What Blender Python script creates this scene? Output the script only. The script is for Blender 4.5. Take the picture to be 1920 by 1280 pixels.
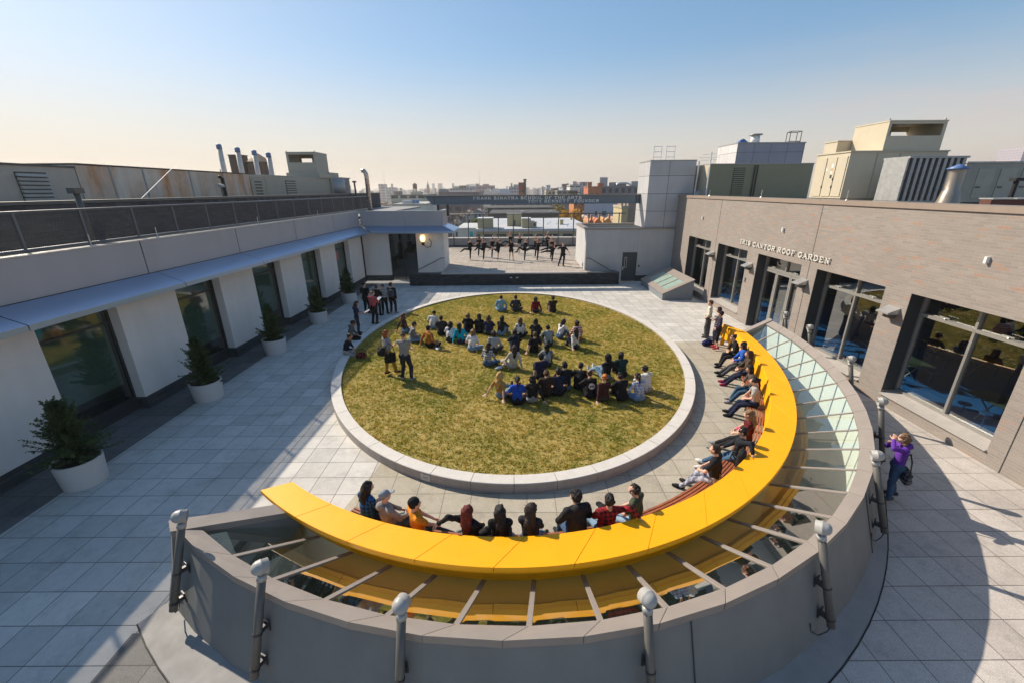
import bpy, math, random
import numpy as np
from math import sin, cos, pi, radians, sqrt, atan2, hypot
from mathutils import Vector, Matrix
from mathutils.geometry import tessellate_polygon

for o in list(bpy.data.objects):
    bpy.data.objects.remove(o)
SC = bpy.context.scene
COL = SC.collection

# ------------------------------------------------------------------ camera
cam_d = bpy.data.cameras.new('camera')
cam_d.sensor_width = 36.0
cam_d.lens = 14.836
cam_d.clip_start = 0.1
cam_d.clip_end = 30000.0
cam = bpy.data.objects.new('camera', cam_d)
COL.objects.link(cam)
PITCH, YAW, ROLL = radians(19.791), radians(0.033), radians(-0.406)
_f = Vector((0, cos(PITCH), -sin(PITCH)))
_u = Vector((0, sin(PITCH), cos(PITCH)))
_r = Vector((1, 0, 0))
_r2 = cos(ROLL) * _r + sin(ROLL) * _u
_u2 = -sin(ROLL) * _r + cos(ROLL) * _u
_m = Matrix((_r2, _u2, -_f)).transposed().to_4x4()
cam.matrix_world = Matrix.Translation((0, 0, 6.516)) @ Matrix.Rotation(YAW, 4, 'Z') @ _m
SC.camera = cam

# ------------------------------------------------------------------ sky and sun
SUN_EL = radians(36.8)
SUN_AZ = (-0.803, 0.596)               # horizontal direction towards the sun
world = bpy.data.worlds.new('World')
SC.world = world
world.use_nodes = True
wn = world.node_tree
bg = wn.nodes['Background']
sky = wn.nodes.new('ShaderNodeTexSky')
sky.sky_type = 'NISHITA'
sky.sun_disc = False
SKY_SAT, SKY_TINT = 1.48, (8.0, 8.2, 8.2)
sky.sun_elevation = SUN_EL
sky.sun_rotation = atan2(SUN_AZ[0], SUN_AZ[1])
sky.altitude = 0
sky.air_density = 1.0
sky.dust_density = 0.6
sky.ozone_density = 2.5
# soften the range of the sky the way hazy autumn air does: less glare round the sun, more light opposite it
gm_ = wn.nodes.new('ShaderNodeGamma'); gm_.inputs[1].default_value = .62
sc_ = wn.nodes.new('ShaderNodeMixRGB'); sc_.blend_type = 'MULTIPLY'; sc_.inputs[0].default_value = 1; sc_.inputs[2].default_value = (.088, .088, .088, 1)
wn.links.new(sky.outputs[0], sc_.inputs[1]); wn.links.new(sc_.outputs[0], gm_.inputs[0])
hs_ = wn.nodes.new('ShaderNodeHueSaturation'); hs_.inputs['Saturation'].default_value = SKY_SAT
wn.links.new(gm_.outputs[0], hs_.inputs['Color'])
tint = wn.nodes.new('ShaderNodeMixRGB'); tint.blend_type = 'MULTIPLY'; tint.inputs[0].default_value = 1
tint.inputs[2].default_value = SKY_TINT + (1,)
wn.links.new(hs_.outputs[0], tint.inputs[1])
# thin pinkish cirrus low on the right
tc = wn.nodes.new('ShaderNodeTexCoord'); mp_ = wn.nodes.new('ShaderNodeMapping'); mp_.inputs['Scale'].default_value = (1.2, 1.2, 6.5); mp_.inputs['Rotation'].default_value = (0, .22, 0)
wn.links.new(tc.outputs['Generated'], mp_.inputs[0])
nz_ = wn.nodes.new('ShaderNodeTexNoise'); nz_.inputs['Scale'].default_value = 2.1; nz_.inputs['Detail'].default_value = 7; nz_.inputs['Roughness'].default_value = .62
wn.links.new(mp_.outputs[0], nz_.inputs['Vector'])
rp_ = wn.nodes.new('ShaderNodeValToRGB'); rp_.color_ramp.elements[0].position = .46; rp_.color_ramp.elements[1].position = .70
wn.links.new(nz_.outputs['Fac'], rp_.inputs[0])
sp_ = wn.nodes.new('ShaderNodeSeparateXYZ'); wn.links.new(tc.outputs['Generated'], sp_.inputs[0])
def wmap(sock, a, b, c, d):
    x = wn.nodes.new('ShaderNodeMapRange'); x.interpolation_type = 'SMOOTHSTEP'
    for i_, q_ in enumerate((a, b, c, d)): x.inputs[i_ + 1].default_value = q_
    wn.links.new(sock, x.inputs[0]); return x.outputs[0]
def wmul(a, b):
    x = wn.nodes.new('ShaderNodeMath'); x.operation = 'MULTIPLY'
    for i_, q_ in enumerate((a, b)):
        if hasattr(q_, 'links'): wn.links.new(q_, x.inputs[i_])
        else: x.inputs[i_].default_value = q_
    return x.outputs[0]
f_ = wmul(wmul(wmap(sp_.outputs[0], .25, .8, 0, 1), wmap(sp_.outputs[2], .30, .10, 0, 1)), wmul(rp_.outputs[0], .75))
cl_ = wn.nodes.new('ShaderNodeMixRGB'); cl_.inputs[2].default_value = (5.2, 4.2, 4.1, 1)
hz_ = wn.nodes.new('ShaderNodeMixRGB'); hz_.inputs[2].default_value = (5.4, 4.75, 4.15, 1)
wn.links.new(wmap(sp_.outputs[2], .27, .0, 0, .92), hz_.inputs[0]); wn.links.new(tint.outputs[0], hz_.inputs[1])
wn.links.new(f_, cl_.inputs[0]); wn.links.new(hz_.outputs[0], cl_.inputs[1])
wn.links.new(cl_.outputs[0], bg.inputs[0])
bg.inputs[1].default_value = 0.10
sun_d = bpy.data.lights.new('sun', 'SUN')
sun_d.energy = 4.8
sun_d.angle = radians(0.53)
sun_d.color = (1.0, 0.89, 0.73)
sun = bpy.data.objects.new('sun', sun_d)
COL.objects.link(sun)
_s = Vector((SUN_AZ[0] * cos(SUN_EL), SUN_AZ[1] * cos(SUN_EL), sin(SUN_EL)))
sun.rotation_euler = _s.to_track_quat('Z', 'Y').to_euler()
sun.location = (-30, 25, 40)

SC.view_settings.view_transform = 'Standard'
SC.view_settings.look = 'None'
SC.view_settings.exposure = 0.5
SC.view_settings.gamma = 1.0
SC.view_settings.use_curve_mapping = False
SC.cycles.max_bounces = 8
SC.cycles.diffuse_bounces = 3
SC.cycles.glossy_bounces = 4
SC.cycles.transparent_max_bounces = 12
SC.cycles.volume_bounces = 0

# ------------------------------------------------------------------ helpers
def tag(o, label=None, cat=None, group=None, kind=None):
    if label: o['label'] = label
    if cat: o['category'] = cat
    if group: o['group'] = group
    if kind: o['kind'] = kind
    return o

def thing(name, label, cat, loc=(0, 0, 0), rz=0.0, group=None):
    o = bpy.data.objects.new(name, None)
    o.empty_display_size = 0.2
    COL.objects.link(o)
    o.location = loc
    o.rotation_euler = (0, 0, rz)
    return tag(o, label, cat, group)

def copy_tree(o, parent=None):
    c = o.copy()
    COL.objects.link(c)
    if parent is not None: c.parent = parent
    for ch in list(o.children):
        copy_tree(ch, c)
    return c

class MB:
    """collects polygons and links them as one mesh object"""
    def __init__(s):
        s.v = []; s.f = []; s.mi = []
    def add(s, vs, fs, mi=0):
        b = len(s.v)
        s.v += [tuple(p) for p in vs]
        s.f += [[b + i for i in f] for f in fs]
        s.mi += [mi] * len(fs)
        return s
    def box(s, x0, x1, y0, y1, z0, z1, mi=0):
        vs = [(x, y, z) for z in (z0, z1) for y in (y0, y1) for x in (x0, x1)]
        return s.add(vs, [(0, 2, 3, 1), (4, 5, 7, 6), (0, 1, 5, 4), (2, 6, 7, 3), (0, 4, 6, 2), (1, 3, 7, 5)], mi)
    def hexa(s, p, mi=0):
        """p: 4 bottom then 4 top points, counter clockwise seen from above"""
        return s.add(p, [(3, 2, 1, 0), (4, 5, 6, 7), (0, 1, 5, 4), (1, 2, 6, 5), (2, 3, 7, 6), (3, 0, 4, 7)], mi)
    def quad(s, a, b, c, d, mi=0):
        return s.add([a, b, c, d], [(0, 1, 2, 3)], mi)
    def poly(s, pts, mi=0):
        return s.add(pts, [tuple(range(len(pts)))], mi)
    def prism(s, pts, z0, z1, mi=0):
        n = len(pts)
        vs = [(p[0], p[1], z0) for p in pts] + [(p[0], p[1], z1) for p in pts]
        fs = [tuple(range(n - 1, -1, -1)), tuple(range(n, 2 * n))]
        fs += [(i, (i + 1) % n, n + (i + 1) % n, n + i) for i in range(n)]
        return s.add(vs, fs, mi)
    def tube(s, pts, r, n=8, mi=0, caps=True):
        pts = [Vector(p) for p in pts]
        rs = r if isinstance(r, (list, tuple)) else [r] * len(pts)
        rings = []
        up = None
        for i, p in enumerate(pts):
            a = pts[max(i - 1, 0)]; b = pts[min(i + 1, len(pts) - 1)]
            d = (b - a).normalized()
            if up is None:
                up = Vector((0, 0, 1)) if abs(d.z) < .9 else Vector((1, 0, 0))
            e = d.cross(up).normalized(); g = e.cross(d).normalized(); up = g
            rings.append([p + (e * cos(2 * pi * k / n) + g * sin(2 * pi * k / n)) * rs[i] for k in range(n)])
        vs = [q for R in rings for q in R]
        fs = []
        for i in range(len(pts) - 1):
            for k in range(n):
                k2 = (k + 1) % n
                fs.append((i * n + k, (i + 1) * n + k, (i + 1) * n + k2, i * n + k2))
        if caps:
            fs.append(tuple(range(n))); fs.append(tuple(range(len(vs) - 1, len(vs) - n - 1, -1)))
        return s.add(vs, fs, mi)
    def bar(s, a, b, w, h, mi=0, up=(0, 0, 1)):
        a = Vector(a); b = Vector(b); d = (b - a).normalized(); u = Vector(up)
        if abs(d.dot(u)) > .98: u = Vector((1, 0, 0))
        e = d.cross(u).normalized() * (w / 2); g = e.cross(d).normalized() * (h / 2)
        p = [a - e - g, a + e - g, b + e - g, b - e - g, a - e + g, a + e + g, b + e + g, b - e + g]
        return s.hexa(p, mi)
    def lathe(s, prof, c=(0, 0, 0), n=24, mi=0):
        vs = []
        for (r, z) in prof:
            for k in range(n):
                a = 2 * pi * k / n
                vs.append((c[0] + r * cos(a), c[1] + r * sin(a), c[2] + z))
        fs = []
        for i in range(len(prof) - 1):
            for k in range(n):
                k2 = (k + 1) % n
                fs.append((i * n + k, i * n + k2, (i + 1) * n + k2, (i + 1) * n + k))
        return s.add(vs, fs, mi)
    def build(s, name, mats, parent=None, smooth=False, bevel=0, loc=None):
        me = bpy.data.meshes.new(name)
        me.from_pydata(s.v, [], s.f)
        if not isinstance(mats, (list, tuple)): mats = [mats]
        for m in mats: me.materials.append(m)
        if len(mats) > 1:
            me.polygons.foreach_set('material_index', s.mi)
        if smooth:
            me.polygons.foreach_set('use_smooth', [True] * len(me.polygons))
        me.update()
        o = bpy.data.objects.new(name, me)
        COL.objects.link(o)
        if parent is not None: o.parent = parent
        if loc: o.location = loc
        if bevel:
            b = o.modifiers.new('bevel', 'BEVEL'); b.width = bevel; b.segments = 2; b.limit_method = 'ANGLE'
        return o

def np_mesh(name, V, F, mats, parent=None, smooth=True, mi=None):
    """numpy arrays, F is (n,3) or (n,4)"""
    me = bpy.data.meshes.new(name)
    n, k = F.shape
    me.vertices.add(len(V)); me.vertices.foreach_set('co', np.asarray(V, np.float32).ravel())
    me.loops.add(n * k); me.loops.foreach_set('vertex_index', F.astype(np.int32).ravel())
    me.polygons.add(n)
    me.polygons.foreach_set('loop_start', np.arange(0, n * k, k, dtype=np.int32))
    me.polygons.foreach_set('loop_total', np.full(n, k, np.int32))
    if not isinstance(mats, (list, tuple)): mats = [mats]
    for m in mats: me.materials.append(m)
    if mi is not None: me.polygons.foreach_set('material_index', np.asarray(mi, np.int32))
    if smooth: me.polygons.foreach_set('use_smooth', np.ones(n, bool))
    me.update(calc_edges=True)
    o = bpy.data.objects.new(name, me)
    COL.objects.link(o)
    if parent is not None: o.parent = parent
    return o

# ------------------------------------------------------------------ materials
class NT:
    def __init__(s, name):
        s.m = bpy.data.materials.new(name); s.m.use_nodes = True
        s.t = s.m.node_tree; s.N = s.t.nodes; s.L = s.t.links
        s.p = s.N['Principled BSDF']; s.out = s.N['Material Output']
    def n(s, typ, **kw):
        x = s.N.new('ShaderNode' + typ)
        for k, v in kw.items(): setattr(x, k, v)
        return x
    def coord(s, which='Object'):
        return s.n('TexCoord').outputs[which]
    def math(s, op, a, b=None, c=None):
        x = s.n('Math', operation=op)
        for i, q in enumerate((a, b, c)):
            if q is None: continue
            if hasattr(q, 'links'): s.L.new(q, x.inputs[i])
            else: x.inputs[i].default_value = q
        return x.outputs[0]
    def noise(s, vec, scale, detail=4, rough=.55):
        x = s.n('TexNoise'); x.inputs['Scale'].default_value = scale
        x.inputs['Detail'].default_value = detail; x.inputs['Roughness'].default_value = rough
        if vec is not None: s.L.new(vec, x.inputs['Vector'])
        return x.outputs['Fac']
    def ramp(s, fac, stops, interp='LINEAR'):
        x = s.n('ValToRGB'); x.color_ramp.interpolation = interp
        e = x.color_ramp.elements
        while len(e) < len(stops): e.new(.5)
        for i, (pos, c) in enumerate(stops):
            e[i].position = pos; e[i].color = (c[0], c[1], c[2], 1) if hasattr(c, '__len__') else (c, c, c, 1)
        s.L.new(fac, x.inputs[0])
        return x.outputs[0]
    def mix(s, fac, a, b, mode='MIX'):
        x = s.n('MixRGB', blend_type=mode)
        for i, q in enumerate((fac, a, b)):
            if hasattr(q, 'links'): s.L.new(q, x.inputs[i])
            elif hasattr(q, '__len__'): x.inputs[i].default_value = (q[0], q[1], q[2], 1)
            else: x.inputs[i].default_value = q if i == 0 else (q, q, q, 1)
        return x.outputs[0]
    def bump(s, h, dist=.01, strength=.5):
        x = s.n('Bump'); x.inputs['Distance'].default_value = dist; x.inputs['Strength'].default_value = strength
        s.L.new(h, x.inputs['Height']); s.L.new(x.outputs[0], s.p.inputs['Normal'])
    def set(s, col=None, rough=None, metal=None, spec=None):
        for k, v in (('Base Color', col), ('Roughness', rough), ('Metallic', metal), ('Specular IOR Level', spec)):
            if v is None: continue
            if hasattr(v, 'links'): s.L.new(v, s.p.inputs[k])
            elif k == 'Base Color': s.p.inputs[k].default_value = (v[0], v[1], v[2], 1)
            else: s.p.inputs[k].default_value = v
        return s.m

_mc = {}
def plain(name, col, rough=.6, metal=0.0, var=.12, scale=2.5, bump=0.0, bscale=60, spec=.4, streak=0.0, spots=0.0, rvar=.07):
    key = (name, tuple(col), rough)
    if key in _mc: return _mc[key]
    t = NT(name)
    co = t.coord()
    a = t.noise(co, scale, 6, .6)
    c = t.ramp(a, [(.25, [x * (1 - var) for x in col]), (.75, [min(1, x * (1 + var)) for x in col])])
    if streak:      # dirt washed down by rain
        mp = t.n('Mapping'); t.L.new(co, mp.inputs[0]); mp.inputs['Scale'].default_value = (1, 1, .09)
        k = t.ramp(t.noise(mp.outputs[0], 1.5, 6, .6), [(.36, 1 - streak), (.56, 1.0)])
        c = t.mix(1, c, k, 'MULTIPLY')
    if spots:       # scuffs and dried splashes
        k = t.ramp(t.noise(co, 7, 8, .8), [(.56, 1.0), (.70, 1 - spots)])
        c = t.mix(1, c, k, 'MULTIPLY')
    r = t.ramp(t.noise(co, scale * 3, 3), [(.3, max(.02, rough - rvar)), (.7, min(1, rough + rvar))])
    t.set(c, r, metal, spec)
    if bump:
        t.bump(t.noise(co, bscale, 5), bump)
    _mc[key] = t.m
    return t.m

# ---- special materials
def paver_mat(name, c1, c2, grout, w=.625, h=.612, x0=-6.57, y0=4.22, rough=.75, speck=.35):
    t = NT(name)
    co = t.coord()
    mp = t.n('Mapping'); t.L.new(co, mp.inputs[0]); mp.inputs['Location'].default_value = (-x0, -y0, 0)
    b = t.n('TexBrick', offset=0.0, squash=1.0)
    b.inputs['Scale'].default_value = 1; b.inputs['Brick Width'].default_value = w; b.inputs['Row Height'].default_value = h
    b.inputs['Mortar Size'].default_value = .007; b.inputs['Mortar Smooth'].default_value = .1
    b.inputs['Color1'].default_value = (0, 0, 0, 1); b.inputs['Color2'].default_value = (1, 1, 1, 1)
    t.L.new(mp.outputs[0], b.inputs['Vector'])
    tone = t.ramp(b.outputs['Color'], [(0, c1), (1, c2)])
    big = t.ramp(t.noise(co, .35, 5), [(.3, .86), (.7, 1.06)])
    mid = t.ramp(t.noise(co, 6, 5, .7), [(.3, .92), (.7, 1.05)])
    sp = t.ramp(t.noise(co, 130, 2), [(.42, 1 - speck * .6), (.52, 1.0), (.62, 1 + speck * .5)])
    c = t.mix(1, tone, big, 'MULTIPLY'); c = t.mix(1, c, mid, 'MULTIPLY'); c = t.mix(1, c, sp, 'MULTIPLY')
    st = t.ramp(t.noise(co, 1.7, 9, .8), [(.50, 1), (.72, .70)])
    c = t.mix(1, c, st, 'MULTIPLY')
    c = t.mix(b.outputs['Fac'], c, grout)
    t.bump(t.math('SUBTRACT', 1, b.outputs['Fac']), .006, .6)
    return t.set(c, rough, 0, .3)

def brick_mat(name, ramp, mortar, w=.30, h=.078, axis='yz', rough=.85, stain=True):
    t = NT(name)
    co = t.coord()
    sx = t.n('SeparateXYZ'); t.L.new(co, sx.inputs[0])
    cx = t.n('CombineXYZ')
    # wall faces that turn the corner use x+y so that the courses run round
    t.L.new(t.math('ADD', sx.outputs[0], sx.outputs[1]), cx.inputs[0])
    t.L.new(sx.outputs[2], cx.inputs[1])
    b = t.n('TexBrick', offset=.5)
    b.inputs['Scale'].default_value = 1; b.inputs['Brick Width'].default_value = w; b.inputs['Row Height'].default_value = h
    b.inputs['Mortar Size'].default_value = .006; b.inputs['Mortar Smooth'].default_value = .2
    b.inputs['Color1'].default_value = (0, 0, 0, 1); b.inputs['Color2'].default_value = (1, 1, 1, 1)
    t.L.new(cx.outputs[0], b.inputs['Vector'])
    c = t.ramp(b.outputs['Color'], ramp)
    c = t.mix(b.outputs['Fac'], c, mortar)
    if stain:
        c = t.mix(1, c, t.ramp(t.noise(co, .5, 6, .6), [(.3, .93), (.7, 1.05)]), 'MULTIPLY')
    c = t.mix(1, c, t.ramp(t.noise(co, 30, 4), [(.3, .9), (.7, 1.08)]), 'MULTIPLY')
    t.bump(t.math('SUBTRACT', 1, b.outputs['Fac']), .006, .7)
    return t.set(c, rough, 0, .25)

def panel_mat(name, col, pw, ph, gap=.012, rough=.45, metal=.0, x0=0, z0=0, dark=.08):
    t = NT(name)
    co = t.coord()
    sx = t.n('SeparateXYZ'); t.L.new(co, sx.inputs[0])
    cx = t.n('CombineXYZ')
    t.L.new(t.math('ADD', t.math('ADD', sx.outputs[0], sx.outputs[1]), -x0), cx.inputs[0])
    t.L.new(t.math('SUBTRACT', sx.outputs[2], z0), cx.inputs[1])
    b = t.n('TexBrick', offset=0.0)
    b.inputs['Scale'].default_value = 1; b.inputs['Brick Width'].default_value = pw; b.inputs['Row Height'].default_value = ph
    b.inputs['Mortar Size'].default_value = gap; b.inputs['Mortar Smooth'].default_value = 0
    b.inputs['Color1'].default_value = (.94, .94, .94, 1); b.inputs['Color2'].default_value = (1.05, 1.05, 1.05, 1)
    t.L.new(cx.outputs[0], b.inputs['Vector'])
    c = t.mix(1, b.outputs['Color'], col, 'MULTIPLY')
    c = t.mix(1, c, t.ramp(t.noise(co, 1.2, 6), [(.3, .92), (.7, 1.06)]), 'MULTIPLY')
    c = t.mix(b.outputs['Fac'], c, dark)
    return t.set(c, rough, metal, .4)

def glass_mat(name, tint, refl=.10, rough=.0, trans=1.0, wav=0.0):
    t = NT(name)
    tr = t.n('BsdfTransparent'); tr.inputs[0].default_value = (tint[0], tint[1], tint[2], 1)
    gl = t.n('BsdfGlossy'); gl.inputs['Roughness'].default_value = rough
    gl.inputs[0].default_value = (.95, .97, .96, 1)
    ge = t.n('NewGeometry'); dt = t.n('VectorMath', operation='DOT_PRODUCT')
    t.L.new(ge.outputs['Normal'], dt.inputs[0]); t.L.new(ge.outputs['Incoming'], dt.inputs[1])
    sch = t.math('POWER', t.math('SUBTRACT', 1.0, t.math('MINIMUM', t.math('ABSOLUTE', dt.outputs['Value']), 1.0)), 5)
    f = t.math('MINIMUM', t.math('ADD', t.math('MULTIPLY', sch, .9), refl), 1.0)
    if wav:
        bm = t.n('Bump'); bm.inputs['Distance'].default_value = wav; bm.inputs['Strength'].default_value = .4
        t.L.new(t.noise(t.coord(), .9, 2), bm.inputs['Height'])
        t.L.new(bm.outputs[0], gl.inputs['Normal'])
    mx = t.n('MixShader')
    t.L.new(f, mx.inputs[0]); t.L.new(tr.outputs[0], mx.inputs[1]); t.L.new(gl.outputs[0], mx.inputs[2])
    t.L.new(mx.outputs[0], t.out.inputs[0])
    return t.m

def streak_mat(name, col, rust, amount=.5, rough=.6):
    """painted or galvanised sheet with rust running down from the top edge"""
    t = NT(name)
    co = t.coord()
    mp = t.n('Mapping'); t.L.new(co, mp.inputs[0]); mp.inputs['Scale'].default_value = (1, 1, .18)
    a = t.ramp(t.noise(mp.outputs[0], 1.1, 7, .65), [(.5 - .1 * amount, 0), (.72, 1)])
    base = t.ramp(t.noise(co, .8, 5), [(.3, [x * .85 for x in col]), (.7, [x * 1.12 for x in col])])
    rc = t.ramp(t.noise(co, 3, 6), [(.3, [x * .7 for x in rust]), (.7, [x * 1.3 for x in rust])])
    return t.set(t.mix(t.math('MULTIPLY', a, amount), base, rc), rough, 0, .4)

MAT = dict(
    paver=paver_mat('pale_pavers', (.50, .475, .435), (.63, .595, .545), (.13, .125, .12)),
    paver_tan=paver_mat('tan_pavers', (.40, .355, .275), (.46, .41, .325), (.16, .14, .11)),
    paver_dark=paver_mat('dark_pavers', (.15, .145, .14), (.20, .19, .185), (.07, .07, .07)),
    paver_light_tint=paver_mat('light_tinted_pavers', (.48, .43, .39), (.56, .51, .465), (.14, .125, .115)),
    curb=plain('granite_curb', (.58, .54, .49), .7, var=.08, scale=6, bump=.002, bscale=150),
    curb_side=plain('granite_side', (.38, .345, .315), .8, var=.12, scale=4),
    stucco=plain('white_stucco', (.74, .70, .655), .85, var=.05, scale=1.5, bump=.002, bscale=120, streak=.05, spots=.05),
    stucco_grey=plain('grey_stucco', (.46, .455, .45), .85, var=.06, scale=1.2, bump=.002, bscale=120, streak=.06),
    wall_grey=plain('grey_render', (.20, .20, .19), .8, var=.07, scale=1.4, bump=.002, bscale=90, streak=.08, spots=.10),
    cap=plain('grey_metal_cap', (.29, .25, .22), .5, .2, var=.08, scale=2, spots=.16),
    dark_metal=plain('dark_metal', (.06, .06, .065), .45, .4, var=.15),
    grey_metal=plain('grey_metal', (.125, .118, .105), .5, .2, var=.1, scale=5),
    light_metal=plain('light_metal', (.55, .55, .54), .35, .7, var=.08),
    galv=plain('galvanised', (.36, .36, .35), .5, .35, var=.18, scale=6),
    yellow=plain('yellow_paint', (.95, .405, .004), .45, var=.05, scale=1.3, spec=.28, spots=.16),
    wood=plain('red_brown_slats', (.27, .095, .045), .55, var=.3, scale=9),
    canopy=plain('canopy_metal', (.38, .51, .70), .30, .85, var=.03, scale=.4, rvar=.012),
    parapet=plain('parapet_panel', (.42, .39, .385), .5, .1, var=.04, scale=.7, streak=.06),
    membrane=plain('grey_membrane', (.27, .26, .25), .75, var=.16, scale=2.2),
    black=plain('black_rubber', (.02, .02, .02), .7),
    pot=plain('white_planter', (.58, .55, .52), .6, var=.05),
    soil=plain('soil', (.05, .035, .025), .95, var=.3, scale=20),
    white=plain('white_paint', (.75, .75, .73), .5, var=.04),
    frame=plain('window_frame', (.36, .345, .32), .4, .5, var=.05),
    dframe=plain('dark_frame', (.05, .055, .06), .4, .3, var=.08),
    sill=plain('concrete_sill', (.36, .33, .305), .75, var=.1, scale=4),
    plinth=brick_mat('dark_plinth', [(0, (.045, .055, .06)), (1, (.075, .085, .09))], (.03, .035, .035), .6, .1),
    stage_brick=brick_mat('charcoal_brick', [(0, (.025, .03, .033)), (1, (.06, .065, .068))], (.025, .027, .03), .3, .078),
    brick=brick_mat('tan_grey_brick', [(0, (.285, .248, .22)), (.35, (.255, .222, .198)), (.6, (.305, .264, .234)), (.88, (.27, .233, .206)), (.96, (.31, .235, .195)), (1, (.33, .215, .165))], (.34, .30, .27)),
    screen=brick_mat('dark_shingle', [(0, (.055, .055, .062)), (1, (.10, .10, .108))], (.03, .03, .035), .35, .14),
    panel=panel_mat('tower_panel', (.40, .405, .43), 2.0, 1.17, z0=3.8),
    glass=glass_mat('skylight_glass', (.30, .36, .30), .50, .0),
    glass_weak_refl=glass_mat('weak_reflection_glass', (.84, .90, .85), .17, .0),
    wglass=glass_mat('window_glass', (.62, .70, .66), .20, .0, wav=.0),
    lglass=glass_mat('tinted_window_glass', (.46, .58, .52), .13, .05),
    room=plain('dark_room', (.10, .11, .11), .9),
    room_wall=plain('gallery_wall', (.86, .87, .84), .8, var=.04),
    gal_floor=plain('gallery_floor', (.48, .50, .46), .5),
    blue=plain('blue_floor', (.03, .16, .50), .35, var=.12),
    interior_dark=plain('interior_dark', (.03, .03, .032), .8),
)

# ================================================================== terrace, lawn, ring skylight, bench
def ell(c, a, b, th):
    return (c[0] + a * cos(th), c[1] + b * sin(th))
def ell_n(c, a, b, th, off):
    x, y = ell(c, a, b, th)
    nx, ny = cos(th) / a, sin(th) / b
    l = hypot(nx, ny)
    return (x + nx / l * off, y + ny / l * off)
def arc_even(c, a, b, t0, t1, n):
    """n+1 angles from t0 to t1 (degrees) evenly spaced along the arc"""
    T = np.radians(np.linspace(t0, t1, 2001))
    P = np.c_[c[0] + a * np.cos(T), c[1] + b * np.sin(T)]
    s = np.r_[0, np.cumsum(np.hypot(*np.diff(P, axis=0).T))]
    return [float(x) for x in np.interp(np.linspace(0, s[-1], n + 1), s, T)]
RING_C, RING_A, RING_B = (-.04, 16.76), 10.6, 13.2       # outer top edge of the skylight kerb
CAPI_C, CAPI_A, CAPI_B = (-.01, 16.65), 10.36, 12.82     # inner edge of its cap
YI_C, YI_A, YI_B = (-.13, 18.53), 9.36, 12.87            # inner edge of the yellow shelf
YO_C, YO_A, YO_B = (-.02, 18.11), 9.69, 13.09            # outer edge
LAWN_C, LAWN_A, LAWN_B = (.02, 17.37), 6.99, 9.49

NP = 25
t_in = arc_even(CAPI_C, CAPI_A, CAPI_B, -119.4, -1.05, NP)
t_out = arc_even(RING_C, RING_A, RING_B, -121.6, -.8, NP)
t_b = arc_even(YO_C, YO_A, YO_B, -117.4, -6.0, NP)

def sheet(name, outer, holes, z, m, kind='structure'):
    loops = [[Vector((p[0], p[1], z)) for p in outer]] + [[Vector((p[0], p[1], z)) for p in h] for h in holes]
    tri = tessellate_polygon(loops)
    vs = [p for L in loops for p in L]
    mb = MB()
    fs = []
    for t in tri:
        a, b, c = (vs[i] for i in t)
        if (b - a).cross(c - a).z < 0: t = (t[0], t[2], t[1])
        fs.append(tuple(t))
    mb.add(vs, fs)
    o = mb.build(name, m)
    return tag(o, kind=kind)

pit = [ell_n(RING_C, RING_A, RING_B, t, -.06) for t in t_out] + [ell_n(YO_C, YO_A, YO_B, t, -.30) for t in reversed(t_b)]
terr = sheet('terrace_paving', [(-13.5, -4), (14, -4), (14, 31), (-13.5, 31)], [pit], 0.0, MAT['paver'])
tag(terr, 'pale grey square pavers covering the roof terrace', 'paving')
# tan pavers between the lawn and the bench
tl = [ell_n(LAWN_C, LAWN_A, LAWN_B, radians(a), -.05) for a in np.linspace(-119, 3.4, 60)]
tb = [ell_n(YI_C, YI_A, YI_B, radians(a), .2) for a in np.linspace(-2.6, -113, 60)]
tan = sheet('tan_paving', tl + tb, [], .004, MAT['paver_tan'])
tag(tan, 'tan square pavers between the round lawn and the yellow bench', 'paving')
bandp = sheet('dark_paving_strip', [(-12.3, -3), (-10.42, -3), (-10.42, 8), (-10.35, 20), (-9.95, 31), (-12, 31)], [], .004, MAT['paver_dark'])
tag(bandp, 'dark paver strip along the foot of the white wall', 'paving')
dk = sheet('dark_paving_corner', [(-6.0, -3), (-4.2, -3), (-4.2, 4.2), (-5.3, 4.7), (-6.0, 4.7)], [], .004, MAT['paver_dark'])  # darker patch over the paving at this corner
tag(dk, 'darker patch of paving beside the corner of the skylight kerb', 'paving')
rose = sheet('light_tinted_paving', [(3, -3), (11.7, -3), (11.7, 14), (10.95, 14)] + [ell_n(RING_C, RING_A, RING_B, radians(a), .34) for a in np.linspace(-10, -75, 40)], [], .004, MAT['paver_light_tint'])  # pinkish cast of the light put into the paver colour
tag(rose, 'pavers tinted rose by painted light between the skylight kerb and the brick wall', 'paving')

# ---- ring wall (battered kerb of the skylight)
ring = thing('skylight_kerb', 'curved grey rendered kerb wall carrying the arc of sloping skylight glass', 'kerb wall', (0, 5, 0))
L0 = Vector((0, -5, 0))
def off(p, z): return (p[0], p[1] - 5, z)
mb = MB()
o_b = [off(ell_n(RING_C, RING_A, RING_B, t, .38), 0) for t in t_out]
o_t = [off(ell_n(RING_C, RING_A, RING_B, t, -.03), 1.34) for t in t_out]
for i in range(NP):
    mb.quad(o_b[i], o_b[i + 1], o_t[i + 1], o_t[i])
mb.build('outer_wall', MAT['wall_grey'], ring)
# vertical movement joints
mb = MB()
for i in (8, 13, 18):
    t = (t_out[i] + t_out[i + 1]) / 2
    a = off(ell_n(RING_C, RING_A, RING_B, t, .378), .02); b = off(ell_n(RING_C, RING_A, RING_B, t, -.026), 1.33)
    mb.bar(a, b, .012, .012)
mb.build('wall_joint', MAT['dark_metal'], ring)
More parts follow.
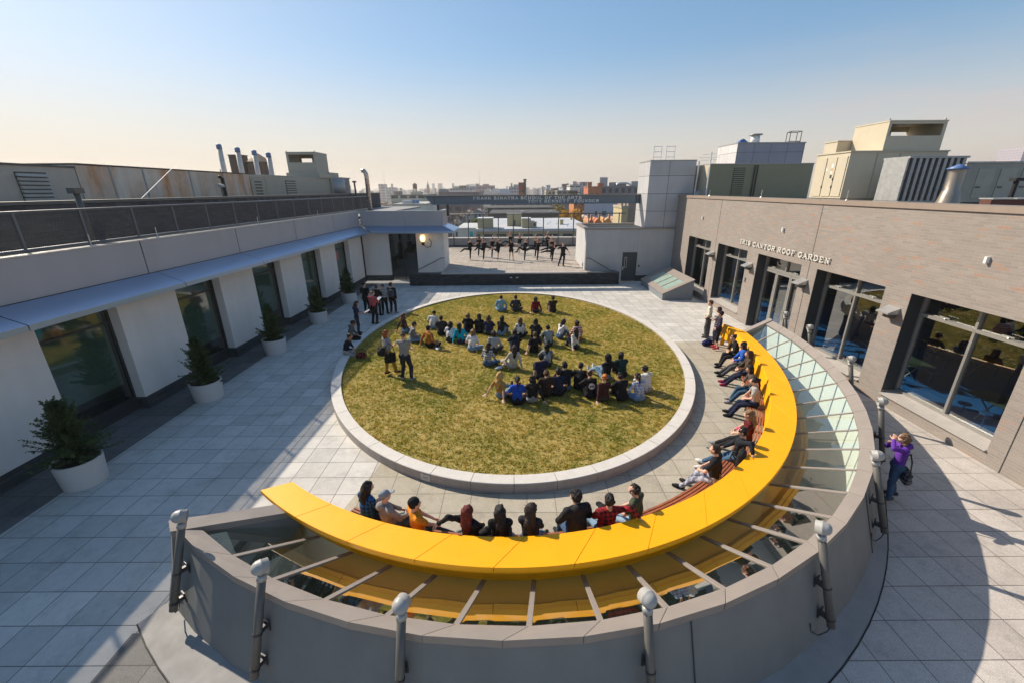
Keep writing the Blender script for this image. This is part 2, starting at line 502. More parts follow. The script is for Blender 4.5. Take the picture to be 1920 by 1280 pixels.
# inner wall down into the gallery
mb = MB()
for i in range(NP):
    a, b = (off(ell_n(CAPI_C, CAPI_A, CAPI_B, t_in[k], .03), 1.2) for k in (i, i + 1))
    mb.quad((a[0], a[1], -3.2), a, b, (b[0], b[1], -3.2))
for i in range(NP):
    a, b = (off(ell_n(YO_C, YO_A, YO_B, t_b[k], -.28), .385) for k in (i, i + 1))
    mb.quad(a, (a[0], a[1], -3.2), (b[0], b[1], -3.2), b)
for k in (0, NP):
    a = off(ell_n(CAPI_C, CAPI_A, CAPI_B, t_in[k], .03), 1.2); b = off(ell_n(YO_C, YO_A, YO_B, t_b[k], -.28), .385)
    mb.quad(a, b, (b[0], b[1], -3.2), (a[0], a[1], -3.2))
mb.build('gallery_wall', MAT['room_wall'], ring)
gf = sheet('gallery_floor', [ell_n(RING_C, RING_A, RING_B, t, .3) for t in t_out] + [ell_n(YO_C, YO_A, YO_B, t, -.6) for t in reversed(t_b)], [], -3.19, MAT['gal_floor'])
tag(gf, 'grey gallery floor seen through the curved skylight', 'floor')
# cap: slopes down to the glass, faceted, one metal sheet per pane
for i in range(NP):
    mb = MB()
    g = .004
    def lerp(p, q, u): return tuple(p[k] + (q[k] - p[k]) * u for k in range(3))
    oa, ob = (off(ell_n(RING_C, RING_A, RING_B, t_out[k], .01), 1.43) for k in (i, i + 1))
    ia, ib = (off(ell(CAPI_C, CAPI_A, CAPI_B, t_in[k]), 1.29) for k in (i, i + 1))
    u = .006
    oa, ob = lerp(oa, ob, u), lerp(oa, ob, 1 - u)
    ia, ib = lerp(ia, ib, u), lerp(ia, ib, 1 - u)
    d = lambda p, z: (p[0], p[1], p[2] - z)
    mb.hexa([d(oa, .13), d(ob, .13), d(ib, .05), d(ia, .05), oa, ob, ib, ia])
    mb.build('cap', MAT['cap'], ring)
# end caps
def end_cap(po, zo, pi_, zi, w=.34, side=1):
    mb = MB()
    a = Vector(off(po, zo)); b = Vector(off(pi_, zi))
    d = (b - a); d.z = 0; d.normalize(); n = Vector((-d.y, d.x, 0)) * side
    up = Vector((0, 0, .03))
    p = [a - n * .02, b - n * .02, b + n * w, a + n * w]
    if side < 0: p = [p[1], p[0], p[3], p[2]]
    mb.hexa([q - up * 3 for q in p] + [q + up for q in p])
    mb.build('end_cap', MAT['cap'], ring)
    mb = MB()
    foot_a = a - d * .27 + n * (-.0); foot_b = b
    p = [Vector((foot_a.x, foot_a.y, 0)), Vector((foot_b.x, foot_b.y, 0)), b + n * .02 - up * 3, a + n * .02 - up * 3]
    mb.poly(p)
    q = [x + n * (w - .04) for x in p]
    mb.poly(list(reversed(q)))
    mb.poly([p[0], p[3], q[3], q[0]]); mb.poly([p[1], q[1], q[2], p[2]])
    mb.build('end_wall', MAT['wall_grey'], ring)
end_cap((-5.63, 5.5), 1.44, (-4.30, 6.66), .80, .30, -1)
end_cap((10.60, 16.62), 1.44, (9.60, 16.82), .80, .26, 1)
# glass and its bars
for i in range(NP):
    a, b = (off(ell(CAPI_C, CAPI_A, CAPI_B, t_in[k]), 1.25) for k in (i, i + 1))
    c, e = (off(ell_n(YO_C, YO_A, YO_B, t_b[k], -.24), .41) for k in (i + 1, i))
    MB().poly([a, b, c, e]).build('glass_pane', MAT['glass' if 2 <= i <= 12 else 'glass_weak_refl'], ring)  # one glazing in two tints: reflections deepened in front, weakened elsewhere by colour
for i in range(1, NP):
    a = off(ell(CAPI_C, CAPI_A, CAPI_B, t_in[i]), 1.262); e = off(ell_n(YO_C, YO_A, YO_B, t_b[i], -.22), .423)
    MB().bar(a, e, .075, .022).build('glazing_bar', MAT['cap'], ring)
# grey membrane flashing at the foot of the kerb
mb = MB()
tt = arc_even(RING_C, RING_A, RING_B, -121.3, -20, 40)
for i in range(40):
    u0, u1 = i / 40, (i + 1) / 40
    w0 = .34 + .75 * max(0, 1 - abs(u0 - .22) / .5); w1 = .34 + .75 * max(0, 1 - abs(u1 - .22) / .5)
    w0 = min(w0, .9 if u0 > .02 else .75); w1 = min(w1, .9)
    a, b = (off(ell_n(RING_C, RING_A, RING_B, t, .26), .10) for t in (tt[i], tt[i + 1]))
    c = off(ell_n(RING_C, RING_A, RING_B, tt[i + 1], .26 + w1 * .72), .02); e = off(ell_n(RING_C, RING_A, RING_B, tt[i], .26 + w0 * .72), .02)
    c0 = (c[0], c[1], .0); e0 = (e[0], e[1], .0)
    mb.quad(b, a, e, c); mb.quad(c, e, e0, c0)
mb.build('flashing', MAT['membrane'], ring)
mb = MB()
pts = []
for i in range(41):
    u0 = i / 40
    w0 = .34 + .75 * max(0, 1 - abs(u0 - .22) / .5); w0 = min(w0, .9 if u0 > .02 else .75)
    pts.append(off(ell_n(RING_C, RING_A, RING_B, tt[i], .26 + w0 * .72 + .008), .014))
mb.tube(pts, .012, 6)
mb.build('flashing_edge', MAT['black'], ring)

# ---- floodlight posts on the kerb
def lamp_post(th, label, aim):
    e_ = .0 if th < -45 else .16
    th = radians(th)
    b = Vector(ell_n(RING_C, RING_A, RING_B, th, .43 + e_ * .4) + (.38,)); tp = Vector(ell_n(RING_C, RING_A, RING_B, th, .0 + e_) + (1.74,))
    r = thing('floodlight_post', label, 'lamp post', b, 0, 'floodlight posts bolted round the skylight kerb')
    ax = (tp - b); n = Vector((ax.x, ax.y, 0)).normalized(); side = Vector((-n.y, n.x, 0))
    MB().tube([(0, 0, 0), ax], .056, 14).build('pole', MAT['grey_metal'], r, True)
    mb = MB(); mb.tube([ax - ax.normalized() * .06, ax + ax.normalized() * .02], .064, 14); mb.build('collar', MAT['galv'], r, True)
    for h in (.12, .62):
        p = ax * (h / ax.length) if h else Vector((0, 0, 0))
        q = p + n * (.15)
        mb = MB(); mb.bar(p, q, .05, .07); mb.bar(q - n * .012 - Vector((0, 0, .09)), q - n * .012 + Vector((0, 0, .09)), .10, .02, up=n)
        mb.tube([p - ax.normalized() * .012, p + ax.normalized() * .012], .064, 14)
        mb.build('bracket', MAT['dark_metal'], r)
    # loop of cable under the pole
    pts = [Vector((0, 0, 0)) + side * .0, Vector((0, 0, -.10)) + side * .04 + n * .02, Vector((0, 0, -.17)) + side * .14 + n * .08, Vector((0, 0, -.10)) + side * .23 + n * .15, Vector((0, 0, .04)) + side * .25 + n * .17]
    MB().tube(pts, .010, 6).build('cable', MAT['dark_metal'], r, True)
    # head: yoke, bowl, hood and lens
    hp = ax + Vector((0, 0, .14))
    d = Vector((cos(radians(aim)), sin(radians(aim)), -.22)).normalized()
    mb = MB(); mb.tube([ax, ax + Vector((0, 0, .05)), ax + Vector((0, 0, .05)) - d * .03, hp - d * .05 - Vector((0, 0, .10))], .016, 8); mb.build('yoke', MAT['galv'], r, True)
    prof = [(.001, -.13), (.05, -.122), (.09, -.092), (.114, -.05), (.122, 0.0), (.126, .005), (.126, .02), (.118, .024), (.120, .12), (.112, .125), (.108, .03), (.001, .03)]
    prof = [(a_ * .80, b_ * .80) for a_, b_ in prof]
    m = MB().lathe(prof, n=22).build('lamp_head', LAMPGREY, r, True)
    m.location = hp; m.rotation_mode = 'QUATERNION'; m.rotation_quaternion = d.to_track_quat('Z', 'Y')
    l = MB().lathe([(.083, .0), (.05, .008), (.001, .01)], n=20).build('lens', MAT['dframe'], m, True)
    l.location = (0, 0, .035)
    return r
LAMPGREY = plain('lamp_grey', (.34, .335, .32), .5, .0, var=.05)
LP = [(-118.4, 'grey floodlight post at the cut left corner of the skylight kerb', 25), (-108.1, 'grey floodlight post second from the left corner of the kerb', 40), (-97.1, 'grey floodlight post on the front of the kerb, left of the middle', 75),
      (-81.0, 'grey floodlight post on the front of the kerb, right of the middle', 112), (-64.7, 'grey floodlight post where the kerb turns, nearest below the girl in purple', 140), (-50.5, 'grey floodlight post standing right in front of the girl in purple', 155),
      (-37.4, 'grey floodlight post just behind the girl in purple', 160), (-24.6, 'grey floodlight post in front of the pier between the two large windows', 165), (-11.3, 'grey floodlight post before the window next to the glass doors', 170), (-4.0, 'grey floodlight post before the glass doors, farthest of the row', 172)]
for th, lb, aim in LP: lamp_post(th, lb, aim)

# ---- yellow bench
bench = thing('curved_bench', 'long curved bench with bright yellow shelf back and brown slatted seat', 'bench', (0, 6, 0))
def offb(p, z): return (p[0], p[1] - 6, z)
NS = 17
ti = arc_even(YI_C, YI_A, YI_B, -117.8, -4.2, NS * 6)
to = arc_even(YO_C, YO_A, YO_B, -121.0, -7.0, NS * 6)
prof_o = [(.0, .952), (.006, .945), (.006, .875), (-.03, .868), (-.03, .80), (-.16, .765)]
for k in range(NS):
    mb = MB()
    for j in range(6):
        i = k * 6 + j
        a0, a1 = ti[i], ti[i + 1]; b0, b1 = to[i], to[i + 1]
        if j == 0:
            a0 += .0006; b0 += .0006
        if j == 5:
            a1 -= .0006; b1 -= .0006
        rows = []
        for (ta, tb_) in ((a0, b0), (a1, b1)):
            row = [offb(ell_n(YI_C, YI_A, YI_B, ta, -.05), .40), offb(ell_n(YI_C, YI_A, YI_B, ta, .008), .946), offb(ell_n(YI_C, YI_A, YI_B, ta, .014), .955)]
            row += [offb(ell_n(YO_C, YO_A, YO_B, tb_, o_), z) for o_, z in prof_o]
            row += [offb(ell_n(YI_C, YI_A, YI_B, ta, .06), .70), offb(ell_n(YI_C, YI_A, YI_B, ta, .02), .40)]
            rows.append(row)
        n = len(rows[0])
        for q in range(n):
            q2 = (q + 1) % n
            mb.quad(rows[0][q], rows[0][q2], rows[1][q2], rows[1][q])
        if j == 0: mb.poly(list(reversed(rows[0])))
        if j == 5: mb.poly(rows[1])
    mb.build('shelf_panel', MAT['yellow'], bench)
mb = MB()
for i in range(NS * 6):
    a, b = (offb(ell_n(YO_C, YO_A, YO_B, to[k], -.255), .385) for k in (i, i + 1))
    mb.quad(a, b, (b[0], b[1], .80), (a[0], a[1], .80))
mb.build('back_closure', MAT['yellow'], bench)
for th in np.linspace(-117, -4.6, 34):
    t = radians(th)
    mb = MB()
    p = [offb(ell_n(YI_C, YI_A, YI_B, t, o_), z) for o_, z in ((-.02, .0), (.14, .0), (.22, .76), (.03, .76))]
    w = Vector((-sin(t), cos(t), 0)) * .02
    mb.hexa([Vector(p[0]) - w, Vector(p[1]) - w, Vector(p[1]) + w, Vector(p[0]) + w, Vector(p[3]) - w, Vector(p[2]) - w, Vector(p[2]) + w, Vector(p[3]) + w])
    mb.build('support', MAT['yellow'], bench)
ts = arc_even(YI_C, YI_A, YI_B, -110.8, -17, 100)
for k in range(7):
    o0 = -.075 - k * .066
    mb = MB()
    for i in range(100):
        q = []
        for (t, o_) in ((ts[i], o0), (ts[i], o0 - .043), (ts[i + 1], o0 - .043), (ts[i + 1], o0)):
            q.append(ell_n(YI_C, YI_A, YI_B, t, o_))
        mb.hexa([offb(x, .405) for x in q] + [offb(x, .45 + .004 * k) for x in q])
    mb.build('seat_slat', MAT['wood'], bench)
for th in np.linspace(-110, -17.5, 26):
    t = radians(th)
    mb = MB()
    a = offb(ell_n(YI_C, YI_A, YI_B, t, -.04), .38); b = offb(ell_n(YI_C, YI_A, YI_B, t, -.50), .38)
    mb.bar(a, b, .05, .045)
    c = offb(ell_n(YI_C, YI_A, YI_B, t, -.40), .36); e = offb(ell_n(YI_C, YI_A, YI_B, t, -.36), .0)
    mb.bar(c, e, .05, .04)
    mb.build('seat_bracket', MAT['dark_metal'], bench)

# ---- lawn and its granite rim
NR = 44
rim = thing('lawn_curb', 'low pale granite curb ringing the oval lawn', 'curb', (0, 17.4, 0))
for k in range(NR):
    mb = MB()
    a0, a1 = 2 * pi * k / NR + .0008, 2 * pi * (k + 1) / NR - .0008
    for j in range(5):
        t0 = a0 + (a1 - a0) * j / 5; t1 = a0 + (a1 - a0) * (j + 1) / 5
        O0, O1 = ell(LAWN_C, LAWN_A, LAWN_B, t0), ell(LAWN_C, LAWN_A, LAWN_B, t1)
        I0, I1 = ell_n(LAWN_C, LAWN_A, LAWN_B, t0, -.33), ell_n(LAWN_C, LAWN_A, LAWN_B, t1, -.33)
        s = lambda p, z: (p[0], p[1] - 17.4, z)
        S0, S1 = ell_n(LAWN_C, LAWN_A, LAWN_B, t0, -.012), ell_n(LAWN_C, LAWN_A, LAWN_B, t1, -.012)
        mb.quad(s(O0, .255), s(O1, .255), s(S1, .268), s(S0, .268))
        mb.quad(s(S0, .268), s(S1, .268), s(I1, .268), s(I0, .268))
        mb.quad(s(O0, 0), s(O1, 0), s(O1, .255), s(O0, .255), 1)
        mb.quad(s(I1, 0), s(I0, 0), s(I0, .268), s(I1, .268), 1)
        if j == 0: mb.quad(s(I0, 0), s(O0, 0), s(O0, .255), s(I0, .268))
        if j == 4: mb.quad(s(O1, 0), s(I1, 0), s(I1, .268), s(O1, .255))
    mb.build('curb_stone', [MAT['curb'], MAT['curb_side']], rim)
mb = MB()
t = atan2((8.28 - 17.37) / 9.49, -2.1 / 6.99)
p = Vector(ell_n(LAWN_C, LAWN_A, LAWN_B, t, .006) + (.13,)) - Vector((0, 17.4, 0)); e = Vector((-sin(t) * LAWN_A, cos(t) * LAWN_B, 0)).normalized()
mb.bar(p - e * .13, p + e * .13, .012, .17, up=(0, 0, 1))
stl = mb.build('step_light', MAT['pot'], rim)
mb = MB(); n_ = Vector((e.y, -e.x, 0))
mb.bar(p - e * .07 + n_ * .010, p + e * .07 + n_ * .010, .006, .03); mb.build('lens', MAT['curb_side'], stl)

lawn_pts = [ell_n(LAWN_C, LAWN_A, LAWN_B, 2 * pi * k / 180, -.32) for k in range(180)]
def grass_mat(name, blade):
    t = NT(name)
    co = t.coord()
    a = t.noise(co, 8.5, 6, .75)
    b = t.noise(co, .6, 4, .5)
    c = t.noise(co, 24, 3, .6)
    m = t.math('ADD', t.math('MULTIPLY', a, .55), t.math('ADD', t.math('MULTIPLY', b, .25), t.math('MULTIPLY', c, .35)))
    if blade:
        col = t.ramp(m, [(.43, (.085, .14, .011)), (.515, (.21, .24, .024)), (.59, (.44, .355, .065)), (.67, (.66, .47, .15))])
    else:
        col = t.ramp(m, [(.43, (.13, .14, .025)), (.55, (.26, .205, .055)), (.66, (.40, .29, .10))])
    t.set(col, .8, 0, .15)
    if blade:
        tb = t.n('BsdfTranslucent'); t.L.new(col, tb.inputs[0]); mx = t.n('MixShader'); mx.inputs[0].default_value = .45
        t.L.new(t.p.outputs[0], mx.inputs[1]); t.L.new(tb.outputs[0], mx.inputs[2]); t.L.new(mx.outputs[0], t.out.inputs[0])
    return t.m
GRASS = grass_mat('dry_grass_blades', True)
SOIL = grass_mat('lawn_thatch', False)
base = sheet('lawn', lawn_pts, [], .195, SOIL, 'structure')
tag(base, 'round lawn of patchy green and straw coloured grass', 'lawn')
rng = np.random.default_rng(4)
nb = 330000
u = rng.random(nb) ** .5; th = rng.random(nb) * 2 * pi
gx = LAWN_C[0] + u * (LAWN_A - .34) * np.cos(th); gy = LAWN_C[1] + u * (LAWN_B - .34) * np.sin(th)
def vnoise(x, y, f, seed):
    """smoothly interpolated random lattice, -1..1"""
    T = np.random.default_rng(seed).random((256, 256)) * 2 - 1
    fx, fy = x * f + 91.3, y * f + 47.7
    ix, iy = np.floor(fx).astype(int), np.floor(fy).astype(int)
    ux, uy = fx - ix, fy - iy
    ux, uy = ux * ux * (3 - 2 * ux), uy * uy * (3 - 2 * uy)
    g = lambda a, b: T[a % 256, b % 256]
    return (g(ix, iy) * (1 - ux) + g(ix + 1, iy) * ux) * (1 - uy) + (g(ix, iy + 1) * (1 - ux) + g(ix + 1, iy + 1) * ux) * uy
cl = (vnoise(gx, gy, 9, 3) + vnoise(gx, gy, 19, 5)) * .55
keep = rng.random(nb) < np.clip(.62 + cl * .9, .12, 1)
gx, gy, cl = gx[keep], gy[keep], cl[keep]; nb = len(gx)
hgt = (.022 + .03 * rng.random(nb)) * np.clip(1 + cl * .8, .5, 1.7); wd = .008 + .010 * rng.random(nb); an = rng.random(nb) * 2 * pi; le = rng.random(nb) * 2 * pi
V = np.zeros((nb, 3, 3), np.float32)
V[:, 0, 0] = gx - np.cos(an) * wd; V[:, 0, 1] = gy - np.sin(an) * wd; V[:, 0, 2] = .193
V[:, 1, 0] = gx + np.cos(an) * wd; V[:, 1, 1] = gy + np.sin(an) * wd; V[:, 1, 2] = .193
V[:, 2, 0] = gx + np.cos(le) * hgt * .8; V[:, 2, 1] = gy + np.sin(le) * hgt * .8; V[:, 2, 2] = .195 + hgt
g = np_mesh('grass', V.reshape(-1, 3), np.arange(nb * 3).reshape(-1, 3), GRASS, None, False)
tag(g, 'short patchy grass blades growing over the oval lawn', 'grass', kind='stuff')

# ================================================================== side building on the left
SB = thing('side_building', 'long white stucco side building with a blue grey canopy and dark tinted windows', 'building', (-11.8, 8, 0), -atan2(.8, 24))
SEND = 23.75
WIN = [(-10.9, -8.7), (-6.65, -4.45), (-2.4, -.2), (1.86, 4.06), (6.27, 8.47), (10.6, 12.8), (14.9, 17.05), (19.1, 21.25)]
WD = .34
mb = MB(); pl = MB()
edges = [-12.5] + [e for w in WIN for e in w] + [SEND]
for i in range(0, len(edges), 2):
    a, b = edges[i], edges[i + 1]
    mb.box(-WD - .1, 0, a, b, .40, 3.9)
    MB().box(-WD - .1, .025, a, b, 0, .40).build('plinth', MAT['plinth'], SB)
for a, b in WIN:
    mb.box(-WD - .1, -.02, a, b, 3.46, 3.9)
mb.build('wall', MAT['stucco'], SB)
REFL_PANEL = plain('green_reflection_paint', (.20, .26, .23), .8)  # added panel behind each pane; its green paints the window reflection
for a, b in WIN:
    f = MB()
    f.box(-WD - .06, -WD + .04, a + .002, b - .002, .385, .44); f.box(-WD - .06, -WD + .04, a + .002, b - .002, 3.39, 3.455)
    f.box(-WD - .06, -WD + .04, a + .002, a + .06, .44, 3.39); f.box(-WD - .06, -WD + .04, b - .06, b - .002, .44, 3.39)
    f.box(-WD - .055, -WD + .035, a + .06, b - .06, 2.86, 2.91)
    w = f.build('window', MAT['dframe'], SB)
    MB().quad((-WD, a + .06, .44), (-WD, b - .06, .44), (-WD, b - .06, 3.39), (-WD, a + .06, 3.39)).build('glass', MAT['lglass'], w)
    MB().box(-WD - .05, -WD + .03, a + .002, b - .002, 0, .38).build('sill_panel', MAT['dframe'], w)
    bl = MB(); bl.box(-WD - .16, -WD - .13, a + .08, b - .08, .9, 3.35); bl.build('reflection_panel', REFL_PANEL, w)
MB().box(-6.5, -WD - .9, -12.5, SEND, .0, 3.8).build('interior', MAT['interior_dark'], SB)
# canopy: sloping metal sheets, mitred at the far corner, then run along the pavilion
CX0, CX1, CZ0, CZ1, CF = .03, .92, 4.05, 3.72, .14
joints = [-12.4, -8.3, -3.6, 1.08, 5.73, 10.1, 14.8, 19.7]
for i, a in enumerate(joints):
    b = joints[i + 1] - .03 if i + 1 < len(joints) else None
    mb = MB()
    if b is None: bi, bo = SEND - .02, SEND - .92
    else: bi = bo = b
    P = [(CX0, a, CZ0 - .22), (CX1, a, CZ1 - CF), (CX1, bo, CZ1 - CF), (CX0, bi, CZ0 - .22), (CX0, a, CZ0), (CX1, a, CZ1), (CX1, bo, CZ1), (CX0, bi, CZ0)]
    mb.hexa(P); mb.build('canopy_sheet', MAT['canopy'], SB)
pj_ = [-12.4, -8.5, -3.9, .8, 5.5, 10.1, 14.8, 19.5, SEND]
for a, b in zip(pj_[:-1], pj_[1:]):
    MB().box(-.22, -.02, a + .022, b - .022, 4.06, 5.06).build('parapet_panel', MAT['parapet'], SB)
MB().box(-.30, -.0, -12.4, SEND - .02, 5.066, 5.10).build('coping', MAT['light_metal'], SB)
MB().box(-.21, -.04, -12.4, SEND, 3.91, 5.055).build('parapet_core', MAT['black'], SB)
MB().box(-7, -.25, -12.4, SEND + 20, 4.55, 4.70).build('roof', MAT['membrane'], SB)
dp = MB(); dp.box(.0, .09, SEND - .20, SEND - .11, .4, 3.6); dp.build('downpipe', MAT['dframe'], SB)
s_ = MB(); s_.box(-WD + .012, -WD + .02, 19.55, 20.15, 2.2, 2.75); s_.build('notice', plain('pink_notice', (.45, .16, .15), .6), SB)

# railing on that roof
RAILG = plain('rail_grey', (.14, .14, .145), .5, .1)
RL = thing('roof_railing', 'long grey roof railing with mesh infill above the white side building', 'railing', (-12.42, 8, 4.7), -atan2(.8, 24))
mb = MB(); mb.tube([(0, -11, 1.36), (0, 27.4, 1.36)], .028, 8); mb.build('top_rail', RAILG, RL, True)
mb = MB(); mb.tube([(0, -11, .42), (0, 27.4, .42)], .05, 8); mb.build('bottom_rail', RAILG, RL, True)
s = -10.4
while s < 27.5:
    mb = MB(); mb.box(-.025, .025, s - .03, s + .03, -.0, 1.35); mb.box(-.02, .30, s - .03, s + .03, .30, .36)
    mb.build('post', RAILG, RL); s += 1.66
mb = MB()
z = .5
while z < 1.32:
    mb.box(-.003, .003, -11, 27.4, z, z + .016); z += .036
s = -11
while s < 27.4:
    mb.box(.003, .007, s, s + .010, .45, 1.34); s += .05
mb.build('mesh_infill', MAT['dark_metal'], RL)

# ================================================================== pavilion at the far left
PV = thing('corner_pavilion', 'low white pavilion wing with dark glazed door and lit wall lamp', 'building', (-11.0, 31.94, 0))
def pv(x): return x + 11.0
DX0, DX1 = pv(-9.12), pv(-7.07)
PE = pv(-5.03)
mb = MB(); pl = MB()
mb.box(-.3, DX0, 0, .3, .42, 3.9); mb.box(DX1, PE, 0, .3, .0, 3.9); mb.box(DX0, DX1, .02, .3, 3.5, 3.9)
mb.box(PE - .3, PE, .3, 2.4, .0, 3.9)
mb.build('wall', MAT['stucco'], PV)
pl.box(-.3, DX0, -.02, .3, 0, .42); pl.build('plinth', MAT['plinth'], PV)
f = MB(); f.box(DX0, DX0 + .07, .16, .24, 0, 3.5); f.box(DX1 - .07, DX1, .16, .24, 0, 3.5); f.box(DX0 + .07, DX1 - .07, .16, .24, 2.95, 3.01); f.box(DX0 + .07, DX1 - .07, .16, .24, 3.44, 3.5)
f.box((DX0 + DX1) / 2 - .03, (DX0 + DX1) / 2 + .03, .17, .23, .0, 2.95)
d = f.build('glazed_door', MAT['dframe'], PV)
MB().quad((DX0, .2, 0), (DX1, .2, 0), (DX1, .2, 3.5), (DX0, .2, 3.5)).build('glass', MAT['lglass'], d)
MB().box(-.3, PE - .35, .32, 2.4, 0, 3.9).build('interior', MAT['interior_dark'], PV)
for (a, b) in ((-.6, pv(-7.75) - .006), (pv(-7.75) + .006, PE + .03)):
    MB().box(a + (.62 if a < 0 else 0), b, -.04, .16, 4.06, 5.06).build('parapet_panel', MAT['parapet'], PV)
MB().box(PE - .17, PE + .03, .17, 2.4, 4.06, 5.06).build('parapet_panel', MAT['parapet'], PV)
MB().box(.0, PE + .05, -.06, .24, 5.066, 5.10).build('coping', MAT['light_metal'], PV)
MB().box(PE - .23, PE + .05, .25, 2.42, 5.066, 5.10).build('coping', MAT['light_metal'], PV)
MB().box(-.3, PE - .18, .25, 2.4, 4.55, 4.7).build('roof', MAT['membrane'], PV)
y0, y1 = -.05, -.92
for a0, a1, b in ((.12, 1.0, pv(-7.75) - .006), (pv(-7.75) + .006, pv(-7.75) + .006, None)):
    mb = MB(); bi, bo = (PE + .03, PE + .9) if b is None else (b, b)
    P = [(a1, y1, CZ1 - CF), (bo, y1, CZ1 - CF), (bi, y0, CZ0 - .22), (a0, y0, CZ0 - .22), (a1, y1, CZ1), (bo, y1, CZ1), (bi, y0, CZ0), (a0, y0, CZ0)]
    mb.hexa(P); mb.build('canopy_sheet', MAT['canopy'], PV)
mb = MB(); P = [(PE + .035, y0, CZ0 - .22), (PE + .9, y1, CZ1 - CF), (PE + .9, 2.4, CZ1 - CF), (PE + .035, 2.4, CZ0 - .22), (PE + .035, y0, CZ0), (PE + .9, y1, CZ1), (PE + .9, 2.4, CZ1), (PE + .035, 2.4, CZ0)]
mb.hexa(P); mb.build('canopy_sheet', MAT['canopy'], PV)
# lit jam-jar wall lamp
LX = pv(-6.5)
EM = NT('lamp_glow'); EM.p.inputs['Emission Color'].default_value = (1, .93, .78, 1); EM.p.inputs['Emission Strength'].default_value = 10; EM.set((.9, .9, .85), .3)
EM2 = NT('lamp_shade_glow'); EM2.p.inputs['Emission Color'].default_value = (1, .62, .25, 1); EM2.p.inputs['Emission Strength'].default_value = 1.2; EM2.set((.8, .7, .5), .3)
mb = MB(); mb.lathe([(.001, -.24), (.13, -.24), (.20, -.10), (.20, .12), (.13, .25), (.001, .26)], (LX, -.36, 3.18), 12)
lm = mb.build('wall_lamp', EM2.m, PV)
MB().lathe([(.001, -.13), (.09, -.11), (.12, 0), (.09, .12), (.001, .14)], (LX + .0, -.50, 3.18), 10).build('bulb', EM.m, lm, True)
mb = MB(); mb.lathe([(.001, -.52), (.10, -.50), (.13, -.34), (.12, -.30), (.001, -.3)], (LX, -.36, 3.18), 10); mb.tube([(LX, -.36, 2.75), (LX + .25, -.2, 2.5), (LX + .5, -.06, 2.55), (LX + .55, .0, 2.9), (LX + .4, .0, 3.1)], .025, 6); mb.build('lamp_arm', MAT['black'], lm, True)
def handrail(name, label, pts, parent=None):
    r = thing(name, label, 'handrail', pts[0])
    p0 = Vector(pts[0]); q = [Vector(p) - p0 for p in pts]
    MB().tube(q, .025, 8).build('rail', MAT['dark_metal'], r, True)
    for k in (1, len(q) - 2):
        mb = MB(); mb.bar(q[k], q[k] + Vector((0, .24, 0)), .02, .02); mb.build('rail_bracket', MAT['dark_metal'], r)
handrail('handrail', 'sloping grey handrail on the pavilion wall beside the lit lamp', [(-5.0, 31.72, 1.74), (-5.25, 31.72, 1.72), (-6.9, 31.72, .92), (-7.15, 31.72, .92)])

# ================================================================== stage
ST = thing('raised_stage', 'raised paved stage terrace with a charcoal brick front wall', 'stage', (0.2, 30.06, 0))
MB().box(-7.55, 7.5, 0, .35, 0, .80).build('front_wall', MAT['stage_brick'], ST)
mb = MB(); mb.box(-5.25, 5.2, -.03, .45, .805, .895); mb.build('stone_edge', MAT['curb_side'], ST)
mb = MB(); mb.box(-7.55, -5.26, -.015, .37, .805, .89); mb.box(5.21, 7.5, -.015, .37, .805, .87); mb.build('dark_coping', MAT['plinth'], ST)
stf = sheet('stage_paving', [(-5.05, 30.5), (5.4, 30.5), (5.4, 36), (9, 36), (9, 45.3), (-7.5, 45.3), (-7.5, 34.3), (-5.05, 34.3)], [], .872, paver_mat('stage_pavers', (.37, .315, .265), (.46, .40, .335), (.17, .145, .12), .62, .62))
tag(stf, 'pinkish tan pavers of the raised stage', 'paving')
MB().box(-5.25, 5.2, .46, 15.2, .5, .86).build('stage_slab', MAT['curb_side'], ST)
for sgn, x0 in ((-1, -5.05), (1, 5.4)):
    for k in range(4):
        a = x0 + sgn * k * .32 + (.02 if sgn > 0 else -.02); b = a + sgn * .31
        m = MB(); m.box(min(a, b) - .2, max(a, b) - .2, .46, 1.8 - .72 + .0, 0, .82 - k * .205); m.build('step', MAT['curb_side'], ST)
for x in (.57, 1.0): 
    MB().box(x - .9 - .0, x - .74, -.02, .0, .52, .58).build('step_light', MAT['white'], ST)

# parapet behind the stage and the tall wire fence
BP = thing('stage_parapet', 'low concrete parapet with pale coping along the back of the stage', 'parapet', (0, 45.2, .87))
MB().box(-8.5, 9.2, 0, .4, .12, .80).build('wall', MAT['curb_side'], BP)
MB().box(-8.5, 9.2, -.06, .46, .805, .90).build('coping', MAT['curb'], BP)
MB().box(-8.5, 9.2, .05, .4, -.4, .115).build('gutter', MAT['black'], BP)
FN = thing('stage_fence', 'tall open fence of slim dark posts and one top rail behind the dancers', 'fence', (0, 45.0, .87))
mb = MB(); mb.tube([(-8.2, 0, 3.27), (11.7, 0, 3.27)], .05, 8); mb.build('top_rail', MAT['grey_metal'], FN, True)
x = -7.55
while x < 11.8:
    mb = MB(); mb.box(x - .05, x + .05, -.04, .04, 0, 3.24); mb.box(x - .09, x + .09, -.07, .07, 0, .03)
    mb.build('post', MAT['grey_metal'], FN); x += 1.55
mb = MB()
for z in np.arange(.5, 3.2, .3): mb.box(-8.2, 11.7, -.003, .003, z, z + .005)
mb.build('wire', MAT['grey_metal'], FN)

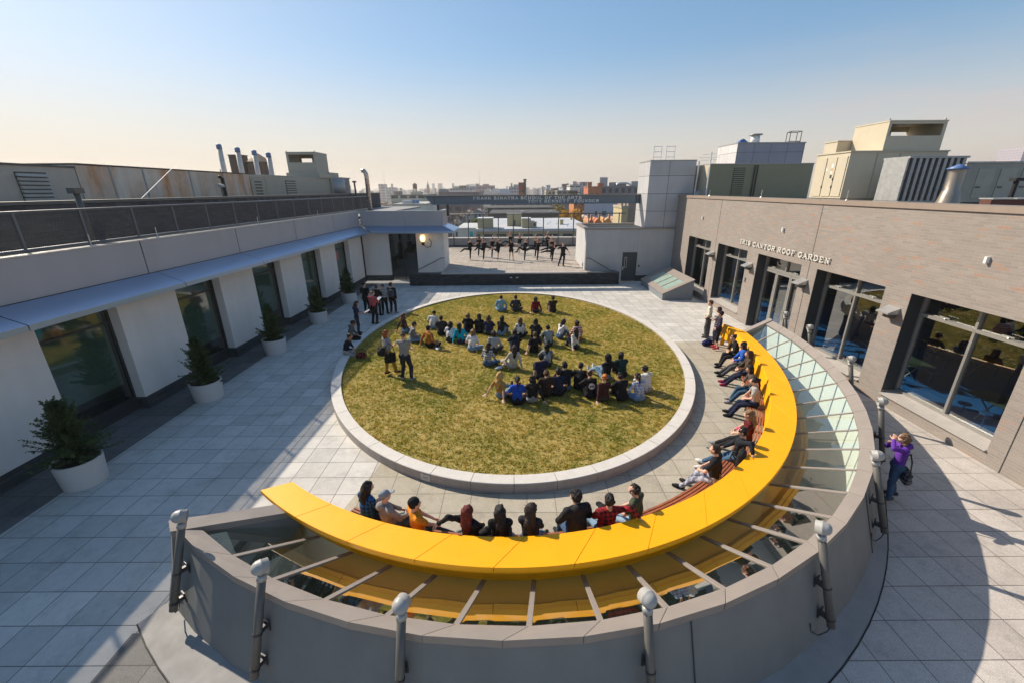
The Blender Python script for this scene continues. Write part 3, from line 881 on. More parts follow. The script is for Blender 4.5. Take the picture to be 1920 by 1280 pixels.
# ================================================================== white stair box and tower on the right
BX = thing('stair_block', 'white rendered stair block right of the stage with a dark steel door', 'building', (5.36, 31.2, 0))
bx = lambda x: x - 5.36
mb = MB()
mb.box(0, bx(8.13), 0, .25, 0, 3.74); mb.box(bx(9.2), bx(12.4), 0, .25, .42, 3.74); mb.box(bx(8.13), bx(9.2), .02, .25, 2.12, 3.74)
mb.box(0, .25, .26, 4.6, 0, 3.74); mb.box(.26, bx(12.4), 4.35, 4.6, 0, 3.74)
mb.build('wall', MAT['stucco_grey'], BX)
MB().box(bx(9.2), bx(12.4), -.02, .25, 0, .41).build('plinth', MAT['stage_brick'], BX)
mb = MB(); mb.box(-.05, bx(12.4), -.05, .28, 3.745, 3.86); mb.box(-.05, .28, .285, 4.65, 3.745, 3.86); mb.box(.285, bx(12.4), 4.3, 4.65, 3.745, 3.86); mb.build('coping', MAT['cap'], BX)
MB().box(.26, bx(12.4), .26, 4.34, 3.45, 3.55).build('roof', plain('gravel', (.30, .28, .25), .95, var=.3, scale=30), BX)
m = MB(); m.box(bx(8.15), bx(9.18), .03, .09, .0, 2.10); dr = m.build('steel_door', plain('slate_door', (.05, .062, .068), .5), BX)
m = MB(); m.box(bx(8.30), bx(8.48), .02, .028, .98, 1.78); v = m.build('vision_panel', MAT['galv'], dr)
MB().box(bx(8.345), bx(8.435), .012, .019, 1.04, 1.72).build('glass', MAT['dframe'], v)
MB().box(bx(8.19), bx(8.25), -.02, .028, .85, 1.08).build('handle', MAT['light_metal'], dr)
m = MB(); m.box(bx(8.13), bx(8.15), -.01, .1, 0, 2.12); m.box(bx(9.18), bx(9.2), -.01, .1, 0, 2.12); m.box(bx(8.15), bx(9.18), -.01, .1, 2.10, 2.12); m.build('door_frame', MAT['dframe'], BX)
MB().box(bx(9.33), bx(9.43), -.05, -.001, 1.05, 1.2).build('wall_box', MAT['dframe'], BX)
MB().box(bx(9.25), bx(9.45), -.04, -.001, .58, .7).build('wall_box', MAT['curb_side'], BX)
m = MB(); m.tube([(.05, -.05, 3.7), (.05, -.05, .1)], .035, 8); m.build('downpipe', MAT['stucco'], BX, True)
handrail('handrail', 'sloping grey handrail on the white stair block left of the steel door', [(5.42, 30.96, 1.76), (5.70, 30.96, 1.74), (7.30, 30.96, .84), (7.62, 30.96, .84)])
TW = thing('panel_tower', 'square grey metal panel tower rising from the white stair block', 'tower', (9.55, 31.28, 3.86))
MB().box(0, 3.15, 0, 2.6, 0, 4.40).build('wall', panel_mat('tower_panel', (.46, .455, .46), 2.0, 1.17, .014, z0=-.05, x0=-.65), TW)
MB().box(-.03, 3.18, -.03, 2.63, 4.405, 4.47).build('coping', MAT['galv'], TW)
LD = thing('roof_ladder', 'white ladder rails sticking up from the panel tower top', 'ladder', (10.3, 33.2, 8.33))
for x in (0, .55, .9, 1.5):
    MB().tube([(x, 0, 0), (x, 0, 1.05)], .025, 6).build('upright', MAT['white'], LD)
mb = MB()
for z in (.3, .65, 1.0): mb.tube([(0, 0, z), (.55, 0, z)], .02, 6); mb.tube([(.9, 0, z), (1.5, 0, z)], .02, 6)
mb.build('rung', MAT['white'], LD)

# ================================================================== lettered beam
BMAT = plain('blue_grey_steel', (.15, .185, .22), .45, .3, var=.08)
BE = thing('lettered_beam', 'long blue grey steel beam over the stage lettered FRANK SINATRA SCHOOL OF THE ARTS', 'beam', (0, 33.0, 5.51))
mb = MB(); mb.hexa([(-5.95, 0, 0), (10.0, 0, 0), (10.0, .06, 0), (-5.95, .06, 0), (-6.4, 0, .56), (10.0, 0, .56), (10.0, .06, .56), (-6.4, .06, .56)]); mb.build('web', BMAT, BE)
MB().box(-6.52, 10.02, -.16, .22, .565, .61).build('top_flange', MAT['cap'], BE)
MB().box(-5.9, 10.02, -.16, .22, -.045, -.004).build('bottom_flange', BMAT, BE)
for x in (-5.75, 1.9, 9.3):
    m = MB(); m.box(x - .02, x + .02, -.13, -.004, .0, .56); m.build('stiffener', BMAT, BE)
for x in (-5.45, -4.75):
    m = MB(); m.box(x - .09, x + .09, -.07, .09, -.85, -.05); m.build('post', MAT['dark_metal'], BE)
# ---- slab serif letters from strokes, unit box 1 x 1
T_, R_, S_ = .20, .12, .10
def glyph(ch):
    st = []   # polylines with width
    def l(*p, w=T_): st.append((p, w))
    def ser(x, y, n=.16): st.append((((x - n, y), (x + n, y)), S_))
    def arc(cx, cy, rx, ry, a0, a1, w=T_, n=14):
        st.append((tuple((cx + rx * cos(radians(a0 + (a1 - a0) * k / n)), cy + ry * sin(radians(a0 + (a1 - a0) * k / n))) for k in range(n + 1)), w))
    b, t = .05, .95
    if ch == 'A': l((.12, b), (.5, t), w=R_); l((.5, t), (.88, b)); l((.28, .34), (.72, .34), w=R_); ser(.12, b); ser(.88, b)
    elif ch == 'B': l((.2, b), (.2, t)); l((.2, t), (.55, t), w=R_); l((.2, .52), (.6, .52), w=R_); l((.2, b), (.6, b), w=R_); arc(.55, .735, .26, .215, 90, -90); arc(.58, .285, .30, .235, 90, -90); ser(.14, b, .12); ser(.14, t, .12)
    elif ch == 'C': arc(.52, .5, .40, .45, 50, 310); l((.80, .62), (.80, t), w=R_)
    elif ch == 'D': l((.2, b), (.2, t)); l((.2, t), (.5, t), w=R_); l((.2, b), (.5, b), w=R_); arc(.48, .5, .40, .45, 90, -90); ser(.14, b, .12); ser(.14, t, .12)
    elif ch == 'E': l((.24, b), (.24, t)); l((.1, t), (.86, t), w=R_); l((.1, b), (.88, b), w=R_); l((.24, .5), (.62, .5), w=R_); l((.84, t), (.84, .70), w=R_); l((.86, b), (.86, .30), w=R_)
    elif ch == 'F': l((.28, b), (.28, t)); l((.12, t), (.88, t), w=R_); l((.28, .5), (.66, .5), w=R_); l((.86, t), (.86, .68), w=R_); ser(.28, b)
    elif ch == 'G': arc(.52, .5, .40, .45, 50, 330); l((.80, .62), (.80, t), w=R_); l((.82, .12), (.82, .42)); l((.62, .44), (.96, .44), w=S_)
    elif ch == 'H': l((.2, b), (.2, t)); l((.8, b), (.8, t)); l((.2, .5), (.8, .5), w=R_); [ser(x, y, .17) for x in (.2, .8) for y in (b, t)]
    elif ch == 'I': l((.5, b), (.5, t)); ser(.5, b, .24); ser(.5, t, .24)
    elif ch == 'K': l((.2, b), (.2, t)); l((.24, .42), (.8, t), w=R_); l((.42, .58), (.84, b)); [ser(x, y, .16) for x in (.2, .82) for y in (b, t)]
    elif ch == 'L': l((.28, b), (.28, t)); l((.1, b), (.9, b), w=R_); l((.88, b), (.88, .36), w=R_); ser(.28, t, .2)
    elif ch == 'N': l((.2, b), (.2, t), w=R_); l((.2, t), (.8, b)); l((.8, b), (.8, t), w=R_); ser(.16, t, .14); ser(.2, b); ser(.8, t)
    elif ch == 'O': arc(.5, .5, .40, .45, 0, 360, n=24)
    elif ch == 'P': l((.24, b), (.24, t)); l((.2, t), (.6, t), w=R_); l((.24, .45), (.6, .45), w=R_); arc(.58, .70, .28, .25, 90, -90); ser(.24, b); ser(.16, t, .1)
    elif ch == 'R': l((.2, b), (.2, t)); l((.16, t), (.55, t), w=R_); l((.2, .48), (.55, .48), w=R_); arc(.54, .715, .27, .235, 90, -90); l((.5, .48), (.82, b)); ser(.2, b); ser(.84, b, .13); ser(.14, t, .1)
    elif ch == 'S': arc(.5, .72, .32, .23, 40, 270); arc(.5, .28, .34, .23, 90, -140); l((.76, .66), (.76, t), w=R_); l((.2, b), (.2, .36), w=R_)
    elif ch == 'T': l((.5, b), (.5, t)); l((.08, t), (.92, t), w=R_); l((.1, t), (.1, .68), w=R_); l((.9, t), (.9, .68), w=R_); ser(.5, b, .2)
    elif ch == 'U': l((.2, t), (.2, .35)); arc(.5, .35, .30, .30, 180, 360); l((.8, .35), (.8, t), w=R_); ser(.2, t); ser(.8, t, .14)
    elif ch == 'Y': l((.12, t), (.5, .48)); l((.88, t), (.5, .48), w=R_); l((.5, .48), (.5, b)); ser(.12, t); ser(.88, t, .14); ser(.5, b, .2)
    elif ch == ',': l((.3, .1), (.2, -.15), w=.16)
    return st
def letter_mesh(ch, w, h, d):
    """flat on local x (along) / z (up), thickness along -y"""
    mb = MB()
    for k, (pts, wd) in enumerate(glyph(ch)):
        P = [Vector((p[0] * w, p[1] * h)) for p in pts]
        rings = []
        for i, p in enumerate(P):
            a = P[max(i - 1, 0)]; b = P[min(i + 1, len(P) - 1)]
            t = (b - a).normalized(); n = Vector((-t.y, t.x)) * wd * h * .5
            rings.append((p + n, p - n))
        dd = d + .0006 * k
        for i in range(len(P) - 1):
            (a, b), (c, e) = rings[i], rings[i + 1]
            mb.hexa([(b.x, 0, b.y), (e.x, 0, e.y), (e.x, -dd, e.y), (b.x, -dd, b.y), (a.x, 0, a.y), (c.x, 0, c.y), (c.x, -dd, c.y), (a.x, -dd, a.y)])
    return mb
def lettering(text, x0, x1, h, place, mat, parent, d=.03, space=.55, gap=.16):
    adv = []
    for c in text: adv.append(space if c == ' ' else (.62 if c == 'I' else (.45 if c == ',' else 1.0)) + gap)
    s = (x1 - x0) / sum(adv); x = x0
    for c, a in zip(text, adv):
        if c != ' ':
            w = (a - gap) * s
            o = letter_mesh(c, w / (.62 if c == 'I' else 1) if c == 'I' else w, h, d).build('letter', mat, parent)
            o.matrix_local = place(x - (w * .3 if c == 'I' else 0))
        x += a * s
LET = plain('pale_letters', (.88, .88, .86), .5)
lettering('FRANK SINATRA SCHOOL OF THE ARTS', -2.84, 5.26, .20, lambda x: Matrix.Translation((x, -.004, .30)), LET, BE)
lettering('TONY BENNETT, FOUNDER', 1.22, 6.55, .19, lambda x: Matrix.Translation((x, -.004, .06)), LET, BE)

# ================================================================== brick building on the right
BB = thing('brick_building', 'long tan grey brick building with dark framed windows and IRIS CANTOR ROOF GARDEN lettering', 'building', (11.73, 0, 0))
WR = [(4.75, 7.95, .43), (8.9, 12.1, .43), (13.01, 16.16, .43), (17.07, 20.24, 0), (21.21, 24.35, .43), (25.28, 28.5, .43)]
RV = .47
mb = MB()
y = -4.0
for a, b, z in WR:
    mb.box(0, RV + .12, y, a, 0, 5.9)
    if z: mb.box(0, RV + .12, a, b, 0, z - .09)
    mb.box(0, RV + .12, a, b, 3.56, 5.9)
    y = b
mb.box(0, RV + .12, y, 31.15, 0, 5.9)
mb.build('wall', MAT['brick'], BB)
MB().box(-.05, RV + .2, -4, 31.16, 5.905, 6.06).build('coping', plain('tan_coping', (.30, .235, .19), .55, .2, var=.06), BB)
MB().box(RV + .125, 22, -4, 31.1, 5.45, 5.6).build('roof', plain('roof_gravel', (.28, .26, .24), .95, var=.25, scale=20), BB)
for yy in (16.62, 24.68, 8.5): MB().box(-.004, .001, yy - .012, yy + .012, .0, 5.9).build('movement_joint', MAT['dframe'], BB)
for a, b, z in WR:
    if z: 
        m = MB(); m.hexa([(-.06, a - .0, z - .085), (RV - .06, a, z - .085), (RV - .06, b, z - .085), (-.06, b, z - .085), (-.06, a, z - .06), (RV - .06, a, z + .02), (RV - .06, b, z + .02), (-.06, b, z - .06)]); m.build('sill', MAT['sill'], BB)
    m = MB(); m.box(RV - .06, RV + .06, a, a + .06, z + .02, 3.555); m.box(RV - .06, RV + .06, b - .06, b, z + .02, 3.555)
    m.box(RV - .06, RV + .06, a + .06, b - .06, 3.49, 3.555); m.box(RV - .07, RV + .06, a + .06, b - .06, 2.90, 2.99)
    if z: m.box(RV - .06, RV + .06, a + .06, b - .06, z + .02, z + .09)
    MB().box(.015, RV - .07, b - .012, b - .002, z + .03, 3.55).build('jamb_panel', MAT['dframe'], BB)
    c = (a + b) / 2; m.box(RV - .055, RV + .055, c - .035, c + .035, (z + .09) if z else 2.99, 2.9 if z else 3.49)
    if z: m.box(RV - .055, RV + .055, c - .035, c + .035, 2.99, 3.49)
    w = m.build('window' if z else 'entrance', MAT['frame'], BB)
    m = MB()
    m.quad((RV + .02, a, z), (RV + .02, a, 3.5), (RV + .02, b, 3.5), (RV + .02, b, z)); m.build('glass', MAT['wglass'], w)
    for q in (.25, .75):
        yy = a + (b - a) * q
        m = MB(); m.bar((RV - .10, yy - .14, 3.06), (RV - .10, yy + .14, 3.06), .02, .03); m.bar((RV - .10, yy, 3.03), (RV - .04, yy, 3.0), .03, .03); m.build('latch', MAT['light_metal'], w)
    if not z:
        n = 3; wd = (b - a - .12) / n
        for k in range(n):
            p0 = a + .06 + k * wd; p1 = p0 + wd
            m = MB(); g = .09
            m.box(RV - .08, RV + .0, p0 + .01, p0 + g, .0, 2.89); m.box(RV - .08, RV, p1 - g, p1 - .01, .0, 2.89); m.box(RV - .08, RV, p0 + g, p1 - g, 2.79, 2.89); m.box(RV - .08, RV, p0 + g, p1 - g, 0, .2)
            dd = m.build('door_leaf', MAT['frame'], w)
            if k < 2:
                yy = p1 - .05 if k == 0 else p0 + .05
                m = MB(); m.tube([(RV - .08, yy, .95), (RV - .14, yy, .95), (RV - .14, yy, 1.35), (RV - .08, yy, 1.35)], .015, 6); m.build('handle', MAT['light_metal'], dd)
for yy in (24.83, 20.77, 16.72, 12.5, 8.4):
    m = MB(); m.hexa([(-.36, yy - .22, 2.86), (-.0, yy - .22, 2.86), (-.0, yy + .22, 2.86), (-.36, yy + .22, 2.86), (-.36, yy - .22, 2.90), (0, yy - .22, 3.06), (0, yy + .22, 3.06), (-.36, yy + .22, 2.90)])
    wl = m.build('wall_light', MAT['light_metal'], BB); m = MB(); m.box(-.2, -.002, yy - .12, yy + .12, 2.72, 2.855); m.build('lamp_housing', MAT['grey_metal'], wl)
for yy in (26.79, 18.69, 10.42):
    MB().box(-.09, -.001, yy - .03, yy + .03, 4.72, 4.88).build('sensor', MAT['white'], BB)
MB().box(-.06, -.001, 20.95, 21.1, 2.1, 2.28).build('call_box', MAT['light_metal'], BB)
rot = Matrix.Rotation(-pi / 2, 4, 'Z')
def place_b(s):
    return Matrix.Translation((-.03, 21.98 - s, 3.84)) @ rot
lettering('IRIS CANTOR ROOF GARDEN', 0, 6.48, .205, place_b, plain('white_letters', (.66, .63, .57), .5), BB, .03)
# room behind the windows
RM = thing('cafeteria_room', 'dark canteen room with a bright blue floor behind the brick wall windows', 'room', (12.4, 0, 0))
MB().box(.0, 8, -4, 31, -.1, .02).build('floor', MAT['blue'], RM)
m = MB(); m.quad((8, -4, 0), (8, 31, 0), (8, 31, 3.7), (8, -4, 3.7)); m.quad((0, -4, 3.65), (8, -4, 3.65), (8, 31, 3.65), (0, 31, 3.65)); m.quad((0, 30.9, 0), (8, 30.9, 0), (8, 30.9, 3.7), (0, 30.9, 3.7)); m.quad((0, -3.9, 0), (8, -3.9, 0), (8, -3.9, 3.7), (0, -3.9, 3.7)); m.build('wall', MAT['room'], RM)
TBL = plain('table_top', (.07, .10, .08), .35); CHR = plain('blue_seat', (.03, .10, .30), .4)
def canteen_table(x, y, rz, label):
    r = thing('canteen_table', label, 'table', (x, y, .02), rz, 'folding canteen tables inside the brick building')
    m = MB(); m.box(-.4, .4, -1.2, 1.2, .70, .74); m.build('table_top', TBL, r)
    for s in (-1, 1):
        m = MB(); m.tube([(-.3, s * .8, 0), (.3, s * .8, .69)], .02, 6); m.tube([(.3, s * .8 + .05, 0), (-.3, s * .8 + .05, .69)], .02, 6); m.build('leg', MAT['light_metal'], r)
    for sx in (-1, 1):
        for k in range(4):
            m = MB(); m.lathe([(.001, .44), (.15, .44), (.16, .46), (.14, .48), (.001, .48)], (sx * .62, -.9 + k * .6, 0), 12); m.tube([(sx * .62, -.9 + k * .6, 0), (sx * .62, -.9 + k * .6, .44)], .02, 6); m.build('stool', CHR, r)
CT = [(13.9, 6.0, .1, 'dark canteen table behind the window nearest the camera'), (14.0, 10.2, 0, 'dark canteen table behind the large window next to the purple hoodie girl'), (16.6, 9.2, .1, 'dark canteen table deeper inside behind that large window'), (14.1, 14.4, -.1, 'dark canteen table behind the window beside the glass doors'), (16.8, 14.8, 0, 'dark canteen table at the back behind the window beside the glass doors'), (14.2, 22.8, 0, 'dark canteen table behind the window beyond the glass doors'), (14.2, 26.8, 0, 'dark canteen table behind the farthest window of the brick wall')]
for c in CT: canteen_table(*c)

# ---- wedge skylight by the brick wall
WS = thing('wedge_skylight', 'grey lean-to skylight box with four sloping green panes beside the brick wall', 'skylight', (9.28, 25.4, 0))
m = MB(); m.hexa([(0, 0, 0), (1.84, 0, 0), (1.84, 4.6, 0), (0, 4.6, 0), (0, 0, .38), (1.84, 0, 1.22), (1.84, 4.6, 1.22), (0, 4.6, .38)]); m.build('box', plain('blue_grey_side', (.19, .21, .23), .7, var=.06), WS)
zz = lambda x: .385 + x * .84 / 1.84
m = MB()
def slab(x0, x1, y0, y1, t=.05):
    m.hexa([(x0, y0, zz(x0)), (x1, y0, zz(x1)), (x1, y1, zz(x1)), (x0, y1, zz(x0)), (x0, y0, zz(x0) + t), (x1, y0, zz(x1) + t), (x1, y1, zz(x1) + t), (x0, y1, zz(x0) + t)])
slab(-.04, .32, -.04, 4.64); slab(1.38, 1.86, -.04, 4.64); slab(.32, 1.38, -.04, .42); slab(.32, 1.38, 4.1, 4.64)
for k in (1, 2, 3): slab(.32, 1.38, .42 + k * .92 - .05, .42 + k * .92 + .05)
m.build('cap', MAT['cap'], WS)
for k in range(4):
    m = MB(); a, b = .42 + k * .92 + (.05 if k else 0), .42 + (k + 1) * .92 - (.05 if k < 3 else 0)
    m.quad((.32, a, zz(.32) + .02), (1.38, a, zz(1.38) + .02), (1.38, b, zz(1.38) + .02), (.32, b, zz(.32) + .02)); m.build('glass_pane', plain('green_pane', (.30, .40, .35), .05, spec=.9), WS)

# ================================================================== roofscape left
def part_box(parent, name, m, *b):
    mb = MB(); mb.box(*b); return mb.build(name, m, parent)
OLIVE = plain('olive_grey_paint', (.38, .35, .285), .55, .1, var=.06)
RUST = streak_mat('rusty_galvanised', (.70, .61, .50), (.58, .23, .06), .95)
GREY_T = plain('taupe_sheet', (.47, .42, .35), .55, .15, var=.07)
CREAM = plain('cream_sheet', (.53, .465, .345), .5, .05, var=.05)
CREAM_D = plain('khaki_sheet', (.38, .345, .265), .55, .05, var=.06)
GREEN_D = plain('moss_grey_sheet', (.24, .235, .16), .6, .05, var=.06)
BLUEC = plain('blue_film', (.09, .16, .34), .4)

SW = thing('screen_wall', 'long dark shingled roof screen wall behind the railing', 'wall', (-15.0, 10, 4.6))
part_box(SW, 'wall', MAT['screen'], -.3, 0, -12, 41, 0, 1.55)
part_box(SW, 'coping', MAT['grey_metal'], -.38, .06, -12, 41.03, 1.555, 1.66)
part_box(SW, 'base_gap', MAT['black'], -.02, .03, -12, 41, 0, .22)

U = thing('air_handler', 'taupe roof air handler with a dark louvre at the far left edge', 'air handler', (-17, 8, 5.2))
part_box(U, 'casing', GREY_T, -3, 0, -2, 9.75, 0, 2.2)
lv = part_box(U, 'louvre', MAT['dframe'], .001, .02, 7.55, 8.6, 1.02, 2.0)
for k in range(7):
    z = 1.04 + k * .135
    mb = MB(); mb.hexa([(.02, 7.56, z), (.12, 7.56, z - .0), (.12, 8.59, z), (.02, 8.59, z), (.02, 7.56, z + .10), (.05, 7.56, z + .10), (.05, 8.59, z + .10), (.02, 8.59, z + .10)]); mb.build('slat', GREY_T, lv)
part_box(U, 'roof_edge', MAT['grey_metal'], -3.05, .05, -2, 9.77, 2.205, 2.27)
U = thing('rusty_duct', 'long galvanised roof duct streaked with orange rust', 'duct', (-17, 17.85, 5.2))
part_box(U, 'casing', RUST, -2.6, -.05, 0, 11.6, 0, 2.33)
for y in (1.5, 3.2, 6.2, 9.0, 10.9): part_box(U, 'seam', MAT['galv'], -2.6, -.02, y - .04, y + .04, 0, 2.345)
part_box(U, 'edge', MAT['dark_metal'], -2.65, .0, 0, 11.62, 2.35, 2.39)
U = thing('vent_box', 'small cream vent box with slotted face beside the rusty duct', 'vent', (-17, 29.5, 5.2))
part_box(U, 'casing', CREAM_D, -2, 0, 0, 1.7, 0, 2.2)
for k in range(6): part_box(U, 'slot', MAT['dframe'], .001, .02, .4, 1.2, .9 + k * .19, .98 + k * .19)
U = thing('air_handler', 'long olive grey roof air handler carrying the hooded intake on the left roof', 'air handler', (-17, 31.25, 5.2))
part_box(U, 'casing', OLIVE, -3, 0, 0, 11, 0, 2.32)
part_box(U, 'edge', MAT['galv'], -3.03, .03, 0, 11.02, 2.325, 2.38)
lv = part_box(U, 'louvre', MAT['dframe'], .001, .02, 2.7, 4.3, 1.0, 2.05)
for k in range(6): part_box(lv, 'slat', OLIVE, .021, .06, 2.72, 4.28, 1.02 + k * .17, 1.12 + k * .17)
def hood(name, label, x0, x1, y0, y1, z0, z1, m, op, base):
    """box hood with an opening through its front face into a dark throat with a see-through slot"""
    U = thing(name, label, 'intake hood', (x0, y0, z0))
    w, d, h = x1 - x0, y1 - y0, z1 - z0
    ox0, ox1, oz0, oz1 = op
    mb = MB()
    mb.box(0, w, 0, .06, 0, oz0); mb.box(0, w, 0, .06, oz1, h); mb.box(0, ox0, 0, .06, oz0, oz1); mb.box(ox1, w, 0, .06, oz0, oz1)
    mb.build('front', m, U)
    sx, ex = (.18, 1.16) if base else (1.72, w - .06)
    zt = oz0 + (oz1 - oz0) * .75
    mb = MB(); mb.box(0, sx, d - .06, d, 0, h); mb.box(ex, w, d - .06, d, 0, h); mb.box(sx, ex, d - .06, d, 0, oz0 - .02); mb.box(sx, ex, d - .06, d, zt, h); mb.build('back', m, U)
    part_box(U, 'side', m, 0, .05, .06, d - .06, 0, h); part_box(U, 'side', m, w - .05, w, .06, d - .06, 0, h)
    part_box(U, 'top', m, -.02, w + .02, -.02, d + .02, h + .001, h + .05)
    part_box(U, 'throat_floor', m, .05, w - .05, .06, d - .06, oz0 - .06, oz0 - .01)
    for p in ((.05, .1), (w - .05, .1)):
        mb = MB(); mb.tube([(p[0] - .05, p[1], h + .05), (p[0], p[1], h + .16), (p[0] + .05, p[1], h + .05)], .02, 6); mb.build('lifting_eye', MAT['galv'], U)
    return U
hood('intake_hood', 'olive grey intake hood with a see-through slot on the left roof', -19.56, -17.02, 40.0, 42.5, 7.62, 9.64, OLIVE, (.2, 2.36, 1.22, 1.85), True)
U = thing('air_handler', 'lower olive casing under the left intake hood', 'air handler', (-19.7, 39.8, 5.2)); part_box(U, 'casing', OLIVE, 0, 2.85, 2.46, 4.5, 0, 2.9); part_box(U, 'skirt', OLIVE, 0, 2.9, 0, 2.45, 2.39, 2.8)
U = thing('fan_drum', 'dull steel fan drum with vertical fins at the end of the left roof', 'fan', (-17.4, 43.0, 6.0))
mb = MB(); mb.lathe([(.001, 0), (1.05, 0), (1.05, 1.6), (.001, 1.6)], (.2, .6, 0), 24); mb.build('drum', MAT['galv'], U, True)
part_box(U, 'box', MAT['dark_metal'], -1.4, .35, 1.7, 4.2, 0, 1.65)
for k in range(8): part_box(U, 'fin', MAT['galv'], .36, .52, 1.75 + k * .32, 1.9 + k * .32, .05, 1.7)
part_box(U, 'top_frame', MAT['galv'], .3, .6, 1.65, 4.3, 1.66, 1.74)
SKIN_ST = plain('pale_flue', (.62, .54, .46), .4, .2)
for k, (x, z, r, lb) in enumerate(((-37.8, 12.25, .31, 'tallest pale flue stack with blue cap, leftmost of the four'), (-35.5, 11.85, .31, 'pale flue stack with blue cap between dark square tower and water tank'), (-33.4, 11.5, .30, 'pale flue stack with blue cap in front of the brown water tank'), (-31.6, 11.2, .30, 'shortest pale flue stack with blue cap, nearest the hood'))):
    U = thing('flue_stack', lb, 'flue', (x, 60, 5.0), 0, 'blue capped flue stacks in a row')
    mb = MB(); mb.tube([(0, 0, 0), (0, 0, z - 5.6)], r, 14); mb.build('pipe', SKIN_ST, U, True)
    mb = MB(); mb.tube([(0, 0, z - 5.6), (0, 0, z - 5.1), (0, 0, z - 5)], [r * 1.03, r * 1.03, r * .8], 14); mb.build('cap', BLUEC, U, True)
    mb = MB(); mb.tube([(-r - .2, 0, 0), (-r - .2, 0, z - 8)], .05, 6); mb.build('conduit', MAT['dark_metal'], U)
BROWN = plain('brown_wood_tank', (.10, .065, .05), .8, var=.2)
U = thing('roof_tower', 'dark brown square bulkhead tower between flue stacks', 'tower', (-55.3, 90, 0)); part_box(U, 'wall', BROWN, 0, 2.3, 0, 2.5, 0, 13.1); part_box(U, 'coping', MAT['dark_metal'], -.1, 2.4, -.1, 2.6, 13.1, 13.25)
U = thing('water_tank', 'brown wooden roof water tank with shallow cone roof', 'water tank', (-50.6, 92, 0))
mb = MB(); mb.lathe([(.001, 5), (2.3, 5), (2.25, 12.0), (.001, 12.0)], n=20); mb.build('barrel', BROWN, U)
mb = MB(); mb.lathe([(2.5, 11.95), (.05, 13.6), (.001, 13.6)], n=20); mb.build('roof', plain('tan_tank_roof', (.28, .19, .12), .8), U)
for a in range(4): mb = MB(); mb.tube([(1.7 * cos(a * pi / 2 + .7), 1.7 * sin(a * pi / 2 + .7), -10), (1.7 * cos(a * pi / 2 + .7), 1.7 * sin(a * pi / 2 + .7), 5)], .12, 6); mb.build('leg', MAT['dark_metal'], U)
U = thing('vent_pipe', 'shiny hooked vent pipe at the end of the left roof', 'vent pipe', (-13.4, 42, 4.7))
mb = MB(); mb.tube([(0, 0, 0), (0, 0, 3.0), (-.05, 0, 3.3), (-.18, 0, 3.5), (-.38, 0, 3.52)], [.20, .20, .20, .19, .19], 12); mb.build('pipe', plain('shiny_pipe', (.55, .45, .36), .25, .7), U, True)
mb = MB(); mb.tube([(-.37, 0, 3.52), (-.40, 0, 3.52)], .16, 10); mb.build('mouth', MAT['black'], U)
U = thing('vent_pipe', 'thin black vent pipe with a small cap beside the hooked pipe', 'vent pipe', (-14.6, 42, 4.7)); mb = MB(); mb.tube([(0, 0, 0), (0, 0, 2.5)], .08, 8); mb.build('pipe', MAT['black'], U); mb = MB(); mb.lathe([(.001, 2.5), (.2, 2.5), (.2, 2.62), (.001, 2.65)], n=10); mb.build('cap', MAT['black'], U)
U = thing('vent_post', 'tall grey flat headed vent post rising behind the railing', 'vent post', (-13.4, 13.8, 4.7))
mb = MB(); mb.tube([(0, 0, 0), (0, 0, 1.78)], [.10, .075], 10); mb.build('post', MAT['grey_metal'], U, True); part_box(U, 'head', MAT['grey_metal'], -.13, .13, -.15, .15, 1.78, 1.94)
U = thing('vent_pipe', 'black pipe standing against the rusty duct', 'vent pipe', (-16.6, 26.0, 5.2)); mb = MB(); mb.tube([(0, 0, 0), (0, 0, 2.0), (0, -.25, 2.1)], .09, 8); mb.build('pipe', MAT['black'], U, True)
U = thing('floodlight', 'small grey floodlight on a stub before the rusty duct', 'floodlight', (-15.2, 23.6, 6.25)); mb = MB(); mb.tube([(0, 0, 0), (0, 0, .55)], .05, 8); mb.build('post', MAT['grey_metal'], U); mb = MB(); mb.hexa([(-.12, -.12, .5), (.12, -.12, .47), (.12, .12, .47), (-.12, .12, .5), (-.12, -.12, .64), (.09, -.12, .6), (.09, .12, .6), (-.12, .12, .64)]); mb.build('lamp_head', MAT['galv'], U)
U = thing('guy_wire', 'pale diagonal guy wire in front of the rusty duct', 'wire', (-15.1, 18.2, 6.25)); mb = MB(); mb.tube([(0, 0, 0), (-1.85, 4.6, 1.35)], .012, 5); mb.build('wire', MAT['white'], U)
for i, (y, lb) in enumerate(((12.0, 'stub lightning rod on the parapet nearest the railing vent post'), (14.25, 'stub lightning rod on the left parapet beside the second panel joint'), (19.8, 'stub lightning rod midway along the left parapet'), (25.6, 'stub lightning rod on the left parapet toward the corner'))):
    U = thing('lightning_rod', lb, 'rod', (-11.85 + (y - 8) * .0333, y, 5.1), 0, 'short lightning rods on the roof edges'); mb = MB(); mb.tube([(0, 0, 0), (0, .0, .32)], .013, 6); mb.build('rod', MAT['light_metal'], U)
    mb = MB(); mb.lathe([(.001, 0), (.05, 0), (.03, .03), (.001, .03)], n=8); mb.build('rod_base', MAT['light_metal'], U)
U = thing('tan_bulkhead', 'tan rendered bulkhead block beyond the end of the left roof', 'bulkhead', (-27.5, 90, -8)); part_box(U, 'wall', plain('tan_render', (.36, .22, .10), .8), 0, 2.5, 0, 3, 0, 10.35); part_box(U, 'coping', MAT['grey_metal'], -.1, 2.6, -.1, 3.1, 10.355, 10.5)

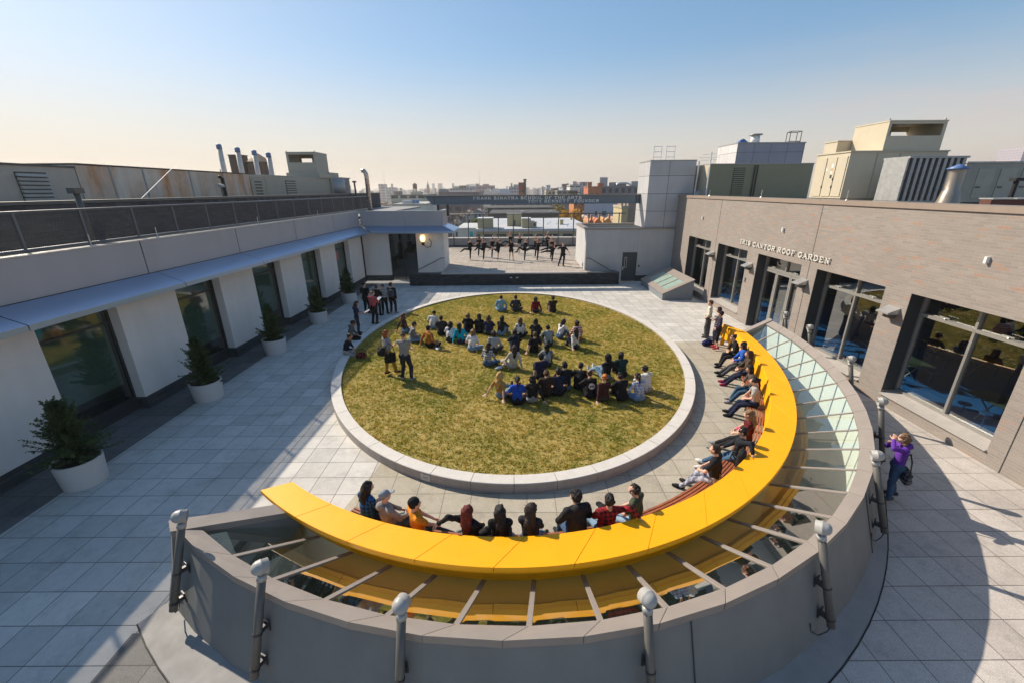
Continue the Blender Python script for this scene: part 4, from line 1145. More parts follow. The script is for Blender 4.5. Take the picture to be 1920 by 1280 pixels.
# ================================================================== roofscape right
U = thing('air_handler', 'long moss grey air handler with louvre on the right roof', 'air handler', (13.15, 30.2, 5.6))
part_box(U, 'casing', GREEN_D, 0, 6.9, 0, 2.5, 0, 2.36)
lv = part_box(U, 'louvre', MAT['dframe'], 1.65, 2.42, -.02, -.001, .45, 2.15)
for k in range(13): part_box(lv, 'slat', GREEN_D, 1.67, 2.4, -.05, -.021, .47 + k * .13, .54 + k * .13)
part_box(U, 'edge', MAT['galv'], -.03, 6.93, -.03, 2.5, 2.365, 2.42)
for x in (3.02, 3.2): mb = MB(); mb.tube([(x, -.06, 0), (x, -.06, 2.3)], .04, 6); mb.build('conduit', MAT['dark_metal'], U)
part_box(U, 'painted_lit_face', CREAM, -.02, -.001, 0, 2.5, 0, 2.36)  # cream overlay puts the sunlight on this side into its colour
U = thing('louvred_unit', 'small cream louvred unit between panel tower and moss grey air handler', 'air handler', (13.5, 34, 5.6)); part_box(U, 'casing', CREAM_D, 0, 1.2, 0, 1.5, 0, 2.4); lv = part_box(U, 'louvre', MAT['dframe'], .05, 1.0, -.02, -.001, .6, 2.1)
for k in range(9): part_box(lv, 'slat', GREEN_D, .06, .99, -.06, -.021, .62 + k * .165, .7 + k * .165)
part_box(U, 'top', CREAM, -.03, 1.23, -.03, 1.53, 2.405, 2.47)
U = thing('duct', 'grey insulated duct stub between panel tower and moss grey air handler', 'duct', (13.2, 31.4, 5.6)); mb = MB(); mb.lathe([(.001, 0), (.45, 0), (.45, .55), (.3, .75), (.001, .8)], n=14); mb.build('duct_body', MAT['galv'], U, True)
PT = thing('penthouse', 'lavender grey panelled penthouse on the right roof', 'penthouse', (18.65, 38, 5.6))
part_box(PT, 'wall', panel_mat('penthouse_panel', (.33, .325, .37), 1.36, 1.03, .012, z0=1.6), 0, 5.5, 0, 3.5, 0, 4.32)
part_box(PT, 'painted_lit_side', panel_mat('penthouse_panel_sunlit', (.60, .58, .58), 1.5, 1.03, .012, z0=1.6), -.02, -.001, 0, 3.5, 0, 4.32)  # paler copy of the panels paints the sun on this side
part_box(PT, 'coping', MAT['galv'], -.05, 5.55, -.05, 3.55, 4.325, 4.40)
U = thing('exhaust_stack', 'short white exhaust stack with a flat rain cap on the penthouse', 'exhaust', (20.5, 39, 9.97)); mb = MB(); mb.lathe([(.001, 0), (.36, 0), (.33, .62), (.001, .62)], n=16); mb.build('stack', MAT['white'], U, True); mb = MB(); mb.lathe([(.001, .66), (.52, .66), (.50, .74), (.001, .76)], n=16); mb.build('rain_cap', MAT['galv'], U, True)
U = thing('guard_frame', 'thin grey hatch guard frame on the penthouse corner', 'guard rail', (22.9, 38.2, 9.97))
for x, y in ((0, 0), (.9, 0), (.25, .9), (1.1, .9)):
    mb = MB(); mb.tube([(x, y, 0), (x, y, .85)], .03, 6); mb.build('post', MAT['grey_metal'], U)
for z in (.1, .85): mb = MB(); mb.tube([(0, 0, z), (.9, 0, z), (1.1, .9, z), (.25, .9, z), (0, 0, z)], .03, 6); mb.build('rail', MAT['grey_metal'], U)
U = thing('tarpaulin', 'small blue tarpaulin heap on the penthouse roof edge', 'tarpaulin', (19.2, 38.6, 9.97)); mb = MB(); mb.hexa([(-.4, -.3, 0), (.5, -.3, 0), (.5, .4, 0), (-.4, .4, 0), (-.1, -.1, .3), (.1, -.1, .35), (.15, .2, .3), (-.05, .2, .3)]); mb.build('cover', BLUEC, U)
U = thing('aerial_mast', 'slim white aerial mast with crossbars behind the panel tower', 'aerial', (13.0, 29.8, 5.6)); mb = MB(); mb.tube([(0, 0, 0), (0, 0, 3.1)], .04, 8); mb.build('mast', MAT['white'], U)
for z, w in ((2.75, .8), (2.95, .5), (2.6, .6)): mb = MB(); mb.tube([(-w, .1, z), (w * .6, -.1, z + .03)], .012, 5); mb.build('crossbar', MAT['white'], U)
B1 = thing('rooftop_unit', 'big cream rooftop unit with its left side sunlit', 'rooftop unit', (15.0, 20.3, 5.6))
part_box(B1, 'casing', CREAM, 0, 4.3, 0, 2.15, .42, 2.35)
part_box(B1, 'base_rail', CREAM_D, .05, 4.2, .05, 2.1, .0, .415)
part_box(B1, 'edge', CREAM, -.04, 4.34, -.04, 2.19, 2.355, 2.41)
for y in (.08, .72, 1.38): part_box(B1, 'access_door', CREAM, -.03, -.001, y, y + .58, .5, 2.2)
for y, z, w, h in ((.85, 1.75, .10, .18), (.85, 1.5, .10, .1), (1.2, 1.62, .08, .12)): part_box(B1, 'sticker', MAT['white'], -.034, -.0305, y, y + w, z, z + h)
part_box(B1, 'sticker', plain('orange_sticker', (.7, .25, .03), .5), -.034, -.0305, .85, .95, 1.64, 1.70); part_box(B1, 'sticker', MAT['dframe'], -.034, -.0305, .83, .95, 1.3, 1.44)
for y, z in ((.7, 1.2), (1.35, .85), (.7, .85)): part_box(B1, 'latch', MAT['dframe'], -.06, -.031, y - .02, y + .02, z, z + .12)
for x in (1.2, 2.2): part_box(B1, 'seam', CREAM_D, x - .015, x + .015, -.02, -.001, .45, 2.3)
part_box(B1, 'sticker', MAT['white'], 1.55, 1.72, -.02, -.0005, 1.75, 1.9)
hood('intake_hood', 'cream intake hood with a wide dark opening on the big rooftop unit', 16.4, 18.92, 20.35, 22.3, 8.02, 9.16, CREAM, (.12, 2.38, .58, 1.05), False)
U = thing('stepped_plenum', 'low cream plenum box stepping down behind the right intake hood', 'plenum', (15.75, 22.33, 8.01)); part_box(U, 'casing', CREAM, 0, 2.5, 0, .9, 0, .55); part_box(U, 'lid', CREAM, -.03, 2.53, -.03, .93, .555, .6)
LB = thing('louvred_intake', 'galvanised louvred intake box with tall vertical baffles', 'intake', (12.98, 14.9, 5.6))
part_box(LB, 'back', MAT['dark_metal'], .2, 1.9, .35, 1.0, .45, 1.8)
for z in (.40, 1.78): part_box(LB, 'frame', MAT['galv'], 0, 1.95, 0, 1.05, z, z + .06)
for k in range(9): 
    mb = MB(); x = .14 + k * .205; mb.hexa([(x, .02, .46), (x + .10, .02, .46), (x + .13, .3, .46), (x + .03, .3, .46), (x, .02, 1.78), (x + .10, .02, 1.78), (x + .13, .3, 1.78), (x + .03, .3, 1.78)]); mb.build('baffle', MAT['galv'], LB)
part_box(LB, 'side', MAT['galv'], -.01, .05, .05, 1.0, .46, 1.78)
for x in (.04, 1.88): part_box(LB, 'leg', MAT['galv'], x, x + .07, .02, .09, 0, .40)
ES = thing('exhaust_stack', 'shiny tapered exhaust stack with a blue conical cap', 'exhaust', (13.58, 13.8, 5.6))
mb = MB(); mb.lathe([(.30, .35), (.22, .75), (.19, .8), (.19, 1.38)], n=18); mb.build('stack', plain('shiny_steel', (.32, .27, .22), .35, .5), ES, True)
mb = MB(); mb.lathe([(.001, 1.55), (.27, 1.42), (.26, 1.39), (.001, 1.44)], n=18); mb.build('cap', BLUEC, ES, True)
part_box(ES, 'plinth', plain('green_curb', (.20, .25, .21), .6), -.42, .42, -.4, .4, 0, .36)
U = thing('air_handler', 'long grey green air handler at the far right of the roof', 'air handler', (16.4, 16.4, 5.6)); part_box(U, 'casing', plain('grey_green_sheet', (.28, .285, .25), .6, .1), 0, 6, 0, 3, .35, 1.68); part_box(U, 'edge', MAT['galv'], -.03, 6, -.03, 3.03, 1.685, 1.74)
for x in (.5, 1.3, 2.1): part_box(U, 'access_door', plain('grey_green_door', (.31, .315, .275), .5, .1), x, x + .6, -.02, -.001, .5, 1.5); part_box(U, 'latch', MAT['dframe'], x + .05, x + .2, -.05, -.021, .85, .89)
part_box(U, 'base_rail', MAT['dark_metal'], .1, 5.9, .1, 2.9, 0, .345)
U = thing('vent_post', 'black vent post in front of the grey green air handler', 'vent post', (15.6, 13.9, 5.6)); mb = MB(); mb.tube([(0, 0, 0), (0, 0, 1.05)], .06, 8); mb.build('post', MAT['black'], U); part_box(U, 'head', MAT['black'], -.14, .14, -.1, .1, 1.05, 1.14)
U = thing('brown_curb', 'long red brown equipment curb along the right roof edge', 'curb', (13.2, 12.2, 5.6)); part_box(U, 'side', plain('red_brown_board', (.12, .045, .03), .7), 0, 4, 0, .3, 0, .56); 
for k in range(6): part_box(U, 'lid', MAT['light_metal'], k * .66, k * .66 + .56, -.03, .35, .565, .6)
U = thing('duct', 'silver roll of duct lying beside the exhaust stack', 'duct', (12.95, 13.2, 5.6)); mb = MB(); mb.tube([(0, 0, .2), (1.0, -.5, .2)], .17, 12); mb.build('duct_body', MAT['galv'], U, True)
for y, lb in ((27.0, 'stub lightning rod on the brick coping before the louvre'), (21.4, 'stub lightning rod on the brick coping left of the big cream unit'), (15.9, 'stub lightning rod on the brick coping before the louvred intake')):
    U = thing('lightning_rod', lb, 'rod', (12.0, y, 6.06), 0, 'short lightning rods on the roof edges'); mb = MB(); mb.tube([(0, 0, 0), (0, 0, .34)], .015, 6); mb.build('rod', MAT['light_metal'], U); mb = MB(); mb.lathe([(.001, 0), (.05, 0), (.03, .03), (.001, .03)], n=8); mb.build('rod_base', MAT['light_metal'], U)
U = thing('vent_stub', 'white vent pipe standing against the panel tower', 'vent pipe', (12.55, 30.6, 5.9)); mb = MB(); mb.tube([(0, 0, 0), (.05, 0, 2.3)], .05, 8); mb.build('pipe', MAT['light_metal'], U)

# ================================================================== city beyond the stage
GZ = -22.0
gnd = MB(); gnd.quad((-9000, 48, GZ), (9000, 48, GZ), (9000, 14000, GZ), (-9000, 14000, GZ)); gnd.quad((-9000, -3000, GZ - .01), (9000, -3000, GZ - .01), (9000, 48, GZ - .01), (-9000, 48, GZ - .01))
t = NT('city_ground'); co = t.coord(); a = t.noise(co, .02, 8, .7); t.set(t.ramp(a, [(.3, (.10, .10, .095)), (.5, (.17, .16, .15)), (.7, (.24, .23, .22))]), .9)
tag(gnd.build('city_ground', t.m), 'hazy grey city ground stretching to the horizon', 'ground', kind='structure')

def facade(name, wall, win, pw, ph, ww, wh, z0=0.0, lit=0.0):
    """wall colour with a regular grid of dark windows (object space: x+y along, z up)"""
    t = NT(name); co = t.coord(); sx = t.n('SeparateXYZ'); t.L.new(co, sx.inputs[0])
    u = t.math('FRACT', t.math('MULTIPLY', t.math('ADD', sx.outputs[0], sx.outputs[1]), 1 / pw))
    v = t.math('FRACT', t.math('MULTIPLY', t.math('SUBTRACT', sx.outputs[2], z0), 1 / ph))
    m1 = t.math('LESS_THAN', t.math('ABSOLUTE', t.math('SUBTRACT', u, .5)), ww / 2)
    m2 = t.math('LESS_THAN', t.math('ABSOLUTE', t.math('SUBTRACT', v, .5)), wh / 2)
    ge = t.n('NewGeometry'); nz = t.n('SeparateXYZ'); t.L.new(ge.outputs['Normal'], nz.inputs[0])
    up = t.math('LESS_THAN', t.math('ABSOLUTE', nz.outputs[2]), .5)
    m = t.math('MULTIPLY', t.math('MULTIPLY', m1, m2), up)
    wc = t.ramp(t.noise(co, .25, 5), [(.3, [x * .85 for x in wall]), (.7, [min(1, x * 1.12) for x in wall])])
    t.set(t.mix(m, wc, win), .8, 0, .3)
    return t.m
FM = {}
def fm(wall, win=(.05, .06, .07), pw=3.2, ph=3.4, ww=.55, wh=.5):
    k = (wall, win, pw, ph, ww, wh)
    if k not in FM: FM[k] = facade('facade', wall, win, pw, ph, ww, wh)
    return FM[k]
ROOFS = {}
def roof_m(c):
    if c not in ROOFS: ROOFS[c] = plain('city_roof', c, .9, var=.15, scale=.3)
    return ROOFS[c]
def bld(label, P0, P1, depth, wall, roof=(.25, .24, .23), win=True, cat='building', name='city_building', stuff=(), grp=None, **kw):
    """P0/P1: top left and top right of the front face in metres"""
    x0, y, z = P0; x1 = P1[0]; z = (P0[2] + P1[2]) / 2
    r = thing(name, label, cat, ((x0 + x1) / 2, y, GZ), 0, grp)
    w = (x1 - x0) / 2; h = z - GZ
    m = fm(tuple(wall), **kw) if win else plain('city_wall', wall, .85, var=.1, scale=.3)
    part_box(r, 'wall', m, -w, w, 0, depth, 0, h)
    part_box(r, 'roof', roof_m(roof), -w - .15, w + .15, -.15, depth + .15, h + .002, h + .5)
    for (fx, fw, fh, fd, c) in stuff:      # roof boxes: place along the front, width, height, set-back
        part_box(r, 'bulkhead', plain('city_wall', c, .85, var=.1, scale=.3), -w + fx * 2 * w, -w + fx * 2 * w + fw, fd, fd + fw, h + .5, h + .5 + fh * .45)
    return r
LAV = (.40, .30, .33); GRB = (.30, .33, .38)
bld('large lavender pink apartment slab on the left skyline', (-265.773, 900.000, 17.579), (-256.187, 900.000, 17.516), 30, (.42, .34, .40), pw=5, ph=5)
bld('pale blue office block beside the lavender slab', (-251.196, 880.000, 10.910), (-230.312, 880.000, 10.771), 30, (.35, .42, .50), pw=6, ph=5)
fb = bld('long cream green factory with rows of dark windows', (-67.335, 250.000, 3.669), (-48.235, 250.000, 3.541), 40, (.42, .45, .36), pw=5.0, ph=4.6, ww=.72, wh=.55, stuff=((.05, 4, 4, 3, (.3, .25, .22)), (.55, 5, 3, 3, (.55, .48, .36))))
bld('low white warehouse behind the pavilion parapet', (-37.508, 140.000, 1.974), (-26.900, 140.000, 1.903), 25, (.50, .54, .50), (.40, .40, .36), win=False, stuff=((.25, 3, 2.2, 2, (.55, .55, .53)), (.52, 2, 2.4, 3, (.18, .28, .45))))
bld('long purple brown loft block below the beam end', (-38.446, 200.000, -0.304), (-21.836, 200.000, -0.416), 30, (.15, .115, .125), (.16, .13, .13), pw=4, ph=4.5, ww=.6, wh=.35)
bld('dark flat roofed hangar beyond the beam top', (-48.805, 300.000, 4.744), (-21.280, 300.000, 4.560), 40, (.16, .13, .14), (.22, .18, .18), win=False, stuff=((.0, 6, 4.0, 2, (.24, .28, .28)),))
bld('pale grey office cluster with rooftop tank', (-71.354, 520.000, 7.437), (-44.784, 520.000, 7.260), 40, (.42, .45, .47), stuff=((.4, 8, 7, 5, (.16, .15, .16)), (.12, 14, 5, 5, (.5, .5, .45)), (.68, 12, 5, 8, (.33, .38, .42))))
bld('large dusty pink apartment block on the skyline', (-47.976, 600.000, 11.031), (-23.073, 600.000, 10.866), 40, (.42, .26, .29), pw=4, ph=4, stuff=((.0, 5, 5, 3, (.5, .3, .28)), (.4, 8, 4, 5, (.42, .26, .29))))
bld('blue grey office tower left of red brick tower', (-2.739, 520.000, 9.012), (8.372, 520.000, 8.938), 30, (.32, .37, .44), stuff=((.2, 2, 8, 3, (.3, .3, .33)), (.5, 6, 5, 4, (.42, .44, .46))))
rb = bld('tall narrow red brick tower on the skyline', (4.940, 300.000, 10.248), (8.314, 300.000, 10.225), 6, (.27, .05, .04), (.3, .1, .08), pw=1.7, ph=4.2, ww=.5, wh=.35, win=True)
U = thing('brick_chimney', 'dark brick chimney standing beside the red brick tower', 'chimney', (9.180, 302.000, 3.493)); mb = MB(); mb.tube([(0, 0, -20), (0, 0, 8.6)], [1.1, .9], 10); mb.build('shaft', BROWN, U); mb = MB(); mb.tube([(0, 0, 8.6), (0, 0, 9.4)], 1.15, 10); mb.build('crown', MAT['black'], U)
bld('pale blue tower pair on the centre skyline, taller block', (55.268, 700.000, 11.823), (61.080, 700.000, 11.784), 20, (.33, .40, .48))
bld('pale blue tower pair on the centre skyline, lower block', (47.227, 690.000, 5.248), (54.617, 690.000, 5.198), 20, (.36, .43, .52))
bld('cream stone block right of the blue towers', (27.300, 350.000, 5.262), (36.052, 350.000, 5.203), 20, (.45, .41, .30), stuff=((.4, 5, 3, 3, (.42, .38, .28)), (.75, 3, 3, 3, (.2, .18, .16))))
bld('long dark brown factory above the beam', (33.998, 330.000, 5.093), (48.935, 330.000, 4.994), 20, (.20, .19, .16), (.25, .23, .21), pw=4, ph=4, ww=.7, wh=.35)
bld('blue grey stepped tower with a round tank', (48.169, 420.000, 7.728), (55.654, 420.000, 7.678), 25, (.33, .39, .44), stuff=((.0, 5, 6, 4, (.10, .09, .09)), (.55, 2, 7, 4, (.3, .33, .36))))
bld('white striped tall factory with stacked bays', (43.277, 330.000, 8.903), (50.715, 330.000, 8.854), 20, (.56, .54, .50), pw=9, ph=4, ww=.92, wh=.18, stuff=((.3, 3, 5, 3, (.55, .5, .48)),))
bld('lavender grey glass tower behind the orange brick block', (69.024, 450.000, 12.452), (80.743, 450.000, 12.375), 25, (.36, .32, .38), pw=4, ph=30, ww=.6, wh=.9)
bld('orange brick loft with white windows above the beam', (37.778, 220.000, 7.067), (44.314, 220.000, 7.024), 14, (.45, .15, .07), (.3, .15, .1), win=True, pw=2.9, ph=4.6, ww=.62, wh=.36, stuff=((.0, 2, 4, 2, (.42, .14, .06)), (.78, 3, 3.5, 2, (.42, .14, .06))))
lg = bld('long slate grey factory with two rows of dark windows', (46.038, 230.000, 7.305), (65.714, 230.000, 7.174), 20, (.15, .16, .19), (.2, .2, .22), pw=3.3, ph=5.0, ww=.5, wh=.42, stuff=((.0, 4, 9.5, 4, (.36, .37, .38)), (.28, 3, 4, 4, (.3, .3, .3)), (.45, 5, 3, 4, (.2, .2, .22)), (.85, 4, 5, 5, (.33, .33, .34))))
U = thing('round_duct', 'pale bent rooftop duct on the slate grey factory', 'duct', (54.746, 231.000, 7.252)); mb = MB(); mb.tube([(0, 2, 0), (0, 2, 1.2), (1.5, 2, 1.9), (5, 2, 1.9), (7, 2, 1.2), (7, 2, 0)], .45, 8); mb.build('pipe', MAT['light_metal'], U, True)
bld('orange brick house row seen under the beam', (21.157, 150.000, 2.009), (24.763, 150.000, 1.985), 12, (.48, .19, .08), (.3, .2, .15), pw=2.2, ph=3.2, ww=.3, wh=.4)
ap = bld('pale blue white apartment house with dark windows in its middle', (28.065, 170.000, 1.381), (41.148, 170.000, 1.293), 16, (.44, .49, .56), (.42, .43, .45), win=False)
for cx_, cy_ in ((.36, .5), (.36, 4.2), (.36, 7.9), (.46, 2.0), (.46, 5.7), (.56, .5), (.56, 4.2), (.56, 7.9), (.62, .5), (.62, 4.2)):
    part_box(ap, 'window', MAT['dframe'], -6.9 + cx_ * 13.8 - .35, -6.9 + cx_ * 13.8 + .35, -.05, -.001, 20.9 - cy_ - 1.7, 20.9 - cy_ - .1)
part_box(ap, 'fire_stair', MAT['light_metal'], 2.0, 2.3, -.5, -.06, 6, 16)
bld('tall beige rendered block left of the panel tower', (26.369, 100.000, 3.429), (28.655, 100.000, 3.414), 10, (.33, .255, .20), (.3, .25, .2), win=False)
bld('narrow cream rendered house beside the beige block', (24.519, 98.000, 2.375), (25.939, 98.000, 2.366), 8, (.47, .38, .22), (.4, .34, .25), win=False, stuff=((.0, .5, 2.0, 1, (.50, .32, .2)), (.6, .45, 2.0, 1, (.6, .55, .48))))
bld('long black roofed market hall with yellow piers', (-10.254, 190.000, -1.342), (20.019, 190.000, -1.546), 30, (.10, .095, .09), (.055, .055, .06), pw=2.9, ph=3.0, ww=.8, wh=.5)
fac = bld('dark glazed factory with yellow piers behind the market hall', (-10.384, 230.000, 0.681), (21.085, 230.000, 0.470), 14, (.33, .29, .16), (.2, .2, .2), win=(.04, .04, .045) is None, pw=3.4) if False else bld('dark glazed factory with yellow piers behind the market hall', (-10.384, 230.000, 0.681), (21.085, 230.000, 0.470), 14, (.36, .32, .17), (.2, .2, .2), pw=3.4, ph=4.0, ww=.86, wh=.72)
bld('black gravel roofed shed row behind the cream roof boxes', (-6.922, 140.000, -0.980), (15.481, 140.000, -1.131), 22, (.09, .09, .09), (.06, .062, .066), win=False, stuff=((.45, 1.0, .8, 3, (.6, .6, .6)), (.6, .6, .6, 4, (.6, .6, .6)), (.86, .8, .8, 2, (.6, .6, .58))))
# the near flat roof with cream boxes
nr = bld('near flat white roofed workshop with cream pier front behind the dancers', (-7.294, 90.000, -1.622), (16.915, 90.000, -1.788), 34, (.36, .31, .19), (.44, .45, .47), pw=2.75, ph=3.4, ww=.74, wh=.62)
W0 = -8.6
def nbox(x0, x1, d, dp, h, lb):
    r = thing('roof_bulkhead', lb, 'bulkhead', (x0, 90 + d, -1.15)); w = x1 - x0
    part_box(r, 'wall', plain('cream_bulkhead', (.40, .35, .21), .85, var=.06), 0, w, 0, dp, 0, h); part_box(r, 'roof', roof_m((.55, .55, .56)), -.1, w + .1, -.1, dp + .1, h + .002, h + .12)
    return r
nbox((-7.040, 91.000, -1.715)[0], (-3.912, 91.000, -1.737)[0], 1, 3.5, 1.95, 'cream roof bulkhead box nearest the left end of the workshop roof')
n2 = nbox((-0.947, 97.000, -1.610)[0], (2.262, 97.000, -1.632)[0], 7, 3.5, 2.4, 'tallest cream roof bulkhead with a dark doorway')
part_box(n2, 'doorway', MAT['dframe'], 1.35, 1.85, -.03, -.001, .1, 1.25)
nbox((2.202, 92.000, -1.869)[0], (4.067, 92.000, -1.882)[0], 2, 3, 1.8, 'cream roof bulkhead with a lower step on its right')
n4 = nbox((4.089, 92.000, -1.882)[0], (5.310, 92.000, -1.891)[0], 2, 2.5, 1.15, 'low cream roof bulkhead with a small dark window')
part_box(n4, 'doorway', MAT['dframe'], .6, 1.0, -.03, -.001, .35, .9)
nbox((11.142, 100.000, -1.588)[0], (11.877, 100.000, -1.593)[0], 10, 1.5, 1.0, 'small pale roof cabinet toward the right of the workshop roof')
rng2 = random.Random(9)
for k in range(7):
    U = thing('roof_vent', 'small white roof vent on the workshop roof', 'vent', (rng2.uniform(4, 13), 93 + rng2.uniform(0, 14), -1.15), 0, 'small white vents on the workshop roof'); mb = MB(); mb.tube([(0, 0, 0), (0, 0, .5), (.2, 0, .6)], .10, 6); mb.build('pipe', MAT['white'], U)
bld('white low garage with a teal door left of the workshop', (-11.770, 95.000, -1.820), (-7.692, 95.000, -1.848), 14, (.52, .52, .50), (.50, .50, .50), win=False)
U = thing('teal_cabinet', 'bright teal cabinet on the garage roof', 'cabinet', (-8.604, 93.000, -2.889)); part_box(U, 'body', plain('teal_paint', (.03, .33, .38), .5), -.35, .35, 0, .5, -.4, 1.0); part_box(U, 'door', plain('teal_paint', (.03, .33, .38), .5), -.3, .3, -.03, -.001, -.35, .95)
# roof level houses between
hs = [(843, 858, 421, 120, (.40, .40, .38), 'grey gabled house left of the garage'), (868, 884, 400, 170, (.42, .40, .36), 'pale terrace house below the fence rail at left'), (1104, 1112, 418, 112, (.50, .30, .18), 'small orange brick house with a chimney near the stair block'), (1115, 1127, 417, 110, (.55, .24, .13), 'house with a salmon tiled roof'), (1131, 1146, 417, 108, (.55, .40, .20), 'ochre house with two chimneys'), (1150, 1163, 416, 106, (.45, .36, .30), 'brown house by the beige block'), (1098, 1106, 412, 125, (.42, .42, .43), 'small grey house below the apartment block'), (886, 905, 398, 160, (.33, .38, .42), 'blue grey house at the left fence post'), (852, 868, 408, 150, (.26, .24, .23), 'brown grey rowhouse behind the pavilion corner'), (1060, 1074, 424, 115, (.5, .5, .5), 'white gabled shed under the autumn tree')]
HPOS = [(-16.986, 120.000, -2.435), (-18.683, 170.000, -2.023), (19.832, 112.000, -1.684), (20.947, 110.000, -1.418), (22.675, 108.000, -1.288), (24.703, 106.000, -1.036), (21.172, 125.000, -1.748), (-14.083, 160.000, -1.173), (-19.464, 150.000, -2.395), (14.216, 115.000, -2.677)]
for (a, b, t_, Y_, c, lb), p in zip(hs, HPOS):
    w = (b - a) * Y_ * .94 / 791 ; h = p[2] - GZ
    r = thing('rowhouse', lb, 'house', (p[0] + w / 2, Y_, GZ), 0, 'small houses beyond the fence')
    part_box(r, 'wall', fm(c, pw=1.6, ph=2.6, ww=.4, wh=.45), -w / 2, w / 2, 0, 9, 0, h)
    m = MB(); m.hexa([(-w / 2 - .1, -.2, h), (w / 2 + .1, -.2, h), (w / 2 + .1, 9.2, h), (-w / 2 - .1, 9.2, h), (-.05, -.2, h + .9), (.05, -.2, h + .9), (.05, 9.2, h + .9), (-.05, 9.2, h + .9)]); m.build('roof', roof_m((c[0] * .9, c[1] * .7, c[2] * .6)), r)
    part_box(r, 'chimney', plain('chimney_brick', (.36, .24, .18), .9), w / 2 - .45, w / 2, 1, 1.5, h, h + 1.9)
# towers, tanks, masts
U = thing('water_tank', 'brown rooftop water tank on stilts on the skyline', 'water tank', (-74.970, 350.000, 8.293)); mb = MB(); mb.lathe([(.001, -1), (1.7, -1), (1.65, 2.2), (.001, 2.2)], n=14); mb.build('barrel', BROWN, U); mb = MB(); mb.lathe([(1.8, 2.2), (.05, 3.4), (.001, 3.4)], n=14); mb.build('roof', BROWN, U)
for sx in (-1, 1):
    for sy in (-1, 1): mb = MB(); mb.tube([(sx * 1.1, sy * 1.1, -5), (sx * 1.1, sy * 1.1, -1)], .15, 5); mb.build('leg', MAT['dark_metal'], U)
bld('brown grey block carrying the stilted water tank', (-79.087, 352.000, 4.385), (-71.538, 352.000, 4.334), 10, (.33, .35, .36))
U = thing('clock_tower', 'slender brick tower with a pointed green spire on the skyline', 'tower', (-120.602, 650.000, 6.058)); part_box(U, 'shaft', plain('city_brick', (.5, .27, .15), .85), -1.7, 1.7, 0, 3.4, -20, 6); mb = MB(); mb.lathe([(2.0, 6), (1.5, 7.5), (.5, 10), (.05, 14), (.001, 14)], (0, 1.7, 0), 8); mb.build('spire', plain('copper_green', (.3, .42, .38), .7), U)
for px_, lb in (((-337.208, 1200.000, 9.121), 'tall thin lattice radio mast above the lavender slab'), ((-76.989, 1100.000, 11.043), 'thin lattice radio mast above the dusty pink block')):
    U = thing('radio_mast', lb, 'mast', px_, 0, 'thin radio masts on the skyline'); mb = MB()
    H_ = 46 if px_[0] < -200 else 44
    mb.tube([(0, 0, -30), (0, 0, H_)], [.9, .25], 5)
    mb.build('mast', MAT['galv'], U)
U = thing('domed_hall', 'white ribbed vaulted sports hall on the skyline', 'hall', (-14.244, 450.000, 2.198))
for k, (x0, x1, c) in enumerate(((-13, -6.5, (.62, .58, .54)), (-6.3, 2, (.66, .62, .58)), (2.2, 13, (.42, .48, .58)))):
    m = MB(); n = 12; R = (x1 - x0) / 2; cx_ = (x0 + x1) / 2; v = []
    for i in range(n + 1):
        a = pi * i / n; v.append((cx_ - R * cos(a), 5.0 * sin(a) ** .8))
    for i in range(n): m.quad((v[i][0], 0, v[i][1]), (v[i + 1][0], 0, v[i + 1][1]), (v[i + 1][0], 30, v[i + 1][1]), (v[i][0], 30, v[i][1]))
    m.poly([(x, 0, z) for x, z in v]); m.build('vault', plain('vault_white', c, .7), U)
part_box(U, 'base', plain('city_wall', (.4, .38, .37), .85), -14, 14, -.3, 32, -20, -.01)
tw = thing('skyscraper', 'hazy pink and blue skyscraper at the right edge of the photo', 'skyscraper', (1018.825, 900.000, 24.962))
part_box(tw, 'shaft', fm((.55, .42, .38), (.30, .34, .45), 6, 5, .6, .5), -24, 40, 0, 50, -80, 20); part_box(tw, 'upper_tier', fm((.50, .42, .42), (.25, .3, .45), 6, 5, .6, .5), -12, 40, 4, 50, 20, 52)
# far skyline: too small and hazy to tell apart
rs = random.Random(3); mb = MB()
for k in range(520):
    Yd = rs.choice((900, 1300, 1800, 2500, 3500, 5000)) * rs.uniform(.8, 1.2)
    x = rs.uniform(-.52, .46) * Yd
    top = 6.5 + rs.uniform(-.006, .004 + (.010 if rs.random() < .1 else 0)) * Yd
    w = Yd * rs.uniform(.002, .010)
    mb.box(x, x + w, Yd, Yd + w, GZ, top)
tag(mb.build('distant_city', fm((.40, .37, .36), (.2, .2, .22), 7, 6, .5, .5)), 'hazy mass of far city roofs along the horizon', 'skyline', kind='stuff')
mb = MB()
for k in range(420):
    Yd = rs.uniform(180, 850); x = rs.uniform(-.36, .40) * Yd
    w = rs.uniform(6, 16); top = GZ + rs.uniform(7, 15)
    if Yd < 260 and abs(x) < 40: top = GZ + rs.uniform(4, 9)
    mb.box(x, x + w, Yd, Yd + rs.uniform(8, 20), GZ, top, rs.randrange(4))
tag(mb.build('low_city', [fm((.36, .33, .30)), fm((.25, .20, .19)), fm((.45, .42, .37)), fm((.30, .20, .15))]), 'dense jumble of low roofs between the named blocks and the skyline', 'rooftops', kind='stuff')

